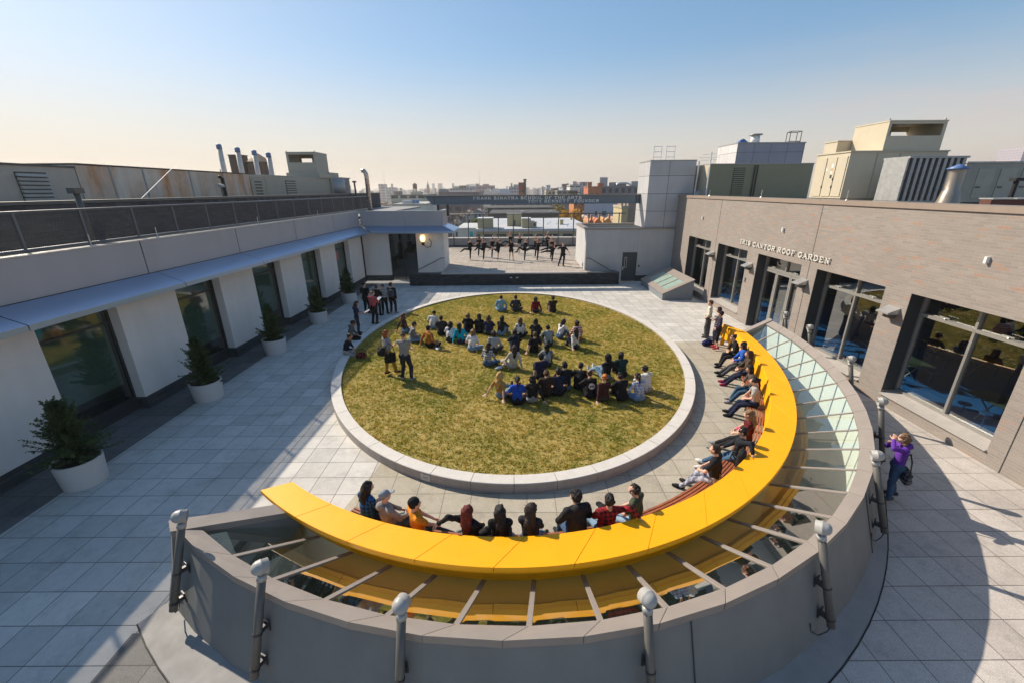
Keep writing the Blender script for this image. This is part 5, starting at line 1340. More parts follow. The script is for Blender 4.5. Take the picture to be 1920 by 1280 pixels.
# ================================================================== plants
LEAF_D = None
def leaf_mat(name, c1, c2, trans=.25):
    t = NT(name); co = t.coord()
    col = t.ramp(t.noise(co, 5, 4), [(.35, c1), (.65, c2)])
    t.set(col, .6, 0, .25)
    if trans:
        tb = t.n('BsdfTranslucent'); t.L.new(col, tb.inputs[0])
        mx = t.n('MixShader'); mx.inputs[0].default_value = trans
        t.L.new(t.p.outputs[0], mx.inputs[1]); t.L.new(tb.outputs[0], mx.inputs[2]); t.L.new(mx.outputs[0], t.out.inputs[0])
    return t.m
CONIFER = leaf_mat('juniper_foliage', (.030, .060, .025), (.10, .14, .05), .15)
BARK = plain('bark', (.09, .065, .045), .9, var=.3, scale=12)
def conifer(parent, h, rad, seed, z0):
    R = np.random.default_rng(seed)
    mb = MB(); mb.tube([(0, 0, z0 - .1), (.02, 0, z0 + h * .5), (0, .02, z0 + h * .92)], [.04, .03, .01], 7); mb.build('trunk', BARK, parent)
    V = []
    lim = MB()
    nbr = 175
    for k in range(nbr):
        f = (k / nbr) ** .95
        z = z0 + .03 + f * h * .78
        az = k * 2.399 + R.normal(0, .3)
        L = rad * (1.18 - f * .90) * R.uniform(.6, 1.28)
        if R.random() < .12: L *= 1.3
        el = (R.uniform(.35, .85) if f > .28 else R.uniform(-.15, .55)) + f * .5
        d = np.array([cos(az) * cos(el), sin(az) * cos(el), sin(el)])
        p0 = np.array([0, 0, z]); up = np.array([0, 0, 1.])
        n = int(26 * (.5 + L))
        if k % 3 == 0:
            lim.tube([p0, p0 + d * L * .5, p0 + d * L * .85 + np.array([0, 0, .05 * L])], [.012, .008, .003], 4, caps=False)
        for j in range(n):
            s = (j + R.random()) / n
            q = p0 + d * L * s + np.array([0, 0, .12 * L * s * s])
            # feathery shoots pointing forward off the branch
            for m in range(3):
                a = R.uniform(0, 2 * pi)
                e1 = np.cross(d, up); e1 /= np.linalg.norm(e1) + 1e-6; e2 = np.cross(e1, d)
                out = d * R.uniform(.5, 1.1) + (e1 * cos(a) + e2 * sin(a)) * R.uniform(.4, .9)
                out /= np.linalg.norm(out)
                ln = R.uniform(.05, .12) * (1.1 - .5 * s)
                side = np.cross(out, R.normal(0, 1, 3)); side /= np.linalg.norm(side) + 1e-6
                wd = ln * R.uniform(.16, .28)
                V += [q - side * wd * .4, q + out * ln * .5 + side * wd, q + out * ln, q + out * ln * .5 - side * wd]
    V = np.array(V)
    lim.build('branch', BARK, parent)
    np_mesh('foliage', V, np.arange(len(V)).reshape(-1, 4), CONIFER, parent, False)
PL = [((-10.25, 8.42), 1.78, .66, 'potted juniper in the white planter nearest the camera, its top leaning left', .46, .66), ((-10.2, 12.75), 1.78, .52, 'potted juniper in the second white planter from the camera', .47, .64), ((-10.18, 17.0), 1.72, .50, 'potted juniper in the third white planter, between two dark windows', .46, .62), ((-10.15, 21.3), 1.5, .48, 'potted juniper in the fourth white planter from the camera', .46, .62), ((-10.05, 25.5), 1.8, .46, 'potted juniper in the farthest white planter, near the standing group', .46, .62)]
for i, ((x, y), h, rad, lb, pr, ph) in enumerate(PL):
    P = thing('planter', lb.replace('potted juniper in the', 'round').replace('its top leaning left', 'left foreground'), 'planter', (x, y, 0), 0, 'round white planters along the white wall')
    mb = MB(); mb.lathe([(.001, .0), (pr * .88, .0), (pr * .90, .03), (pr, ph), (pr * .93, ph), (pr * .92, ph - .08), (.001, ph - .08)], n=36); mb.build('pot', MAT['pot'], P, True).modifiers.new('e', 'EDGE_SPLIT').split_angle = radians(35)
    mb = MB(); mb.lathe([(.001, ph - .07), (pr * .91, ph - .07)], n=24); mb.build('soil', MAT['soil'], P)
    S = thing('juniper', lb, 'shrub', (x, y, ph - .08), 0, 'potted junipers along the white wall')
    conifer(S, h, rad, 20 + i, .0)

def broadleaf(label, loc, h, cr, m, seed, n=1500, leaf=.55, group=None):
    R = np.random.default_rng(seed)
    T = thing('tree', label, 'tree', loc, 0, group)
    mb = MB(); mb.tube([(0, 0, 0), (.1, 0, h * .4), (0, .1, h * .75)], [.28, .2, .08], 8); 
    for k in range(6):
        a = k * 1.1; mb.tube([(.05, 0, h * (.3 + .05 * k)), (cos(a) * cr * .6, sin(a) * cr * .6, h * (.5 + .06 * k))], [.1, .03], 5)
    mb.build('trunk', BARK, T)
    C = R.normal(0, 1, (26, 3)); C /= np.linalg.norm(C, axis=1)[:, None]; C *= (R.random((26, 1)) ** .4) * np.array([cr, cr, h * .34]); C[:, 2] += h * .62
    i = R.integers(0, 26, n); q = C[i] + R.normal(0, 1, (n, 3)) * cr * .17
    a = R.normal(0, 1, (n, 3)); a /= np.linalg.norm(a, axis=1)[:, None]; b = np.cross(a, R.normal(0, 1, (n, 3))); b /= np.linalg.norm(b, axis=1)[:, None]
    s = leaf * (.6 + .8 * R.random((n, 1)))
    V = np.stack([q - a * s, q + b * s * .6, q + a * s, q - b * s * .6], 1).reshape(-1, 3)
    np_mesh('crown', V, np.arange(len(V)).reshape(-1, 4), m, T, False)
GOLD = leaf_mat('golden_autumn_leaves', (.42, .20, .015), (.62, .36, .03)); OLV = leaf_mat('olive_autumn_leaves', (.10, .09, .02), (.26, .17, .04)); GRN = leaf_mat('green_leaves', (.06, .09, .02), (.17, .20, .04))
def gl(p): return (p[0], p[1], GZ)
TR = [('golden autumn tree under the beam beside the orange brick house', (17.446, 130.000, 1.424), 4.3, GOLD), ('green lower tree in front of the golden autumn tree', (17.949, 118.000, -0.719), 3.2, GRN), ('dark olive autumn tree left of the golden one', (20.791, 185.000, -0.066), 5.5, OLV), ('rusty olive tree beside the black roofed market hall', (20.062, 205.000, -0.287), 5.0, OLV), ('small yellow green tree behind the black shed roofs', (3.129, 150.000, -0.803), 2.6, GRN), ('small green tree left of the workshop bulkhead', (-8.676, 110.000, -0.442), 2.2, GRN), ('dark green tree between apartment house and beige block', (34.430, 140.000, 1.731), 2.4, GRN)]
for i, (lb, p, cr, m) in enumerate(TR):
    broadleaf(lb, gl(p), p[2] - GZ, cr, m, 60 + i, 2200, .6, 'trees beyond the stage fence')

# ================================================================== people: blended distance fields turned into one skin each
def smin(a, b, k):
    h = np.maximum(k - np.abs(a - b), 0) / k
    return np.minimum(a, b) - h * h * k * .25
class Field:
    """prims: ('c', a, b, ra, rb, k) tapered capsule, ('e', centre, radii, R, k) ellipsoid, leading '-' subtracts"""
    def __init__(s, prims, h):
        lo = np.full(3, 1e9); hi = -lo
        for p in prims:
            if p[0][0] == '-': continue
            if p[0] == 'c':
                r = max(p[3], p[4]); P = np.array([p[1], p[2]])
            else:
                r = max(p[2]); P = np.array([p[1]])
            lo = np.minimum(lo, P.min(0) - r); hi = np.maximum(hi, P.max(0) + r)
        s.h = h; s.o = lo - 3 * h
        n = np.ceil((hi - lo) / h).astype(int) + 7
        s.ax = [s.o[i] + np.arange(n[i]) * h for i in range(3)]
        F = np.full(n, 9.0, np.float32)
        for p in prims:
            neg = p[0][0] == '-'; ty = p[0][-1]
            k = p[5] if ty == 'c' else p[4]
            if ty == 'c':
                a, b = np.array(p[1], float), np.array(p[2], float); r = max(p[3], p[4]); l2, h2 = np.minimum(a, b) - r, np.maximum(a, b) + r
            else:
                a = np.array(p[1], float); r = max(p[2]); l2, h2 = a - r, a + r
            m = k + 2.5 * h
            i0 = np.clip(np.floor((l2 - m - s.o) / h).astype(int), 0, n); i1 = np.clip(np.ceil((h2 + m - s.o) / h).astype(int) + 1, 0, n)
            if np.any(i1 <= i0): continue
            sl = tuple(slice(i0[q], i1[q]) for q in range(3))
            X = [s.ax[q][sl[q]] for q in range(3)]
            X = np.stack(np.meshgrid(*X, indexing='ij'), -1)
            if ty == 'c':
                ba = b - a; L = max(ba @ ba, 1e-9)
                t = np.clip(((X - a) @ ba) / L, 0, 1)
                d = np.linalg.norm(X - a - t[..., None] * ba, axis=-1) - (p[3] + (p[4] - p[3]) * t)
            else:
                q = (X - a) @ np.array(p[3]); rr = np.array(p[2])
                k0 = np.linalg.norm(q / rr, axis=-1); k1 = np.linalg.norm(q / (rr * rr), axis=-1)
                d = k0 * (k0 - 1) / np.maximum(k1, 1e-6)
            if neg: F[sl] = np.maximum(F[sl], -d)
            else: F[sl] = smin(F[sl], d.astype(np.float32), max(k, 1e-4))
        s.F = F
    def mesh(s):
        F = s.F; S = F < 0
        n = np.array(F.shape)
        c = [(i, j, k) for i in (0, 1) for j in (0, 1) for k in (0, 1)]
        cut = lambda A, d: A[d[0]:n[0] - 1 + d[0], d[1]:n[1] - 1 + d[1], d[2]:n[2] - 1 + d[2]]
        cnt = sum(cut(S, d).astype(np.int8) for d in c)
        act = (cnt > 0) & (cnt < 8)
        idx = np.full(act.shape, -1, np.int64); cells = np.argwhere(act); idx[act] = np.arange(len(cells))
        acc = np.zeros((len(cells), 3)); num = np.zeros(len(cells))
        cv = {d: F[cells[:, 0] + d[0], cells[:, 1] + d[1], cells[:, 2] + d[2]] for d in c}
        for a in c:
            for q in range(3):
                if a[q]: continue
                b = tuple(1 if i == q else a[i] for i in range(3))
                fa, fb = cv[a], cv[b]; m = (fa < 0) != (fb < 0)
                t = fa[m] / (fa[m] - fb[m])
                P = np.tile(np.array(a, float), (m.sum(), 1)); P[:, q] += t
                acc[m] += P; num[m] += 1
        V = (cells + acc / np.maximum(num, 1)[:, None]) * s.h + s.o
        quads = []
        for q in range(3):
            u, v = (q + 1) % 3, (q + 2) % 3
            lo = [slice(0, n[i]) for i in range(3)]; hi = list(lo)
            lo[q] = slice(0, n[q] - 1); hi[q] = slice(1, n[q])
            A, B = S[tuple(lo)], S[tuple(hi)]
            E = np.argwhere(A != B)
            E = E[(E[:, u] > 0) & (E[:, v] > 0) & (E[:, u] < n[u] - 1) & (E[:, v] < n[v] - 1)]
            if not len(E): continue
            fl = A[E[:, 0], E[:, 1], E[:, 2]]
            du = np.zeros(3, int); du[u] = 1; dv = np.zeros(3, int); dv[v] = 1
            g = lambda X: idx[X[:, 0], X[:, 1], X[:, 2]]
            Q = np.stack([g(E - du - dv), g(E - dv), g(E), g(E - du)], 1)
            Q[~fl] = Q[~fl][:, ::-1]
            quads.append(Q)
        Q = np.concatenate(quads); Q = Q[(Q >= 0).all(1)]
        return V, Q
I3 = np.eye(3)
def nrm(v):
    v = np.array(v, float); return v / (np.linalg.norm(v) + 1e-9)
def ik(a, t, l1, l2, hint):
    a = np.array(a, float); t = np.array(t, float); d = t - a; L = np.linalg.norm(d); L2 = min(max(L, abs(l1 - l2) + .02), (l1 + l2) * .995)
    d = d / (L + 1e-9); t = a + d * L2
    x = (l1 * l1 - l2 * l2 + L2 * L2) / (2 * L2); y = sqrt(max(l1 * l1 - x * x, 0))
    hp = np.array(hint, float); hp = hp - d * (hp @ d); hp = nrm(hp)
    return a + d * x + hp * y, t

# ---- templates: head, hand, hair (head frame: origin at head centre, +y face, +z crown)
def head_template():
    P = [('e', (0, -.008, .02), (.076, .096, .092), I3, .03), ('e', (0, .022, -.045), (.058, .068, .070), I3, .04), ('c', (0, .055, -.085), (0, .058, -.09), .024, .022, .03),
         ('c', (0, .082, .02), (0, .105, -.022), .010, .015, .012), ('e', (.078, -.005, -.01), (.012, .022, .034), I3, .01), ('e', (-.078, -.005, -.01), (.012, .022, .034), I3, .01),
         ('c', (-.03, .083, -.062), (.03, .083, -.062), .009, .009, .012), ('c', (.045, .066, -.02), (.05, .05, -.03), .022, .02, .03), ('c', (-.045, .066, -.02), (-.05, .05, -.03), .022, .02, .03),
         ('c', (0, -.02, -.07), (0, -.035, -.17), .052, .055, .03)]
    P += [('-e', (.032, .097, .012), (.017, .012, .009), I3, .005), ('-e', (-.032, .097, .012), (.017, .012, .009), I3, .005)]
    V, Q = Field(P, .0085).mesh()
    C = V[Q].mean(1); mi = np.zeros(len(Q), int)
    for sx in (-1, 1):
        mi[(np.abs(C[:, 0] - sx * .032) < .0105) & (np.abs(C[:, 2] - .012) < .0055) & (C[:, 1] > .06)] = 1
    mi[(np.abs(C[:, 0]) < .026) & (np.abs(C[:, 2] + .062) < .008) & (C[:, 1] > .06)] = 2
    return V, Q, mi
def hand_template(curl):
    """wrist at origin, fingers along +y, palm facing -z, thumb on +x"""
    P = [('e', (0, .045, 0), (.041, .052, .015), I3, .012), ('c', (0, -.02, 0), (0, .02, 0), .026, .028, .02)]
    for i, (x, l) in enumerate(((.030, .070), (.010, .080), (-.011, .074), (-.030, .056))):
        a = np.array([x, .085, 0]); sp = (x) * .35
        p = a
        for s in range(3):
            ang = curl * (.35 + s * .55); ln = l * (.45, .32, .23)[s]
            q = p + np.array([sp * ln * 8 * .3, cos(ang) * ln, -sin(ang) * ln])
            P.append(('c', p, q, .0098 - .0008 * s, .0092 - .0008 * s, .004)); p = q
    a = np.array([.034, .025, -.004]); b = a + np.array([.030, .030, -.012]); c = b + np.array([.010, .028, -.010])
    P += [('c', a, b, .013, .0115, .008), ('c', b, c, .0112, .009, .004)]
    V, Q = Field(P, .0062).mesh()
    return V, Q
HEAD = head_template(); HANDS = {0: hand_template(.15), 1: hand_template(.75)}
def hair_prims(kind):
    cap = [('e', (0, -.018, .032), (.088, .104, .098), I3, .02)]
    face = [('-e', (0, .115, -.045), (.082, .085, .10), I3, .01)]
    neckcut = [('-e', (0, .03, -.17), (.12, .10, .10), I3, .01)]
    if kind == 'short': return cap + [('e', (0, -.05, -.02), (.078, .06, .07), I3, .03)] + face + [('-e', (0, .02, -.13), (.12, .13, .075), I3, .01)]
    if kind == 'crop': return [('e', (0, -.016, .03), (.081, .100, .092), I3, .02)] + [('-e', (0, .115, -.045), (.085, .085, .11), I3, .01), ('-e', (0, .03, -.12), (.14, .14, .09), I3, .01)]
    if kind == 'bald': return [('e', (0, -.03, -.01), (.079, .075, .05), I3, .02), ('-e', (0, .05, .06), (.09, .13, .075), I3, .01), ('-e', (0, .115, -.045), (.085, .085, .11), I3, .01)]
    if kind == 'afro': return [('e', (0, -.03, .045), (.125, .125, .115), I3, .02)] + [('-e', (0, .125, -.04), (.080, .085, .10), I3, .01)]
    if kind == 'bob': return cap + [('c', (.062, -.02, .0), (.068, -.01, -.13), .035, .028, .04), ('c', (-.062, -.02, .0), (-.068, -.01, -.13), .035, .028, .04), ('c', (0, -.065, .0), (0, -.075, -.14), .06, .05, .05)] + face
    if kind == 'long': return cap + [('c', (.058, -.03, .0), (.070, -.055, -.26), .036, .026, .04), ('c', (-.058, -.03, .0), (-.070, -.055, -.26), .036, .026, .04), ('c', (0, -.06, .02), (0, -.125, -.20), .070, .062, .05), ('c', (0, -.125, -.20), (.01, -.135, -.40), .062, .022, .05), ('c', (.045, -.07, .0), (.075, -.115, -.30), .050, .018, .04), ('c', (-.045, -.07, .0), (-.07, -.115, -.34), .050, .016, .04), ('c', (.03, -.1, -.1), (.045, -.14, -.37), .04, .012, .03)] + face
    if kind == 'wavy': return cap + [('c', (.066, -.02, .0), (.085, -.045, -.22), .045, .035, .04), ('c', (-.066, -.02, .0), (-.085, -.045, -.22), .045, .035, .04), ('c', (0, -.08, .02), (0, -.115, -.27), .075, .055, .05), ('c', (.05, .0, -.05), (.07, .02, -.2), .028, .018, .03)] + face
    if kind == 'pony': return [('e', (0, -.018, .03), (.084, .101, .094), I3, .02), ('e', (0, -.125, .05), (.035, .04, .035), I3, .02), ('c', (0, -.135, .04), (0, -.16, -.26), .032, .014, .02)] + face + [('-e', (0, .02, -.14), (.12, .12, .08), I3, .01)]
    if kind == 'bun': return [('e', (0, -.018, .03), (.084, .101, .094), I3, .02), ('e', (0, -.09, .105), (.052, .05, .045), I3, .02)] + face + [('-e', (0, .02, -.14), (.12, .12, .08), I3, .01)]
    if kind == 'beanie': return [('e', (0, -.022, .045), (.090, .108, .095), I3, .02), ('c', (0, -.03, .0), (0, -.03, .005), .088, .088, .02), ('-e', (0, .12, -.05), (.088, .085, .085), I3, .01), ('-e', (0, .03, -.135), (.14, .15, .09), I3, .01)]
    if kind == 'cap': return [('e', (0, -.018, .045), (.088, .105, .085), I3, .02), ('e', (0, .125, .035), (.068, .075, .012), I3, .015), ('-e', (0, .02, -.06), (.14, .17, .065), I3, .01)]
    if kind == 'hood': return [('e', (0, -.035, .015), (.108, .118, .125), I3, .02), ('c', (0, -.08, -.1), (0, -.07, -.16), .085, .10, .05), ('-e', (0, .13, -.02), (.078, .12, .11), I3, .01)]
    return cap + face
_hair = {}
def hair_mesh(kind):
    if kind not in _hair: _hair[kind] = Field(hair_prims(kind), .0105).mesh()
    return _hair[kind]

# ---- clothing materials
_cloth = {}
def cloth(spec):
    """spec: (r,g,b) or (pattern, colour, colour2)"""
    if spec in _cloth: return _cloth[spec]
    if not isinstance(spec[0], str):
        t = NT('cloth'); co = t.coord(); col = spec
        c = t.ramp(t.noise(co, 9, 5, .65), [(.3, [x * .72 for x in col]), (.7, [min(1, x * 1.22 + .004) for x in col])])
        t.bump(t.noise(co, 26, 4), .02, .55); t.set(c, .85, 0, .2)
    else:
        kind, c1, c2 = spec
        t = NT(kind + '_cloth'); co = t.coord(); sx = t.n('SeparateXYZ'); t.L.new(co, sx.inputs[0])
        st = lambda o, per, duty: t.math('LESS_THAN', t.math('FRACT', t.math('MULTIPLY', o, 1 / per)), duty)
        if kind == 'hstripe': m = st(sx.outputs[2], .075, .45)
        elif kind == 'fine': m = st(sx.outputs[2], .042, .4)
        elif kind == 'plaid':
            a = st(sx.outputs[2], .085, .5); b = st(t.math('ADD', sx.outputs[0], t.math('MULTIPLY', sx.outputs[1], .6)), .085, .5)
            m = t.math('MULTIPLY', t.math('ADD', a, b), .5)
        elif kind == 'graphic': m = t.math('GREATER_THAN', t.noise(co, 11, 3), .57)
        elif kind == 'camo': m = t.ramp(t.noise(co, 13, 3), [(.42, 0), (.48, .6), (.56, 1)], 'CONSTANT')
        else: m = st(sx.outputs[2], .1, .5)
        c = t.mix(m, c1, c2); c = t.mix(1, c, t.ramp(t.noise(co, 12, 4), [(.3, .8), (.7, 1.12)]), 'MULTIPLY')
        t.bump(t.noise(co, 26, 4), .02, .5); t.set(c, .85, 0, .2)
    _cloth[spec] = t.m
    return t.m
_skin = {}
def skin(tone):
    if tone not in _skin:
        base = {0: (.62, .36, .26), 1: (.48, .26, .17), 2: (.30, .15, .09), 3: (.14, .065, .04)}[tone]
        t = NT('skin'); co = t.coord(); c = t.ramp(t.noise(co, 14, 4), [(.3, [x * .9 for x in base]), (.7, [min(1, x * 1.08) for x in base])]); t.set(c, .5, 0, .35)
        t.p.inputs['Subsurface Weight'].default_value = .08; t.p.inputs['Subsurface Radius'].default_value = (.02, .008, .004)
        l = NT('lips'); l.set([base[0] * .8, base[1] * .55, base[2] * .6], .45)
        _skin[tone] = (t.m, plain('eye_dark', (.02, .015, .012), .3), l.m)
    return _skin[tone]
HAIRC = {'black': (.012, .010, .010), 'dark': (.028, .018, .013), 'brown': (.075, .04, .022), 'lbrown': (.17, .095, .045), 'blond': (.42, .25, .09), 'red': (.24, .07, .02), 'dred': (.10, .012, .012), 'grey': (.2, .19, .18), 'orange': (.40, .13, .03)}
_hm = {}
def hair_mat(c):
    if c not in _hm:
        t = NT('hair'); co = t.coord(); mp = t.n('Mapping'); t.L.new(co, mp.inputs[0]); mp.inputs['Scale'].default_value = (1, 1, .12)
        col = HAIRC[c] if isinstance(c, str) else c
        n_ = t.noise(mp.outputs[0], 70, 3)
        t.set(t.ramp(n_, [(.3, [x * .5 for x in col]), (.7, [min(1, x * 1.7) for x in col])]), .62, 0, .3); t.bump(n_, .012, .9)
        _hm[c] = t.m
    return _hm[c]

def wob(V, rng, amp=.006, f=22):
    o = np.zeros_like(V)
    for k in range(5):
        w = rng.normal(0, 1, 3) * f; ph = rng.uniform(0, 6.28); d = rng.normal(0, 1, 3); d /= np.linalg.norm(d)
        o += np.sin(V @ w + ph)[:, None] * d
    return V + o * amp * .55

def person(label, loc, face, pose, hair=('short', 'black'), tone=1, top=(.02, .02, .02), sleeve=2, low=(.02, .02, .03), lowlen=2, shoe=(.02, .02, .02), group=None, height=1.68, female=False, headyaw=0, headpitch=0, skirt=False, vox=.019, collar=None, seed=None, strap=None, jacket=None):
    """one figure: an Empty at its base with body, hair, top, trousers and shoes. face: degrees ccw from +y"""
    person.n += 1
    rng = np.random.default_rng(person.n if seed is None else seed)
    s = height / 1.68
    J = pose(rng) if callable(pose) else pose
    g = lambda k, d=None: J.get(k, d)
    pel = np.array(g('pelvis'), float); sp = nrm(g('spine', (0, 0, 1))); tw = g('twist', 0.0)
    hr = np.array(g('hipright', (1, 0, 0)), float)
    sh_r = nrm(np.array([cos(tw), sin(tw), 0])); sh_r = nrm(sh_r + np.array([0, 0, g('tilt', 0.0)]))
    bend = np.array(g('bend', (0, 0, 0)), float)
    ch = pel + sp * .27 * s; nk = ch + nrm(sp + bend) * .235 * s
    hd_dir = nrm(np.array(g('neck', sp + bend * 1.2 + np.array([0, .12, 0]))))
    hc = nk + hd_dir * .185 * s
    sw = (.155 if female else .180) * s
    sh = {1: nk - nrm(sp + bend) * .035 + sh_r * sw, -1: nk - nrm(sp + bend) * .035 - sh_r * sw}
    hip = {1: pel + hr * .088 * s, -1: pel - hr * .088 * s}
    el, wr, kn, an, toe = {}, {}, {}, {}, {}
    for k in (1, -1):
        S_ = 'R' if k > 0 else 'L'
        el[k], wr[k] = ik(sh[k], g('wrist' + S_), .275 * s, .245 * s, g('elbow' + S_, (k * .6, -.6, -.5)))
        kn[k], an[k] = ik(hip[k], g('ankle' + S_), .405 * s, .405 * s, g('knee' + S_, (k * .15, 1, .6)))
        toe[k] = an[k] + nrm(g('foot' + S_, (k * .15, 1, -.25))) * .17 * s
    r = thing('person', label, 'person', loc, radians(face), group)
    slim = .92 if female else 1.0
    # body
    B = []
    t_in = .016
    for k in (1, -1):
        bare = sleeve < 2
        B += [('c', sh[k], el[k], .046 * s * slim, .037 * s * slim, .02), ('c', el[k], wr[k], .037 * s * slim, .026 * s * slim, .015)]
        B += [('c', hip[k], kn[k], (.072 if lowlen == 0 else .058) * s, .050 * s, .03), ('c', kn[k], an[k], .050 * s, .034 * s, .02), ('c', an[k] + np.array([0, 0, 0]), toe[k], .034 * s, .026 * s, .02)]
        B += [('c', nk - sp * .02 * s, sh[k], .040 * s, .046 * s, .05)]
    B += [('c', hip[1], hip[-1], .062 * s, .062 * s, .03), ('c', pel + sp * .05, ch, .066 * s, .066 * s, .03), ('c', ch - sh_r * .04 * s, nk - sp * .07 * s - sh_r * .065 * s, .060 * s, .055 * s, .03), ('c', ch + sh_r * .04 * s, nk - sp * .07 * s + sh_r * .065 * s, .060 * s, .055 * s, .03), ('c', nk - sp * .02, nk + hd_dir * .08 * s, .052 * s, .048 * s, .03)]
    V, Q = Field(B, vox).mesh(); parts_v = [V]; parts_q = [Q]; mi = [np.zeros(len(Q), int)]; nv = len(V)
    # head joined on
    fy = nrm(np.array([-sin(headyaw + tw * .5), cos(headyaw + tw * .5), -headpitch])); z_ = nrm(hd_dir - fy * (hd_dir @ fy) * .75 + np.array([0, 0, .35]))
    x_ = nrm(np.cross(fy, z_)); fy = np.cross(z_, x_); HR = np.stack([x_, fy, z_], 1) * s
    hv, hq, hm = HEAD; parts_v.append(hv @ HR.T + hc); parts_q.append(hq + nv); mi.append(hm); nv += len(hv)
    for k in (1, -1):
        d = nrm(wr[k] - el[k]); ho = 'handR' if k > 0 else 'handL'
        d = nrm(g(ho, d)); pn = nrm(g(ho + '_palm', (0, 0, -1)) if g(ho + '_palm') is not None else np.array([-k * .7, 0, -.5]))
        zz_ = -pn; zz_ = nrm(zz_ - d * (zz_ @ d)); xx = np.cross(d, zz_)
        M = np.stack([xx, d, zz_], 1) * s
        v, q = HANDS[g('curl', 1)]
        # the thumb points to the side nearest the body's centre line
        if (xx[0] * -k) < 0: v = v * np.array([-1, 1, 1]); q = q[:, ::-1]
        parts_v.append(v @ M.T + wr[k]); parts_q.append(q + nv); mi.append(np.zeros(len(q), int)); nv += len(v)
    np_mesh('body', np.concatenate(parts_v), np.concatenate(parts_q), list(skin(tone)), r, True, np.concatenate(mi))
    # hair or hat
    hk, hcx = hair
    hv, hq = hair_mesh(hk); hv = wob(hv, rng, .004, 30) if hk in ('cap', 'beanie', 'hood') else wob(wob(hv, rng, .014, 28), rng, .008, 75)
    hm_ = cloth(hcx) if hk in ('cap', 'beanie', 'hood') else hair_mat(hcx)
    np_mesh({'cap': 'cap', 'beanie': 'beanie', 'hood': 'hood'}.get(hk, 'hair'), hv @ HR.T + hc, hq, hm_, r, True)
    if hk in ('cap', 'beanie') and len(hair) == 2:
        hv, hq = hair_mesh('crop'); np_mesh('hair', (hv * .985) @ HR.T + hc, hq, hair_mat('black'), r, True)
    # top
    T = [('c', pel + sp * .06 * s - hr * .055 * s, nk - sp * .075 * s - sh_r * .085 * s, .103 * s * slim, .095 * s * slim, .05), ('c', pel + sp * .06 * s + hr * .055 * s, nk - sp * .075 * s + sh_r * .085 * s, .103 * s * slim, .095 * s * slim, .05), ('c', ch, nk - sp * .01 * s, .105 * s, .062 * s, .05)]
    for k in (1, -1):
        T.append(('c', nk - sp * .03 * s, sh[k], .055 * s, .064 * s, .05))
        if sleeve == 1: T.append(('c', sh[k], sh[k] * .35 + el[k] * .65, .066 * s * slim, .062 * s * slim, .03))
        if sleeve == 2: T += [('c', sh[k], el[k], .066 * s * slim, .054 * s * slim, .03), ('c', el[k], el[k] * .06 + wr[k] * .94, .054 * s * slim, .040 * s * slim, .02)]
    if collar: T.append(('c', nk - sp * .01 * s - np.array([0, .05, 0]), nk + sp * .03 * s - np.array([0, .07, .02]), .075 * s, .085 * s, .03))
    if skirt and skirt != 'long': pass
    V, Q = Field(T, vox).mesh(); V = wob(V, rng, .007)
    if sleeve == 0:
        pass
    np_mesh('top', V, Q, cloth(top), r, True)
    # trousers or skirt
    L = [('c', hip[1], hip[-1], .108 * s, .108 * s, .05), ('c', pel, pel + sp * .09 * s, .112 * s, .106 * s, .04)]
    for k in (1, -1):
        if lowlen == 0: L.append(('c', hip[k], hip[k] * .62 + kn[k] * .38, .098 * s, .086 * s, .04))
        else:
            L.append(('c', hip[k], kn[k], .095 * s, .070 * s, .04))
            if lowlen == 1: L.append(('c', kn[k], kn[k] * .75 + an[k] * .25, .069 * s, .062 * s, .02))
            if lowlen == 2: L.append(('c', kn[k], kn[k] * .05 + an[k] * .95, .067 * s, .056 * s, .02))
    if skirt:
        mk = (kn[1] + kn[-1]) / 2; ma = (an[1] + an[-1]) / 2
        end = ma if skirt == 'long' else mk
        for w in (-.09, 0, .09): L.append(('c', pel + hr * w * .8, end + hr * w * 1.5 + np.array([0, 0, .03]), .10 * s, .11 * s, .06))
    V, Q = Field(L, vox).mesh(); V = wob(V, rng, .006)
    np_mesh('skirt' if skirt else 'trousers', V, Q, cloth(low), r, True)
    # shoes
    if shoe:
        for k in (1, -1):
            d = nrm(toe[k] - an[k]); heel = an[k] - d * .05 * s + np.array([0, 0, -.012])
            P = [('c', heel, an[k] + d * .10 * s - np.array([0, 0, .01]), .048 * s, .047 * s, .02), ('c', an[k] + d * .1 * s - np.array([0, 0, .01]), toe[k] - np.array([0, 0, .004]), .047 * s, .036 * s, .02)]
            V, Q = Field(P, min(vox, .016)).mesh(); np_mesh('shoe', V, Q, cloth(shoe), r, True)
    return r
person.n = 0

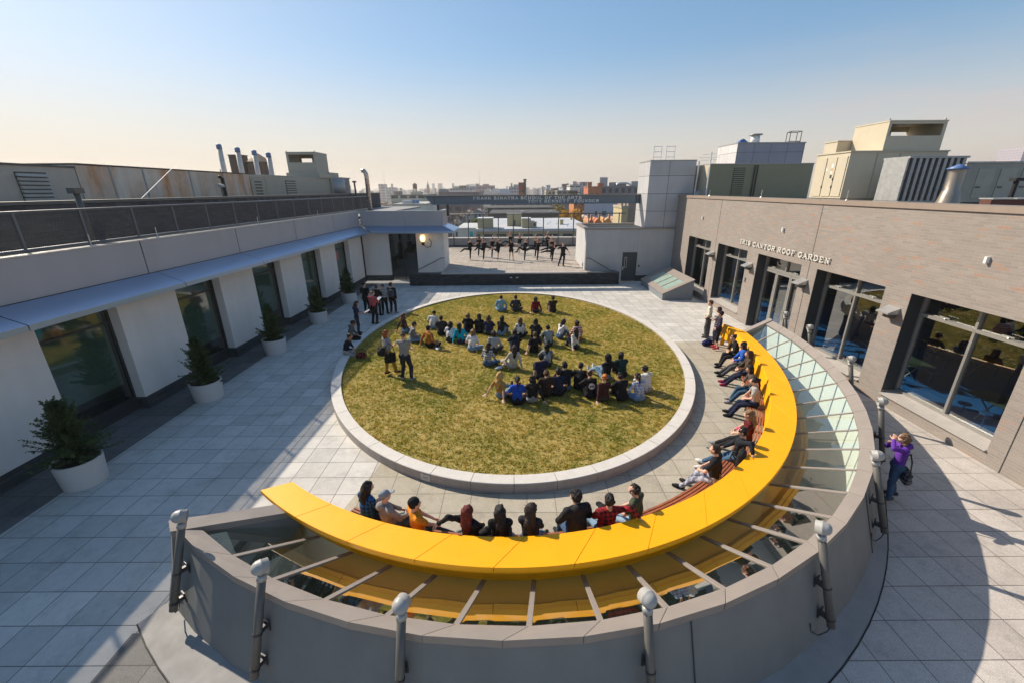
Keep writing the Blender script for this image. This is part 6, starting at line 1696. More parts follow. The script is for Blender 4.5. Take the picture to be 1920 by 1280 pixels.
def backpack(label, loc, face, col, h=.42, group=None, lean=0.0):
    r = thing('backpack', label, 'backpack', loc, radians(face), group)
    P = [('c', (-.07, 0, .10), (-.07, -.0, h - .1), .095, .085, .06), ('c', (.07, 0, .10), (.07, 0, h - .1), .095, .085, .06), ('e', (0, -.08, .15), (.11, .07, .11), I3, .04)]
    V, Q = Field(P, .015).mesh(); V[:, 1] -= lean * V[:, 2]; np_mesh('pack', V, Q, cloth(col), r, True)
    mb = MB()
    for x in (-.09, .09): mb = MB(); mb.tube([(x, .07, h - .06), (x, .17, h - .04), (x, .2, h * .5), (x, .08, .1)], .016, 6); mb.build('strap', MAT['black'], r, True)
    mb = MB(); mb.tube([(-.03, .02, h), (-.03, 0, h + .05), (.03, 0, h + .05), (.03, .02, h)], .01, 5); mb.build('handle', MAT['black'], r, True)
    return r
def bag(label, loc, face, col, w=.38, h=.28, d=.16, name='shoulder_bag', group=None, strap=.5):
    r = thing(name, label, 'bag', loc, radians(face), group)
    P = [('c', (-w / 2 + d / 2, 0, d * .55), (w / 2 - d / 2, 0, d * .55), d / 2, d / 2, .05), ('c', (-w / 2 + d / 2, 0, h - d / 2), (w / 2 - d / 2, 0, h - d / 2), d * .42, d * .42, .05), ('e', (0, 0, h / 2), (w / 2, d / 2, h / 2), I3, .04)]
    V, Q = Field(P, .015).mesh(); V = wob(V, np.random.default_rng(int(w * 1000)), .008, 20); np_mesh('bag_body', V, Q, cloth(col), r, True)
    if strap:
        mb = MB(); mb.tube([(-w / 2 + .03, 0, h * .8), (-w * .3, .02, h + strap * .7), (0, .03, h + strap), (w * .3, .02, h + strap * .7), (w / 2 - .03, 0, h * .8)], .014, 6); mb.build('strap', MAT['black'], r, True)
    return r

# ---- poses (local: +y forward, +x right; z = 0 is what they stand or sit on)
def u_(r, a, b): return r.uniform(a, b)
def sit_cross(r):
    l = u_(r, -.02, .16)
    return dict(pelvis=(0, .12, .115), spine=(u_(r, -.06, .06), l, 1), bend=(0, .28, 0), twist=u_(r, -.12, .12), ankleR=(-.10, .42, .07), ankleL=(.12, .36, .07), kneeR=(1, .35, .1), kneeL=(-1, .35, .1), footR=(-1, .2, -.1), footL=(1, .2, -.1), wristR=(u_(r, .1, .28), .40, .20), wristL=(-u_(r, .1, .28), .40, .20), elbowR=(.8, -.5, -.5), elbowL=(-.8, -.5, -.5))
def sit_knees(r):
    return dict(pelvis=(0, .12, .115), spine=(0, u_(r, .05, .18), 1), bend=(0, .3, 0), twist=u_(r, -.1, .1), ankleR=(.11, .58, .06), ankleL=(-.11, .58, .06), kneeR=(.25, .5, 1), kneeL=(-.25, .5, 1), footR=(.1, 1, -.15), footL=(-.1, 1, -.15), wristR=(.03, .50, .33), wristL=(-.05, .49, .35), elbowR=(.8, .1, -.3), elbowL=(-.8, .1, -.3))
def sit_back(r):
    a = u_(r, .30, .42)
    return dict(pelvis=(0, .12, .115), spine=(u_(r, -.05, .05), -.28, 1), bend=(0, .3, 0), ankleR=(.13, .90, .08), ankleL=(-.10, .86, .08), kneeR=(.15, .2, 1), kneeL=(-.15, .2, 1), footR=(.2, .5, 1), footL=(-.2, .5, 1), wristR=(a, -.26, .06), wristL=(-a, -.24, .06), elbowR=(.4, -1, .2), elbowL=(-.4, -1, .2), handR=(.5, -.9, -.2), handL=(-.5, -.9, -.2), curl=0, handR_palm=(0, 0, -1), handL_palm=(0, 0, -1))
def sit_side(r, k=1):
    return dict(pelvis=(0, .12, .115), spine=(-.12 * k, .0, 1), bend=(0, .2, 0), twist=u_(r, -.2, .2), ankleR=(k * .48, .12, .07), ankleL=(k * .42, .22, .07), kneeR=(k * .2, 1, .1), kneeL=(k * .2, 1, .15), footR=(k, -.3, -.1), footL=(k, -.2, -.1), wristR=(.30 if k > 0 else .34, .25 if k > 0 else -.1, .17 if k > 0 else .06), wristL=(-.34 if k > 0 else -.2, -.1 if k > 0 else .3, .06 if k > 0 else .2), elbowR=(.6, -.6, 0), elbowL=(-.6, -.6, 0))
def sit_sideR(r): return sit_side(r, 1)
def sit_sideL(r): return sit_side(r, -1)
def sit_onearm(k):
    def f(r):
        d = sit_knees(r); S_ = 'R' if k > 0 else 'L'
        d['spine'] = (0, -.16, 1); d['wrist' + S_] = (k * .34, -.24, .06); d['elbow' + S_] = (k * .3, -1, .2); d['hand' + S_] = (k * .4, -.9, -.2); d['hand' + S_ + '_palm'] = (0, 0, -1); d['curl'] = 0
        return d
    return f
def stand(r, wr=None, **kw):
    d = dict(pelvis=(0, 0, .905), spine=(0, .02, 1), ankleR=(.12, u_(r, -.02, .06), .07), ankleL=(-.12, u_(r, -.04, .04), .07), kneeR=(.1, 1, 0), kneeL=(-.1, 1, 0), footR=(.3, 1, -.3), footL=(-.3, 1, -.3), wristR=(.25, .05, .80), wristL=(-.25, .05, .80), elbowR=(.5, -1, 0), elbowL=(-.5, -1, 0))
    d.update(kw); return d
def stand_read(r): return stand(r, wristR=(.10, .34, 1.08), wristL=(-.10, .34, 1.08), elbowR=(.8, -.4, -.6), elbowL=(-.8, -.4, -.6), neck=(0, .5, 1))
def stand_fold(r): return stand(r, wristR=(-.14, .22, 1.16), wristL=(.14, .24, 1.13), elbowR=(1, .1, -.6), elbowL=(-1, .1, -.6), ankleR=(.17, .03, .07), ankleL=(-.17, 0, .07))
def stand_hip(r): return stand(r, wristR=(.18, .12, .98), wristL=(-.18, .12, .98), elbowR=(1, -.5, 0), elbowL=(-1, -.5, 0))
def bench(r, out=.56, lean=-.24, arms='lap', cross=False):
    d = dict(pelvis=(0, .0, .555), spine=(u_(r, -.05, .05), lean, 1), bend=(0, .25, 0), twist=u_(r, -.12, .12), ankleR=(.12, out + u_(r, -.05, .06), .075), ankleL=(-.12, out + u_(r, -.06, .05), .075), kneeR=(.15, .6, 1), kneeL=(-.15, .6, 1), footR=(.2, 1, -.18), footL=(-.2, 1, -.18))
    if cross: d['ankleR'] = (-.22, .62, .42); d['kneeR'] = (.5, .6, .8); d['footR'] = (-.3, 1, .2)
    if arms == 'lap': d.update(wristR=(.08, .30, .66), wristL=(-.10, .30, .66), elbowR=(.8, -.5, -.3), elbowL=(-.8, -.5, -.3))
    if arms == 'knees': d.update(wristR=(.10, .29, .685), wristL=(-.12, .29, .685), elbowR=(.9, -.3, -.2), elbowL=(-.9, -.3, -.2))
    if arms == 'backR': d.update(wristR=(.50, -.30, .99), wristL=(-.10, .28, .66), elbowR=(.6, -.6, .3), elbowL=(-.8, -.5, -.3), handR_palm=(0, 0, -1))
    if arms == 'backL': d.update(wristL=(-.50, -.30, .99), wristR=(.10, .28, .66), elbowL=(-.6, -.6, .3), elbowR=(.8, -.5, -.3), handL_palm=(0, 0, -1))
    return d
def bpose(**kw): return lambda r: bench(r, **kw)
def arabesque(k=-1, lift=.78, torso=.30, armA=(.15, .05, .62), armB=(.52, 0, .08), bent=.0):
    """frontal dancer on one leg (seen from the front); the free leg swings out to -x*k, arms given from the shoulder"""
    def f(r):
        S_, F_ = ('R', 'L') if k < 0 else ('L', 'R')
        d = dict(pelvis=(0, 0, .90), spine=(-k * torso, .0, 1), bend=(-k * .0, 0, .1), neck=(-k * .05, .0, 1), tilt=0.0)
        d['ankle' + S_] = (-k * .02, 0, .085); d['foot' + S_] = (0, .7, -.8); d['knee' + S_] = (0, 1, 0)
        d['ankle' + F_] = (k * lift, -.22, .90 - .20 + u_(r, -.1, .14)); d['knee' + F_] = (k * .2, -.2, .6 + bent); d['foot' + F_] = (k, -.2, -.15)
        nk = np.array([-k * torso * .47, 0, 1.38])
        a = nk + np.array([-k * armA[0], armA[1], armA[2]]); b = nk + np.array([-k * armB[0], armB[1], armB[2]])
        up, ot = ('L', 'R') if k < 0 else ('R', 'L')
        d['wrist' + up] = a; d['wrist' + ot] = b; d['elbow' + up] = (k * .6, 0, .4); d['elbow' + ot] = (0, -.2, -.6); d['curl'] = 0
        return d
    return f

# ================================================================== who sits and stands where
BLK = (.012, .012, .014); NAVY = (.018, .025, .06); DEN = (.05, .09, .17); LDEN = (.16, .25, .36); CHAR = (.035, .035, .038); WHT = (.62, .60, .58); CRM = (.52, .46, .35); GRY = (.26, .26, .26)
BRN = (.06, .032, .02); DKB = (.03, .018, .014); RED = (.42, .02, .03)
PLW = ('plaid', (.035, .035, .04), (.55, .55, .55))
LG = 'students sitting on the lawn'
def lawn(p, pose, label, off=0.0, **kw):
    x, y = p[0], p[1]
    f = math.degrees(atan2(x - 0, 36 - y)) * 1.0
    kw.setdefault('group', LG); kw.setdefault('vox', .021)
    return person(label, (x, y, .205), f + off, pose, **kw)
# far row of four
lawn((-0.636, 22.208, 0.200), sit_cross, 'person in a light blue hooded jacket, leftmost of the four nearest the stage', hair=('short', 'black'), top=(.20, .34, .42), low=LDEN, shoe=WHT, collar=True)
lawn((0.196, 22.187, 0.200), sit_cross, 'person in a dark slate jacket beside the light blue hooded one', -6, hair=('short', 'black'), top=(.03, .035, .045), low=CHAR)
lawn((1.294, 21.949, 0.200), sit_back, 'person in a red checked shirt leaning on both hands near the stage', hair=('bob', 'dark'), tone=0, top=('plaid', (.30, .015, .02), (.04, .01, .015)), low=NAVY, female=True)
lawn((2.232, 22.030, 0.200), sit_onearm(-1), 'person in a dark brown hooded top, rightmost of the four nearest the stage', hair=('short', 'black'), top=DKB, low=BLK, tone=1, sleeve=1, collar=True)
# second row
lawn((-2.117, 18.739, 0.200), sit_knees, 'person in a black top with light brown hair, first of the row in black', hair=('bob', 'lbrown'), tone=0, top=BLK, low=BLK, female=True)
lawn((-1.558, 18.572, 0.200), sit_knees, 'person all in black with long dark hair, left of the navy hooded top', hair=('long', 'dark'), tone=1, top=BLK, low=BLK, female=True)
lawn((-1.103, 18.319, 0.200), sit_knees, 'person in a navy hooded top with brown hair in the black clad row', hair=('long', 'brown'), tone=0, top=NAVY, low=CHAR, female=True)
lawn((-0.594, 18.234, 0.200), sit_knees, 'person in black with very long black hair and pale jeans knees to the right', -28, hair=('long', 'black'), tone=1, top=BLK, low=LDEN, shoe=GRY, female=True)
lawn((-2.232, 17.187, 0.200), sit_sideR, 'person in a bright turquoise shirt with long black hair', hair=('long', 'black'), tone=1, top=(.0, .34, .50), low=NAVY, female=True)
lawn((-1.712, 16.283, 0.200), sit_cross, 'person in a white tee and jeans with wavy light brown hair', -14, hair=('wavy', 'lbrown'), tone=0, top=WHT, sleeve=1, low=LDEN, shoe=WHT, female=True)
lawn((0.367, 17.906, 0.200), sit_cross, 'person in a white sweatshirt printed with dark figures', hair=('long', 'brown'), tone=0, top=('graphic', (.64, .63, .62), (.10, .10, .11)), low=BLK, female=True)
lawn((0.985, 17.743, 0.200), sit_knees, 'person in black with long black hair beside the printed white sweatshirt', -18, hair=('long', 'black'), tone=1, top=(.018, .018, .022), low=BLK, female=True)
lawn((1.555, 16.816, 0.200), sit_knees, 'person in a grey shirt with short black hair', hair=('short', 'black'), tone=1, top=(.24, .26, .25), low=CHAR)
lawn((2.018, 17.793, 0.200), sit_knees, 'person in a white cardigan turned to the right with long black hair', -62, hair=('long', 'black'), tone=2, top=WHT, low=DEN, shoe=WHT, female=True)
lawn((2.917, 17.423, 0.200), sit_cross, 'person in a red and white striped sweater and rust trousers', 8, hair=('bob', 'black'), tone=1, top=('hstripe', (.34, .02, .03), (.60, .55, .52)), low=(.36, .09, .02), female=True)
lawn((2.684, 16.464, 0.200), sit_onearm(-1), 'person in a cream white cardigan leaning on one hand before the striped sweater', 16, hair=('long', 'dark'), tone=0, top=(.60, .57, .52), low=NAVY, female=True)
lawn((-0.748, 16.084, 0.200), sit_cross, 'person in a black and white finely striped top with dark hair', hair=('bob', 'dark'), tone=0, top=('fine', (.56, .55, .53), (.03, .03, .035)), low=CHAR, female=True)
lawn((0.104, 16.188, 0.200), sit_knees, 'person in a blue black hooded top with long black hair, mid lawn', hair=('long', 'black'), tone=1, top=(.014, .018, .034), low=NAVY, collar=True, female=True)
lawn((0.898, 16.053, 0.200), sit_back, 'person in a black tee propped on both bare arms', hair=('short', 'brown'), tone=0, top=BLK, sleeve=1, low=BLK, shoe=WHT)
lawn((-1.005, 14.709, 0.200), sit_cross, 'person in a large black and white checked shirt and blue jeans', -24, hair=('long', 'dark'), tone=0, top=PLW, low=DEN, female=True)
lawn((0.024, 14.426, 0.200), sit_sideL, 'person in a spread cream cardigan with long dark brown hair', 6, hair=('long', 'dark'), tone=0, top=CRM, low=(.40, .35, .27), lowlen=1, skirt=True, shoe=WHT, female=True)
lawn((1.282, 14.568, 0.200), sit_knees, 'person in a mottled grey hooded top with long black hair', -8, hair=('long', 'black'), tone=1, top=('graphic', (.34, .34, .34), (.14, .14, .15)), low=CHAR, female=True)
lawn((1.021, 13.490, 0.200), sit_onearm(-1), 'broad shouldered person in a navy shirt with short black hair', 4, hair=('short', 'black'), tone=1, top=(.022, .022, .05), sleeve=1, low=BLK, height=1.78)
lawn((3.339, 13.453, 0.200), sit_back, 'person in a black hooded sweatshirt stretching out jeans and white sneakers', 22, hair=('hood', BLK), tone=1, top=BLK, low=LDEN, shoe=WHT, height=1.8)
lawn((3.927, 13.621, 0.200), sit_knees, 'person in a dark green top with black hair', 4, hair=('bob', 'black'), tone=2, top=(.010, .040, .035), low=BLK, shoe=GRY)
# front rows
lawn((4.460, 12.409, 0.200), sit_knees, 'person in a white hooded sweatshirt at the right end of the lawn crowd', 12, hair=('short', 'black'), tone=1, top=(.60, .59, .54), low=GRY, collar=True)
lawn((4.028, 11.798, 0.200), sit_cross, 'person in a pale blue and white checked shirt with black ponytail', 6, hair=('pony', 'black'), tone=1, top=('plaid', (.58, .60, .68), (.20, .24, .38)), low=LDEN, female=True)
lawn((3.482, 11.841, 0.200), sit_knees, 'person in black wearing a backpack with pale straps marks', 4, hair=('short', 'black'), tone=2, top=BLK, low=BLK)
lawn((2.880, 11.814, 0.200), sit_onearm(-1), 'person in a maroon brown top with an orange hair bun, propped on one arm', 2, hair=('bun', 'orange'), tone=0, top=(.05, .016, .014), low=CHAR, female=True)
em = lawn((2.503, 12.045, 0.200), sit_knees, 'person in a black hooded top with a round white emblem on the back', hair=('bun', 'brown'), tone=0, top=(.014, .013, .013), low=BLK, collar=True, female=True)
lawn((2.207, 12.681, 0.200), sit_knees, 'person in plain black with short black hair and one white sneaker showing', -20, hair=('short', 'black'), tone=1, top=BLK, low=BLK, shoe=WHT)
lawn((1.753, 12.605, 0.200), sit_knees, 'tall person in plain black with wide shoulders and thick black hair', hair=('short', 'black'), tone=1, top=(.014, .014, .016), low=(.10, .15, .17), height=1.82)
lawn((1.491, 12.211, 0.200), sit_cross, 'person in a dark blue tee hunched in front of the two in plain black', hair=('short', 'black'), tone=1, top=(.014, .02, .045), sleeve=1, low=BLK)
lawn((1.072, 12.140, 0.200), sit_cross, 'person in a dark brown shirt with short brown hair', hair=('short', 'brown'), tone=0, top=(.035, .022, .016), sleeve=1, low=DKB)
lawn((0.642, 11.772, 0.200), sit_onearm(1), 'person in black with long black hair and one pale grey trouser knee raised', 8, hair=('long', 'black'), tone=1, top=(.016, .016, .018), low=GRY, female=True)
lawn((0.153, 11.637, 0.200), sit_cross, 'person in a bright blue sleeveless vest over black with a black ponytail', hair=('pony', 'black'), tone=1, top=(.015, .07, .42), sleeve=1, low=BLK, female=True)
lawn((-0.448, 12.107, 0.200), sit_back, 'person with long blond hair in a mustard top leaning back on bare arms', -34, hair=('long', 'blond'), tone=0, top=(.40, .22, .06), sleeve=1, low=LDEN, female=True)
# left group on the lawn
lawn((-5.162, 18.742, 0.200), sit_sideR, 'person in a brown jacket with wavy red brown hair near the left rim', -30, hair=('wavy', (.13, .05, .025)), tone=0, top=BRN, low=LDEN, female=True)
lawn((-4.550, 17.526, 0.200), sit_cross, 'person hunched forward in a black top with white stripes', -46, hair=('short', 'dark'), tone=1, top=('fine', (.02, .02, .022), (.40, .40, .40)), low=LDEN)
lawn((-3.872, 19.248, 0.200), sit_cross, 'person in a white tee with short black hair at the left back of the crowd', -8, hair=('crop', 'black'), tone=2, top=WHT, sleeve=1, low=LDEN)
lawn((-3.256, 18.320, 0.200), sit_knees, 'person in a dark grey tee with bare forearms beside the white tee', 14, hair=('short', 'black'), tone=2, top=(.03, .028, .028), sleeve=1, low=BLK, shoe=WHT)
lawn((-3.631, 16.821, 0.200), sit_sideR, 'person in a rust orange jacket with a black bag on the back', -30, hair=('beanie', BLK), tone=0, top=(.40, .15, .025), low=BLK, shoe=WHT)
lawn((-2.764, 17.414, 0.200), sit_knees, 'person in a white sweater with long black hair beside the turquoise shirt', hair=('long', 'black'), tone=1, top=(.66, .64, .68), low=CHAR, female=True)
# emblem disc on the black hooded top
mb = MB(); mb.lathe([(.001, 0), (.10, 0), (.10, .006), (.001, .006)], n=20)
e_ = mb.build('emblem', plain('emblem_white', (.55, .5, .48), .7), em); e_.location = (0, .005, .46); e_.rotation_euler = (pi / 2 - .15, 0, 0)
mb = MB()
for x in (-.04, .04): mb.lathe([(.001, .0062), (.032, .0062), (.032, .008), (.001, .008)], (x, 0, 0), 12)
mb.build('emblem_print', plain('emblem_dark', (.06, .03, .03), .7), e_)
# two seated on the rim at the left
person('person in a grey hooded jacket sitting on the left lawn rim', (-7.229, 17.786, 0.270), -78, bpose(out=.5, lean=.15), hair=('short', 'black'), tone=2, top=(.10, .10, .095), low=BLK, group='students on the lawn rim', collar=True).location.z = -.19
person('person in a navy jacket and pale grey trousers on the left lawn rim', (-6.792, 16.079, 0.270), -86, bpose(out=.62, lean=.2), hair=('short', 'dark'), tone=1, top=(.010, .013, .03), low=(.36, .35, .32), shoe=WHT, group='students on the lawn rim').location.z = -.19
bag('red and black patterned bag on the lawn by the rim sitters', (-6.047, 15.716, 0.200), 20, ('graphic', (.02, .02, .02), (.50, .05, .02)), .42, .26, .18, strap=.12)

# standing on the lawn
person('man in a grey polo shirt and dark jeans standing with folded arms', (-3.739, 13.611, 0.200), -14, stand_fold, hair=('crop', 'dark'), tone=0, top=(.27, .255, .23), sleeve=1, low=(.018, .026, .04), shoe=GRY, height=1.80, group='pair standing on the lawn', vox=.017)
person('woman with short red hair in mustard trousers standing on the lawn', (-4.458, 14.034, 0.200), -40, lambda r: stand(r, wristR=(.10, .26, 1.12), wristL=(-.22, .08, .84), ankleR=(.14, .22, .07), ankleL=(-.10, -.06, .07)), hair=('bob', 'red'), tone=0, top=('graphic', (.30, .30, .30), (.22, .22, .22)), sleeve=1, low=(.36, .20, .03), shoe=BRN, female=True, height=1.66, group='pair standing on the lawn', vox=.017)
bag('large black tote bag hanging beside the mustard trousers', ((-4.309, 13.985, 0.200)[0], (-4.309, 13.985, 0.200)[1] - .16, .78), 30, BLK, .42, .38, .14, strap=.32)
backpack('small black backpack on the red haired woman', ((-4.484, 13.988, 0.200)[0] - .12, (-4.484, 13.988, 0.200)[1] - .14, 1.02), -40, BLK, .36)

# standing group at the left
SGp = 'group standing left of the lawn'
person('man in a black tee, back left of the standing group', (-8.132, 22.881, 0.000), -12, stand, hair=('crop', 'black'), tone=0, top=BLK, sleeve=1, low=BLK, height=1.76, group=SGp)
person('person in a black jacket between the black tee and the checked shirt', (-7.371, 22.436, 0.000), -14, stand_read, hair=('short', 'dark'), tone=1, top=(.014, .013, .015), low=BLK, height=1.72, group=SGp)
person('person in a black and white checked shirt and black jeans standing', (-7.050, 22.639, 0.000), 4, stand, hair=('crop', 'black'), tone=1, top=PLW, sleeve=1, low=BLK, height=1.70, group=SGp)
bp_ = (-6.655, 22.844, 0.000)
person('person in a black jacket carrying a blue grey backpack, right of the standing group', bp_, -10, stand, hair=('short', 'black'), tone=1, top=(.013, .014, .018), low=BLK, shoe=GRY, height=1.78, group=SGp)
backpack('blue grey backpack on the person at the right of the standing group', (bp_[0] + .06, bp_[1] - .24, .98), -10, (.05, .065, .09), .46)
rp = (-7.098, 20.860, 0.000)
person('man in a salmon red shirt holding papers, seen from behind', rp, -22, stand_read, hair=('crop', 'lbrown'), tone=0, top=(.50, .10, .10), low=(.02, .017, .016), height=1.78, group=SGp, vox=.017)
gp = (-7.324, 19.085, 0.000)
person('girl in navy with long black hair holding a white sheet', gp, -68, stand_read, hair=('long', 'black'), tone=1, top=NAVY, sleeve=1, low=(.03, .03, .05), lowlen=2, female=True, height=1.62, group=SGp, vox=.017)
def paper(label, loc, rz, tx, w=.22, h=.30):
    r = thing('paper_sheet', label, 'paper', loc, radians(rz), 'paper sheets held by the standing group'); m = MB(); m.box(-w / 2, w / 2, 0, h, 0, .004); o = m.build('sheet', MAT['white'], r); o.rotation_euler = (radians(tx), 0, 0); return r
paper('white sheet of paper in the hands of the girl in navy', (gp[0] + .32, gp[1] + .13, 1.07), -68, 25)
paper('white papers in the hands of the man in the salmon red shirt', (rp[0] + .13, rp[1] + .36, 1.16), -22, 25)

# standing at the right, by the end of the bench
RGp = 'three standing at the bench end'
person('person in a cream white shirt and long dark grey skirt standing by the bench end', (9.015, 18.510, 0.000), 62, stand_hip, hair=('short', (.10, .04, .02)), tone=0, top=(.60, .55, .42), low=(.07, .07, .075), height=1.76, skirt='long', group=RGp, vox=.017)
person('woman in a black and white patterned shawl standing by the bench end', (8.933, 17.508, 0.000), 70, stand_fold, hair=('bob', 'black'), tone=1, top=('graphic', (.40, .39, .38), (.05, .05, .05)), low=NAVY, female=True, height=1.66, group=RGp, vox=.017)
person('woman in a purple hooded top and black knee shorts with red shoes', (8.734, 16.915, 0.000), 64, stand_hip, hair=('beanie', (.03, .012, .03)), tone=0, top=(.035, .022, .055), low=BLK, lowlen=1, shoe=(.40, .03, .05), female=True, height=1.62, group=RGp, vox=.017)
bag('navy blue duffel bag on the tan pavers beside the bench end', (8.577, 17.447, 0.000), 30, (.012, .025, .10), .55, .22, .24, name='duffel_bag', strap=.05)

# on the bench
BGp = 'students on the curved bench'
def on_bench(hd, pose, label, turn=0.0, inset=.32, **kw):
    th = min(np.linspace(radians(-118), radians(-4), 1200), key=lambda t: hypot(ell_n(YI_C, YI_A, YI_B, t, -inset)[0] - hd[0], ell_n(YI_C, YI_A, YI_B, t, -inset)[1] - hd[1]))
    x, y = ell_n(YI_C, YI_A, YI_B, th, -inset); nx, ny = -cos(th) / YI_A, -sin(th) / YI_B
    f = math.degrees(atan2(-nx, ny))
    kw.setdefault('group', BGp); kw.setdefault('vox', .015)
    return person(label, (x, y, 0), f + turn, pose, **kw)
on_bench((-2.889, 6.401, 1.220), bpose(arms='knees', lean=-.05), 'person in a blue and black checked shirt with long black hair on the bench', -12, hair=('long', 'black'), tone=0, top=('plaid', (.02, .13, .34), (.012, .02, .04)), low=BLK, female=True)
on_bench((-2.373, 6.239, 1.220), bpose(out=.55, arms='knees'), 'person in a grey flat cap and grey hooded top on the bench', -30, hair=('cap', (.28, .28, .29)), tone=0, top=(.27, .24, .215), low=(.06, .075, .08), collar=True)
on_bench((-1.808, 5.857, 1.200), bpose(out=.72, lean=-.28, arms='lap'), 'person in an orange shirt and black beanie slouching on the bench', -48, hair=('beanie', BLK), tone=0, top=(.62, .22, .015), sleeve=1, low=CHAR, shoe=GRY)
on_bench((-0.783, 5.826, 1.220), bpose(lean=-.30, arms='backL'), 'person in black with long dark red hair, elbow over the yellow shelf', -16, hair=('long', 'dred'), tone=0, top=BLK, low=(.02, .02, .02), female=True)
bk = on_bench((-0.221, 5.846, 1.220), bpose(arms='lap', lean=-.28), 'person in a black jacket lettered along the lower back', 0, hair=('long', 'black'), tone=1, top=(.012, .012, .013), low=BLK, female=True)
on_bench((0.322, 5.763, 1.200), bpose(out=.6, lean=-.22, arms='lap'), 'person in a charcoal jacket with brown black hair resting the head down', -20, hair=('long', 'dark'), tone=0, top=(.028, .026, .03), low=DEN, female=True, headpitch=.25)
on_bench((1.162, 6.094, 1.280), bpose(arms='knees', lean=.0), 'broad person in a black vest and grey hood with tall black hair', 2, hair=('short', 'black'), tone=1, top=(.016, .016, .018), low=DEN, height=1.86, collar=True)
on_bench((1.761, 6.049, 1.220), bpose(lean=-.26, arms='backR'), 'person in a red and black checked shirt with one arm along the shelf', -6, hair=('short', 'black'), tone=1, top=('plaid', (.34, .02, .025), (.02, .012, .014)), low=LDEN, shoe=WHT)
on_bench((2.380, 6.357, 1.250), bpose(out=.62, arms='lap', lean=-.08), 'person in a dark olive green tee with short brown hair on the bench', 30, hair=('short', 'dark'), tone=0, top=(.045, .06, .035), sleeve=1, low=(.25, .36, .48))
blk = thing('black_cap', 'black cap lying on a dark bag beside the red and black checked shirt', 'cap', (1.660, 6.319, 0.900), 0.3); v, q = hair_mesh('cap'); np_mesh('cap_body', v * 1.05, q, cloth(BLK), blk, True)
on_bench((4.481, 7.572, 1.220), bpose(out=.62, lean=-.05, arms='knees'), 'person in a black tee and pale camouflage trousers at the lower right bench', 8, hair=('short', 'dark'), tone=0, top=BLK, sleeve=1, low=('camo', (.40, .42, .50), (.14, .13, .17)), shoe=BLK)
backpack('black backpack on the person in camouflage trousers', (5.072, 7.942, 0.620), 52, (.018, .018, .02), .46)
on_bench((5.476, 8.278, 1.220), bpose(out=.7, lean=-.26, arms='backL'), 'person in a black jacket with white sleeves lounging on the bench', 14, hair=('short', 'black'), tone=0, top=(.014, .016, .022), low=(.05, .10, .17), shoe=WHT)
on_bench((6.071, 9.070, 1.240), bpose(out=.72, lean=-.1, arms='knees'), 'person with long light brown hair in a dark red checked shirt', 4, hair=('long', 'lbrown'), tone=0, top=('plaid', (.16, .012, .014), (.02, .01, .01)), sleeve=1, low=BLK, shoe=GRY, female=True)
on_bench((7.177, 11.094, 1.240), bpose(arms='knees', lean=.02), 'woman in a loose grey tee and navy trousers with black hair tied back', 2, hair=('pony', 'black'), tone=0, top=(.33, .31, .285), sleeve=1, low=(.012, .018, .045), shoe=BLK, female=True, height=1.72)
on_bench((7.482, 12.105, 1.220), bpose(arms='knees', lean=.12), 'person in a grey brown cardigan and blue jeans leaning forward', 6, hair=('bob', 'black'), tone=1, top=(.10, .075, .065), low=(.03, .075, .13), shoe=(.35, .3, .3), female=True)
on_bench((8.332, 13.220, 1.220), bpose(out=.62, lean=-.08), 'person in an olive vest and navy leggings with full dark brown hair', 0, hair=('wavy', (.04, .02, .012)), tone=0, top=(.07, .05, .03), low=(.014, .017, .04), shoe=(.30, .02, .08), female=True)
on_bench((8.446, 14.096, 1.220), bpose(out=.68, lean=-.06), 'person in a royal blue top and orange scarf with long dark hair', 2, hair=('long', 'dark'), tone=0, top=(.025, .10, .42), low=(.055, .055, .06), shoe=BLK, female=True)
sc_ = on_bench((8.244, 15.025, 1.220), bpose(out=.5, lean=.12, arms='knees'), 'person all in black with short dark hair, first seated past the standing three', 0, hair=('short', 'dark'), tone=0, top=(.011, .011, .012), low=(.016, .016, .018), shoe=BLK)
bag('grey and black bag on the slats beside the woman in grey tee', (7.105, 11.256, 0.100), 70, ('graphic', (.05, .05, .055), (.45, .45, .47)), .40, .42, .2, strap=.1)
bag('patterned red and cream bag under the legs of the olive vest', (8.421, 14.105, 0.050), 60, ('graphic', (.45, .42, .38), (.35, .03, .03)), .40, .26, .2, strap=.06)
pk = thing('pink_folder', 'hot pink folder on the lap of the person in dark red checks', 'folder', (5.817, 9.283, 0.720), radians(70)); mb = MB(); mb.box(-.16, .16, -.12, .12, 0, .02); mb.build('cover', plain('pink_plastic', (.75, .05, .20), .35), pk)
# lettering on the black jacket: built from the same strokes
mbx = 0
for i, c in enumerate('STEEL CITY'):
    if c == ' ': continue
    o = letter_mesh(c, .030, .042, .004).build('letter', plain('pale_print', (.45, .42, .36), .7), bk); o.location = (-.18 + i * .036, -.155, .69)

# girl at the right rim
person('girl in a purple hooded top raising a hand to her face', (8.247, 7.603, 0.000), 62, lambda r: stand(r, wristL=(-.05, .22, 1.50), elbowL=(-.9, .25, -.35), wristR=(.10, .22, 1.36), elbowR=(.7, .2, -.8), handL=(.5, -.2, .6), neck=(0, .25, 1), ankleR=(.12, -.14, .07)), hair=('bob', (.15, .085, .045)), tone=0, top=(.12, .035, .30), low=(.05, .09, .16), shoe=(.06, .06, .065), female=True, height=1.60, collar=True, vox=.013)
gq = (8.247, 7.603, 0.000)
bag('black and grey checked shoulder bag at the hip of the purple hoodie girl', (gq[0] + .10, gq[1] - .13, .60), 62, ('plaid', (.015, .015, .017), (.12, .12, .13)), .46, .30, .16, strap=.36)

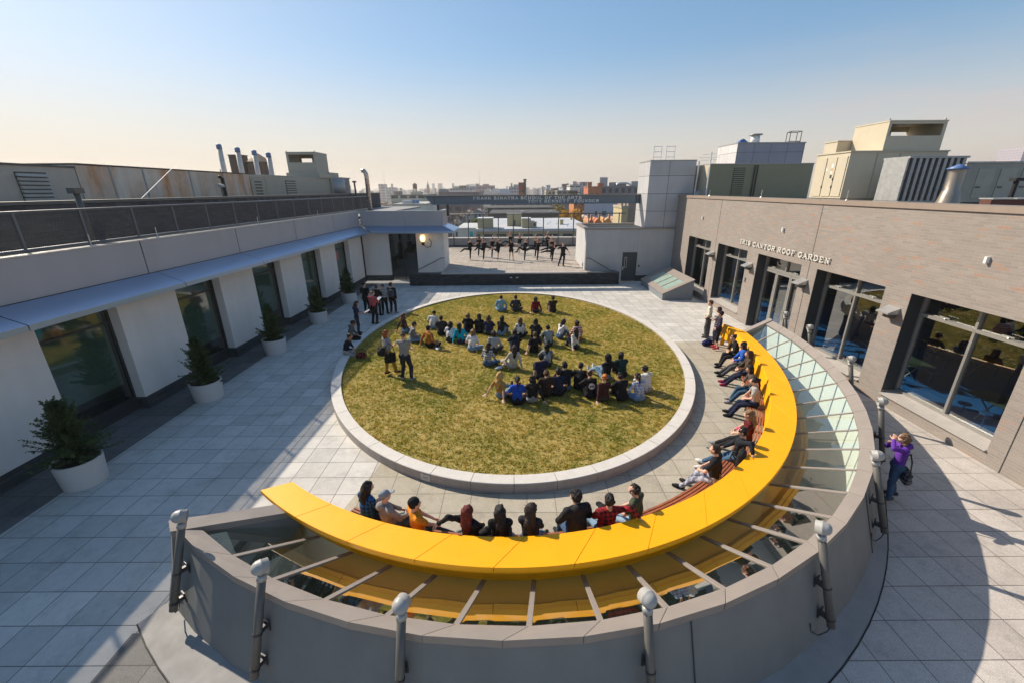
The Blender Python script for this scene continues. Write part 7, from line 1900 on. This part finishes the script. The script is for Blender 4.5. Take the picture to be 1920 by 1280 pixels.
# dancers on the stage, facing the lawn
DGp = 'dancers on the stage'
def dancer(p, pose, label, face=180, **kw):
    kw.setdefault('hair', ('bun', 'dark')); kw.setdefault('tone', 0); kw.setdefault('sleeve', 0); kw.setdefault('low', BLK); kw.setdefault('shoe', None); kw.setdefault('female', True)
    return person(label, (p[0], p[1], .876), face, pose, top=kw.pop('top', BLK), group=DGp, vox=.017, **kw)
A = arabesque
dancer((-3.562, 36.286, 0.870), A(1, .78, .16, (.30, .0, .58), (.58, 0, -.02)), 'barefoot dancer in black leggings, leftmost on the stage')
dancer((-2.990, 38.240, 0.870), A(1, .70, .2, (-.12, .0, .62), (.1, .1, .55)), 'dancer half hidden behind the leftmost one, arms curved overhead', hair=('bun', 'black'), tone=2)
dancer((-2.411, 36.091, 0.870), A(1, .72, .30, (-.08, .0, .60), (.60, 0, -.28)), 'dancer in black leggings with a bare back leaning right, third from the left front')
dancer((-1.744, 37.123, 0.870), A(1, .78, .24, (.05, .0, .62), (.55, 0, .12)), 'dancer behind the man in black shorts, one arm straight up', hair=('bun', 'brown'))
dancer((-1.177, 35.471, 0.870), A(1, .80, .34, (.02, .0, .66), (.66, 0, -.22)), 'dancer in a short black tunic with bare legs and wide arms', hair=('short', 'black'), sleeve=1, lowlen=0, height=1.76, female=False)
dancer((-0.031, 35.701, 0.870), lambda r: stand(r, wristR=(.62, -.05, .98), wristL=(-.62, -.05, .98), elbowR=(.3, -.6, .1), elbowL=(-.3, -.6, .1), ankleR=(.14, .0, .075), ankleL=(-.16, .08, .075), footR=(.3, .7, -.7), footL=(-.3, .7, -.7), curl=0), 'dancer in a short black dress standing square with arms held low', hair=('bun', 'black'), tone=1, lowlen=0)
dancer((0.644, 39.050, 0.870), A(1, .76, .30, (-.02, .0, .66), (-.45, .0, .42), .3), 'leaping dancer in pale tights at the back of the stage', hair=('bun', 'dark'), low=(.50, .40, .34), tone=0)
dancer((-0.116, 40.652, 0.870), A(1, .80, .10, (-.05, .0, .62), (-.55, .0, .46)), 'dancer at the back with both arms raised above the square standing one', hair=('bun', 'red'))
dancer((1.066, 35.936, 0.870), A(1, .62, .30, (.22, .0, .60), (-.22, .05, .60)), 'dancer in black trousers lifting both bent arms, centre of the stage', hair=('bun', 'dark'), shoe=BLK)
dancer((2.155, 36.032, 0.870), A(1, .84, .34, (-.02, .0, .58), (-.58, .0, .30)), 'dancer leaning right with one arm pointing at the back wall, right of centre', hair=('bun', 'black'), tone=1, shoe=BLK)
dancer((2.054, 37.532, 0.870), A(1, .84, .30, (-.06, .0, .64), (-.5, .0, .20)), 'dancer hidden behind the one right of centre, hand raised high', hair=('bun', 'orange'), tone=0)
dancer((3.278, 34.731, 0.870), A(1, .98, .62, (-.55, .0, .16), (-.50, .0, .05)), 'dancer bent low with one leg stretched out flat, beside the man in the tee', hair=('bun', 'black'), tone=1)
dancer((3.280, 39.950, 0.870), A(1, .42, .16, (.05, .0, .66), (-.45, .0, .35)), 'dancer farthest back at the right, arm curved over the head', hair=('bun', 'black'), tone=0)
dancer((3.346, 36.711, 0.870), A(1, .86, .30, (-.04, .0, .52), (-.66, .0, .34)), 'auburn dancer behind the low bending one, arm reaching right', hair=('bun', 'red'))
dancer((3.970, 32.912, 0.870), lambda r: stand(r, spine=(.02, .0, 1), wristR=(.70, .0, 1.45), wristL=(-.52, .0, .92), elbowR=(.2, -.2, -.8), elbowL=(-.5, -.4, .2), handR=(0, 0, 1), ankleR=(.34, .02, .07), ankleL=(-.04, -.02, .07), curl=0), 'man in a black tee and black trousers, rightmost on the stage, one palm raised', hair=('crop', 'red'), sleeve=1, shoe=BLK, female=False, height=1.76)

# ================================================================== air
mb = MB(); mb.box(-9600, 9600, -3200, 14500, -24, 64)
t = NT('haze_air')
for l in list(t.L): t.L.remove(l)
t.N.remove(t.p)
pv_ = t.n('VolumePrincipled')
pv_.inputs['Color'].default_value = (.96, .89, .81, 1)
pv_.inputs['Density'].default_value = .00034
pv_.inputs['Anisotropy'].default_value = .35
t.L.new(pv_.outputs[0], t.out.inputs['Volume'])
hz = tag(mb.build('haze', t.m), 'thin warm haze lying over the city', 'haze', kind='stuff')
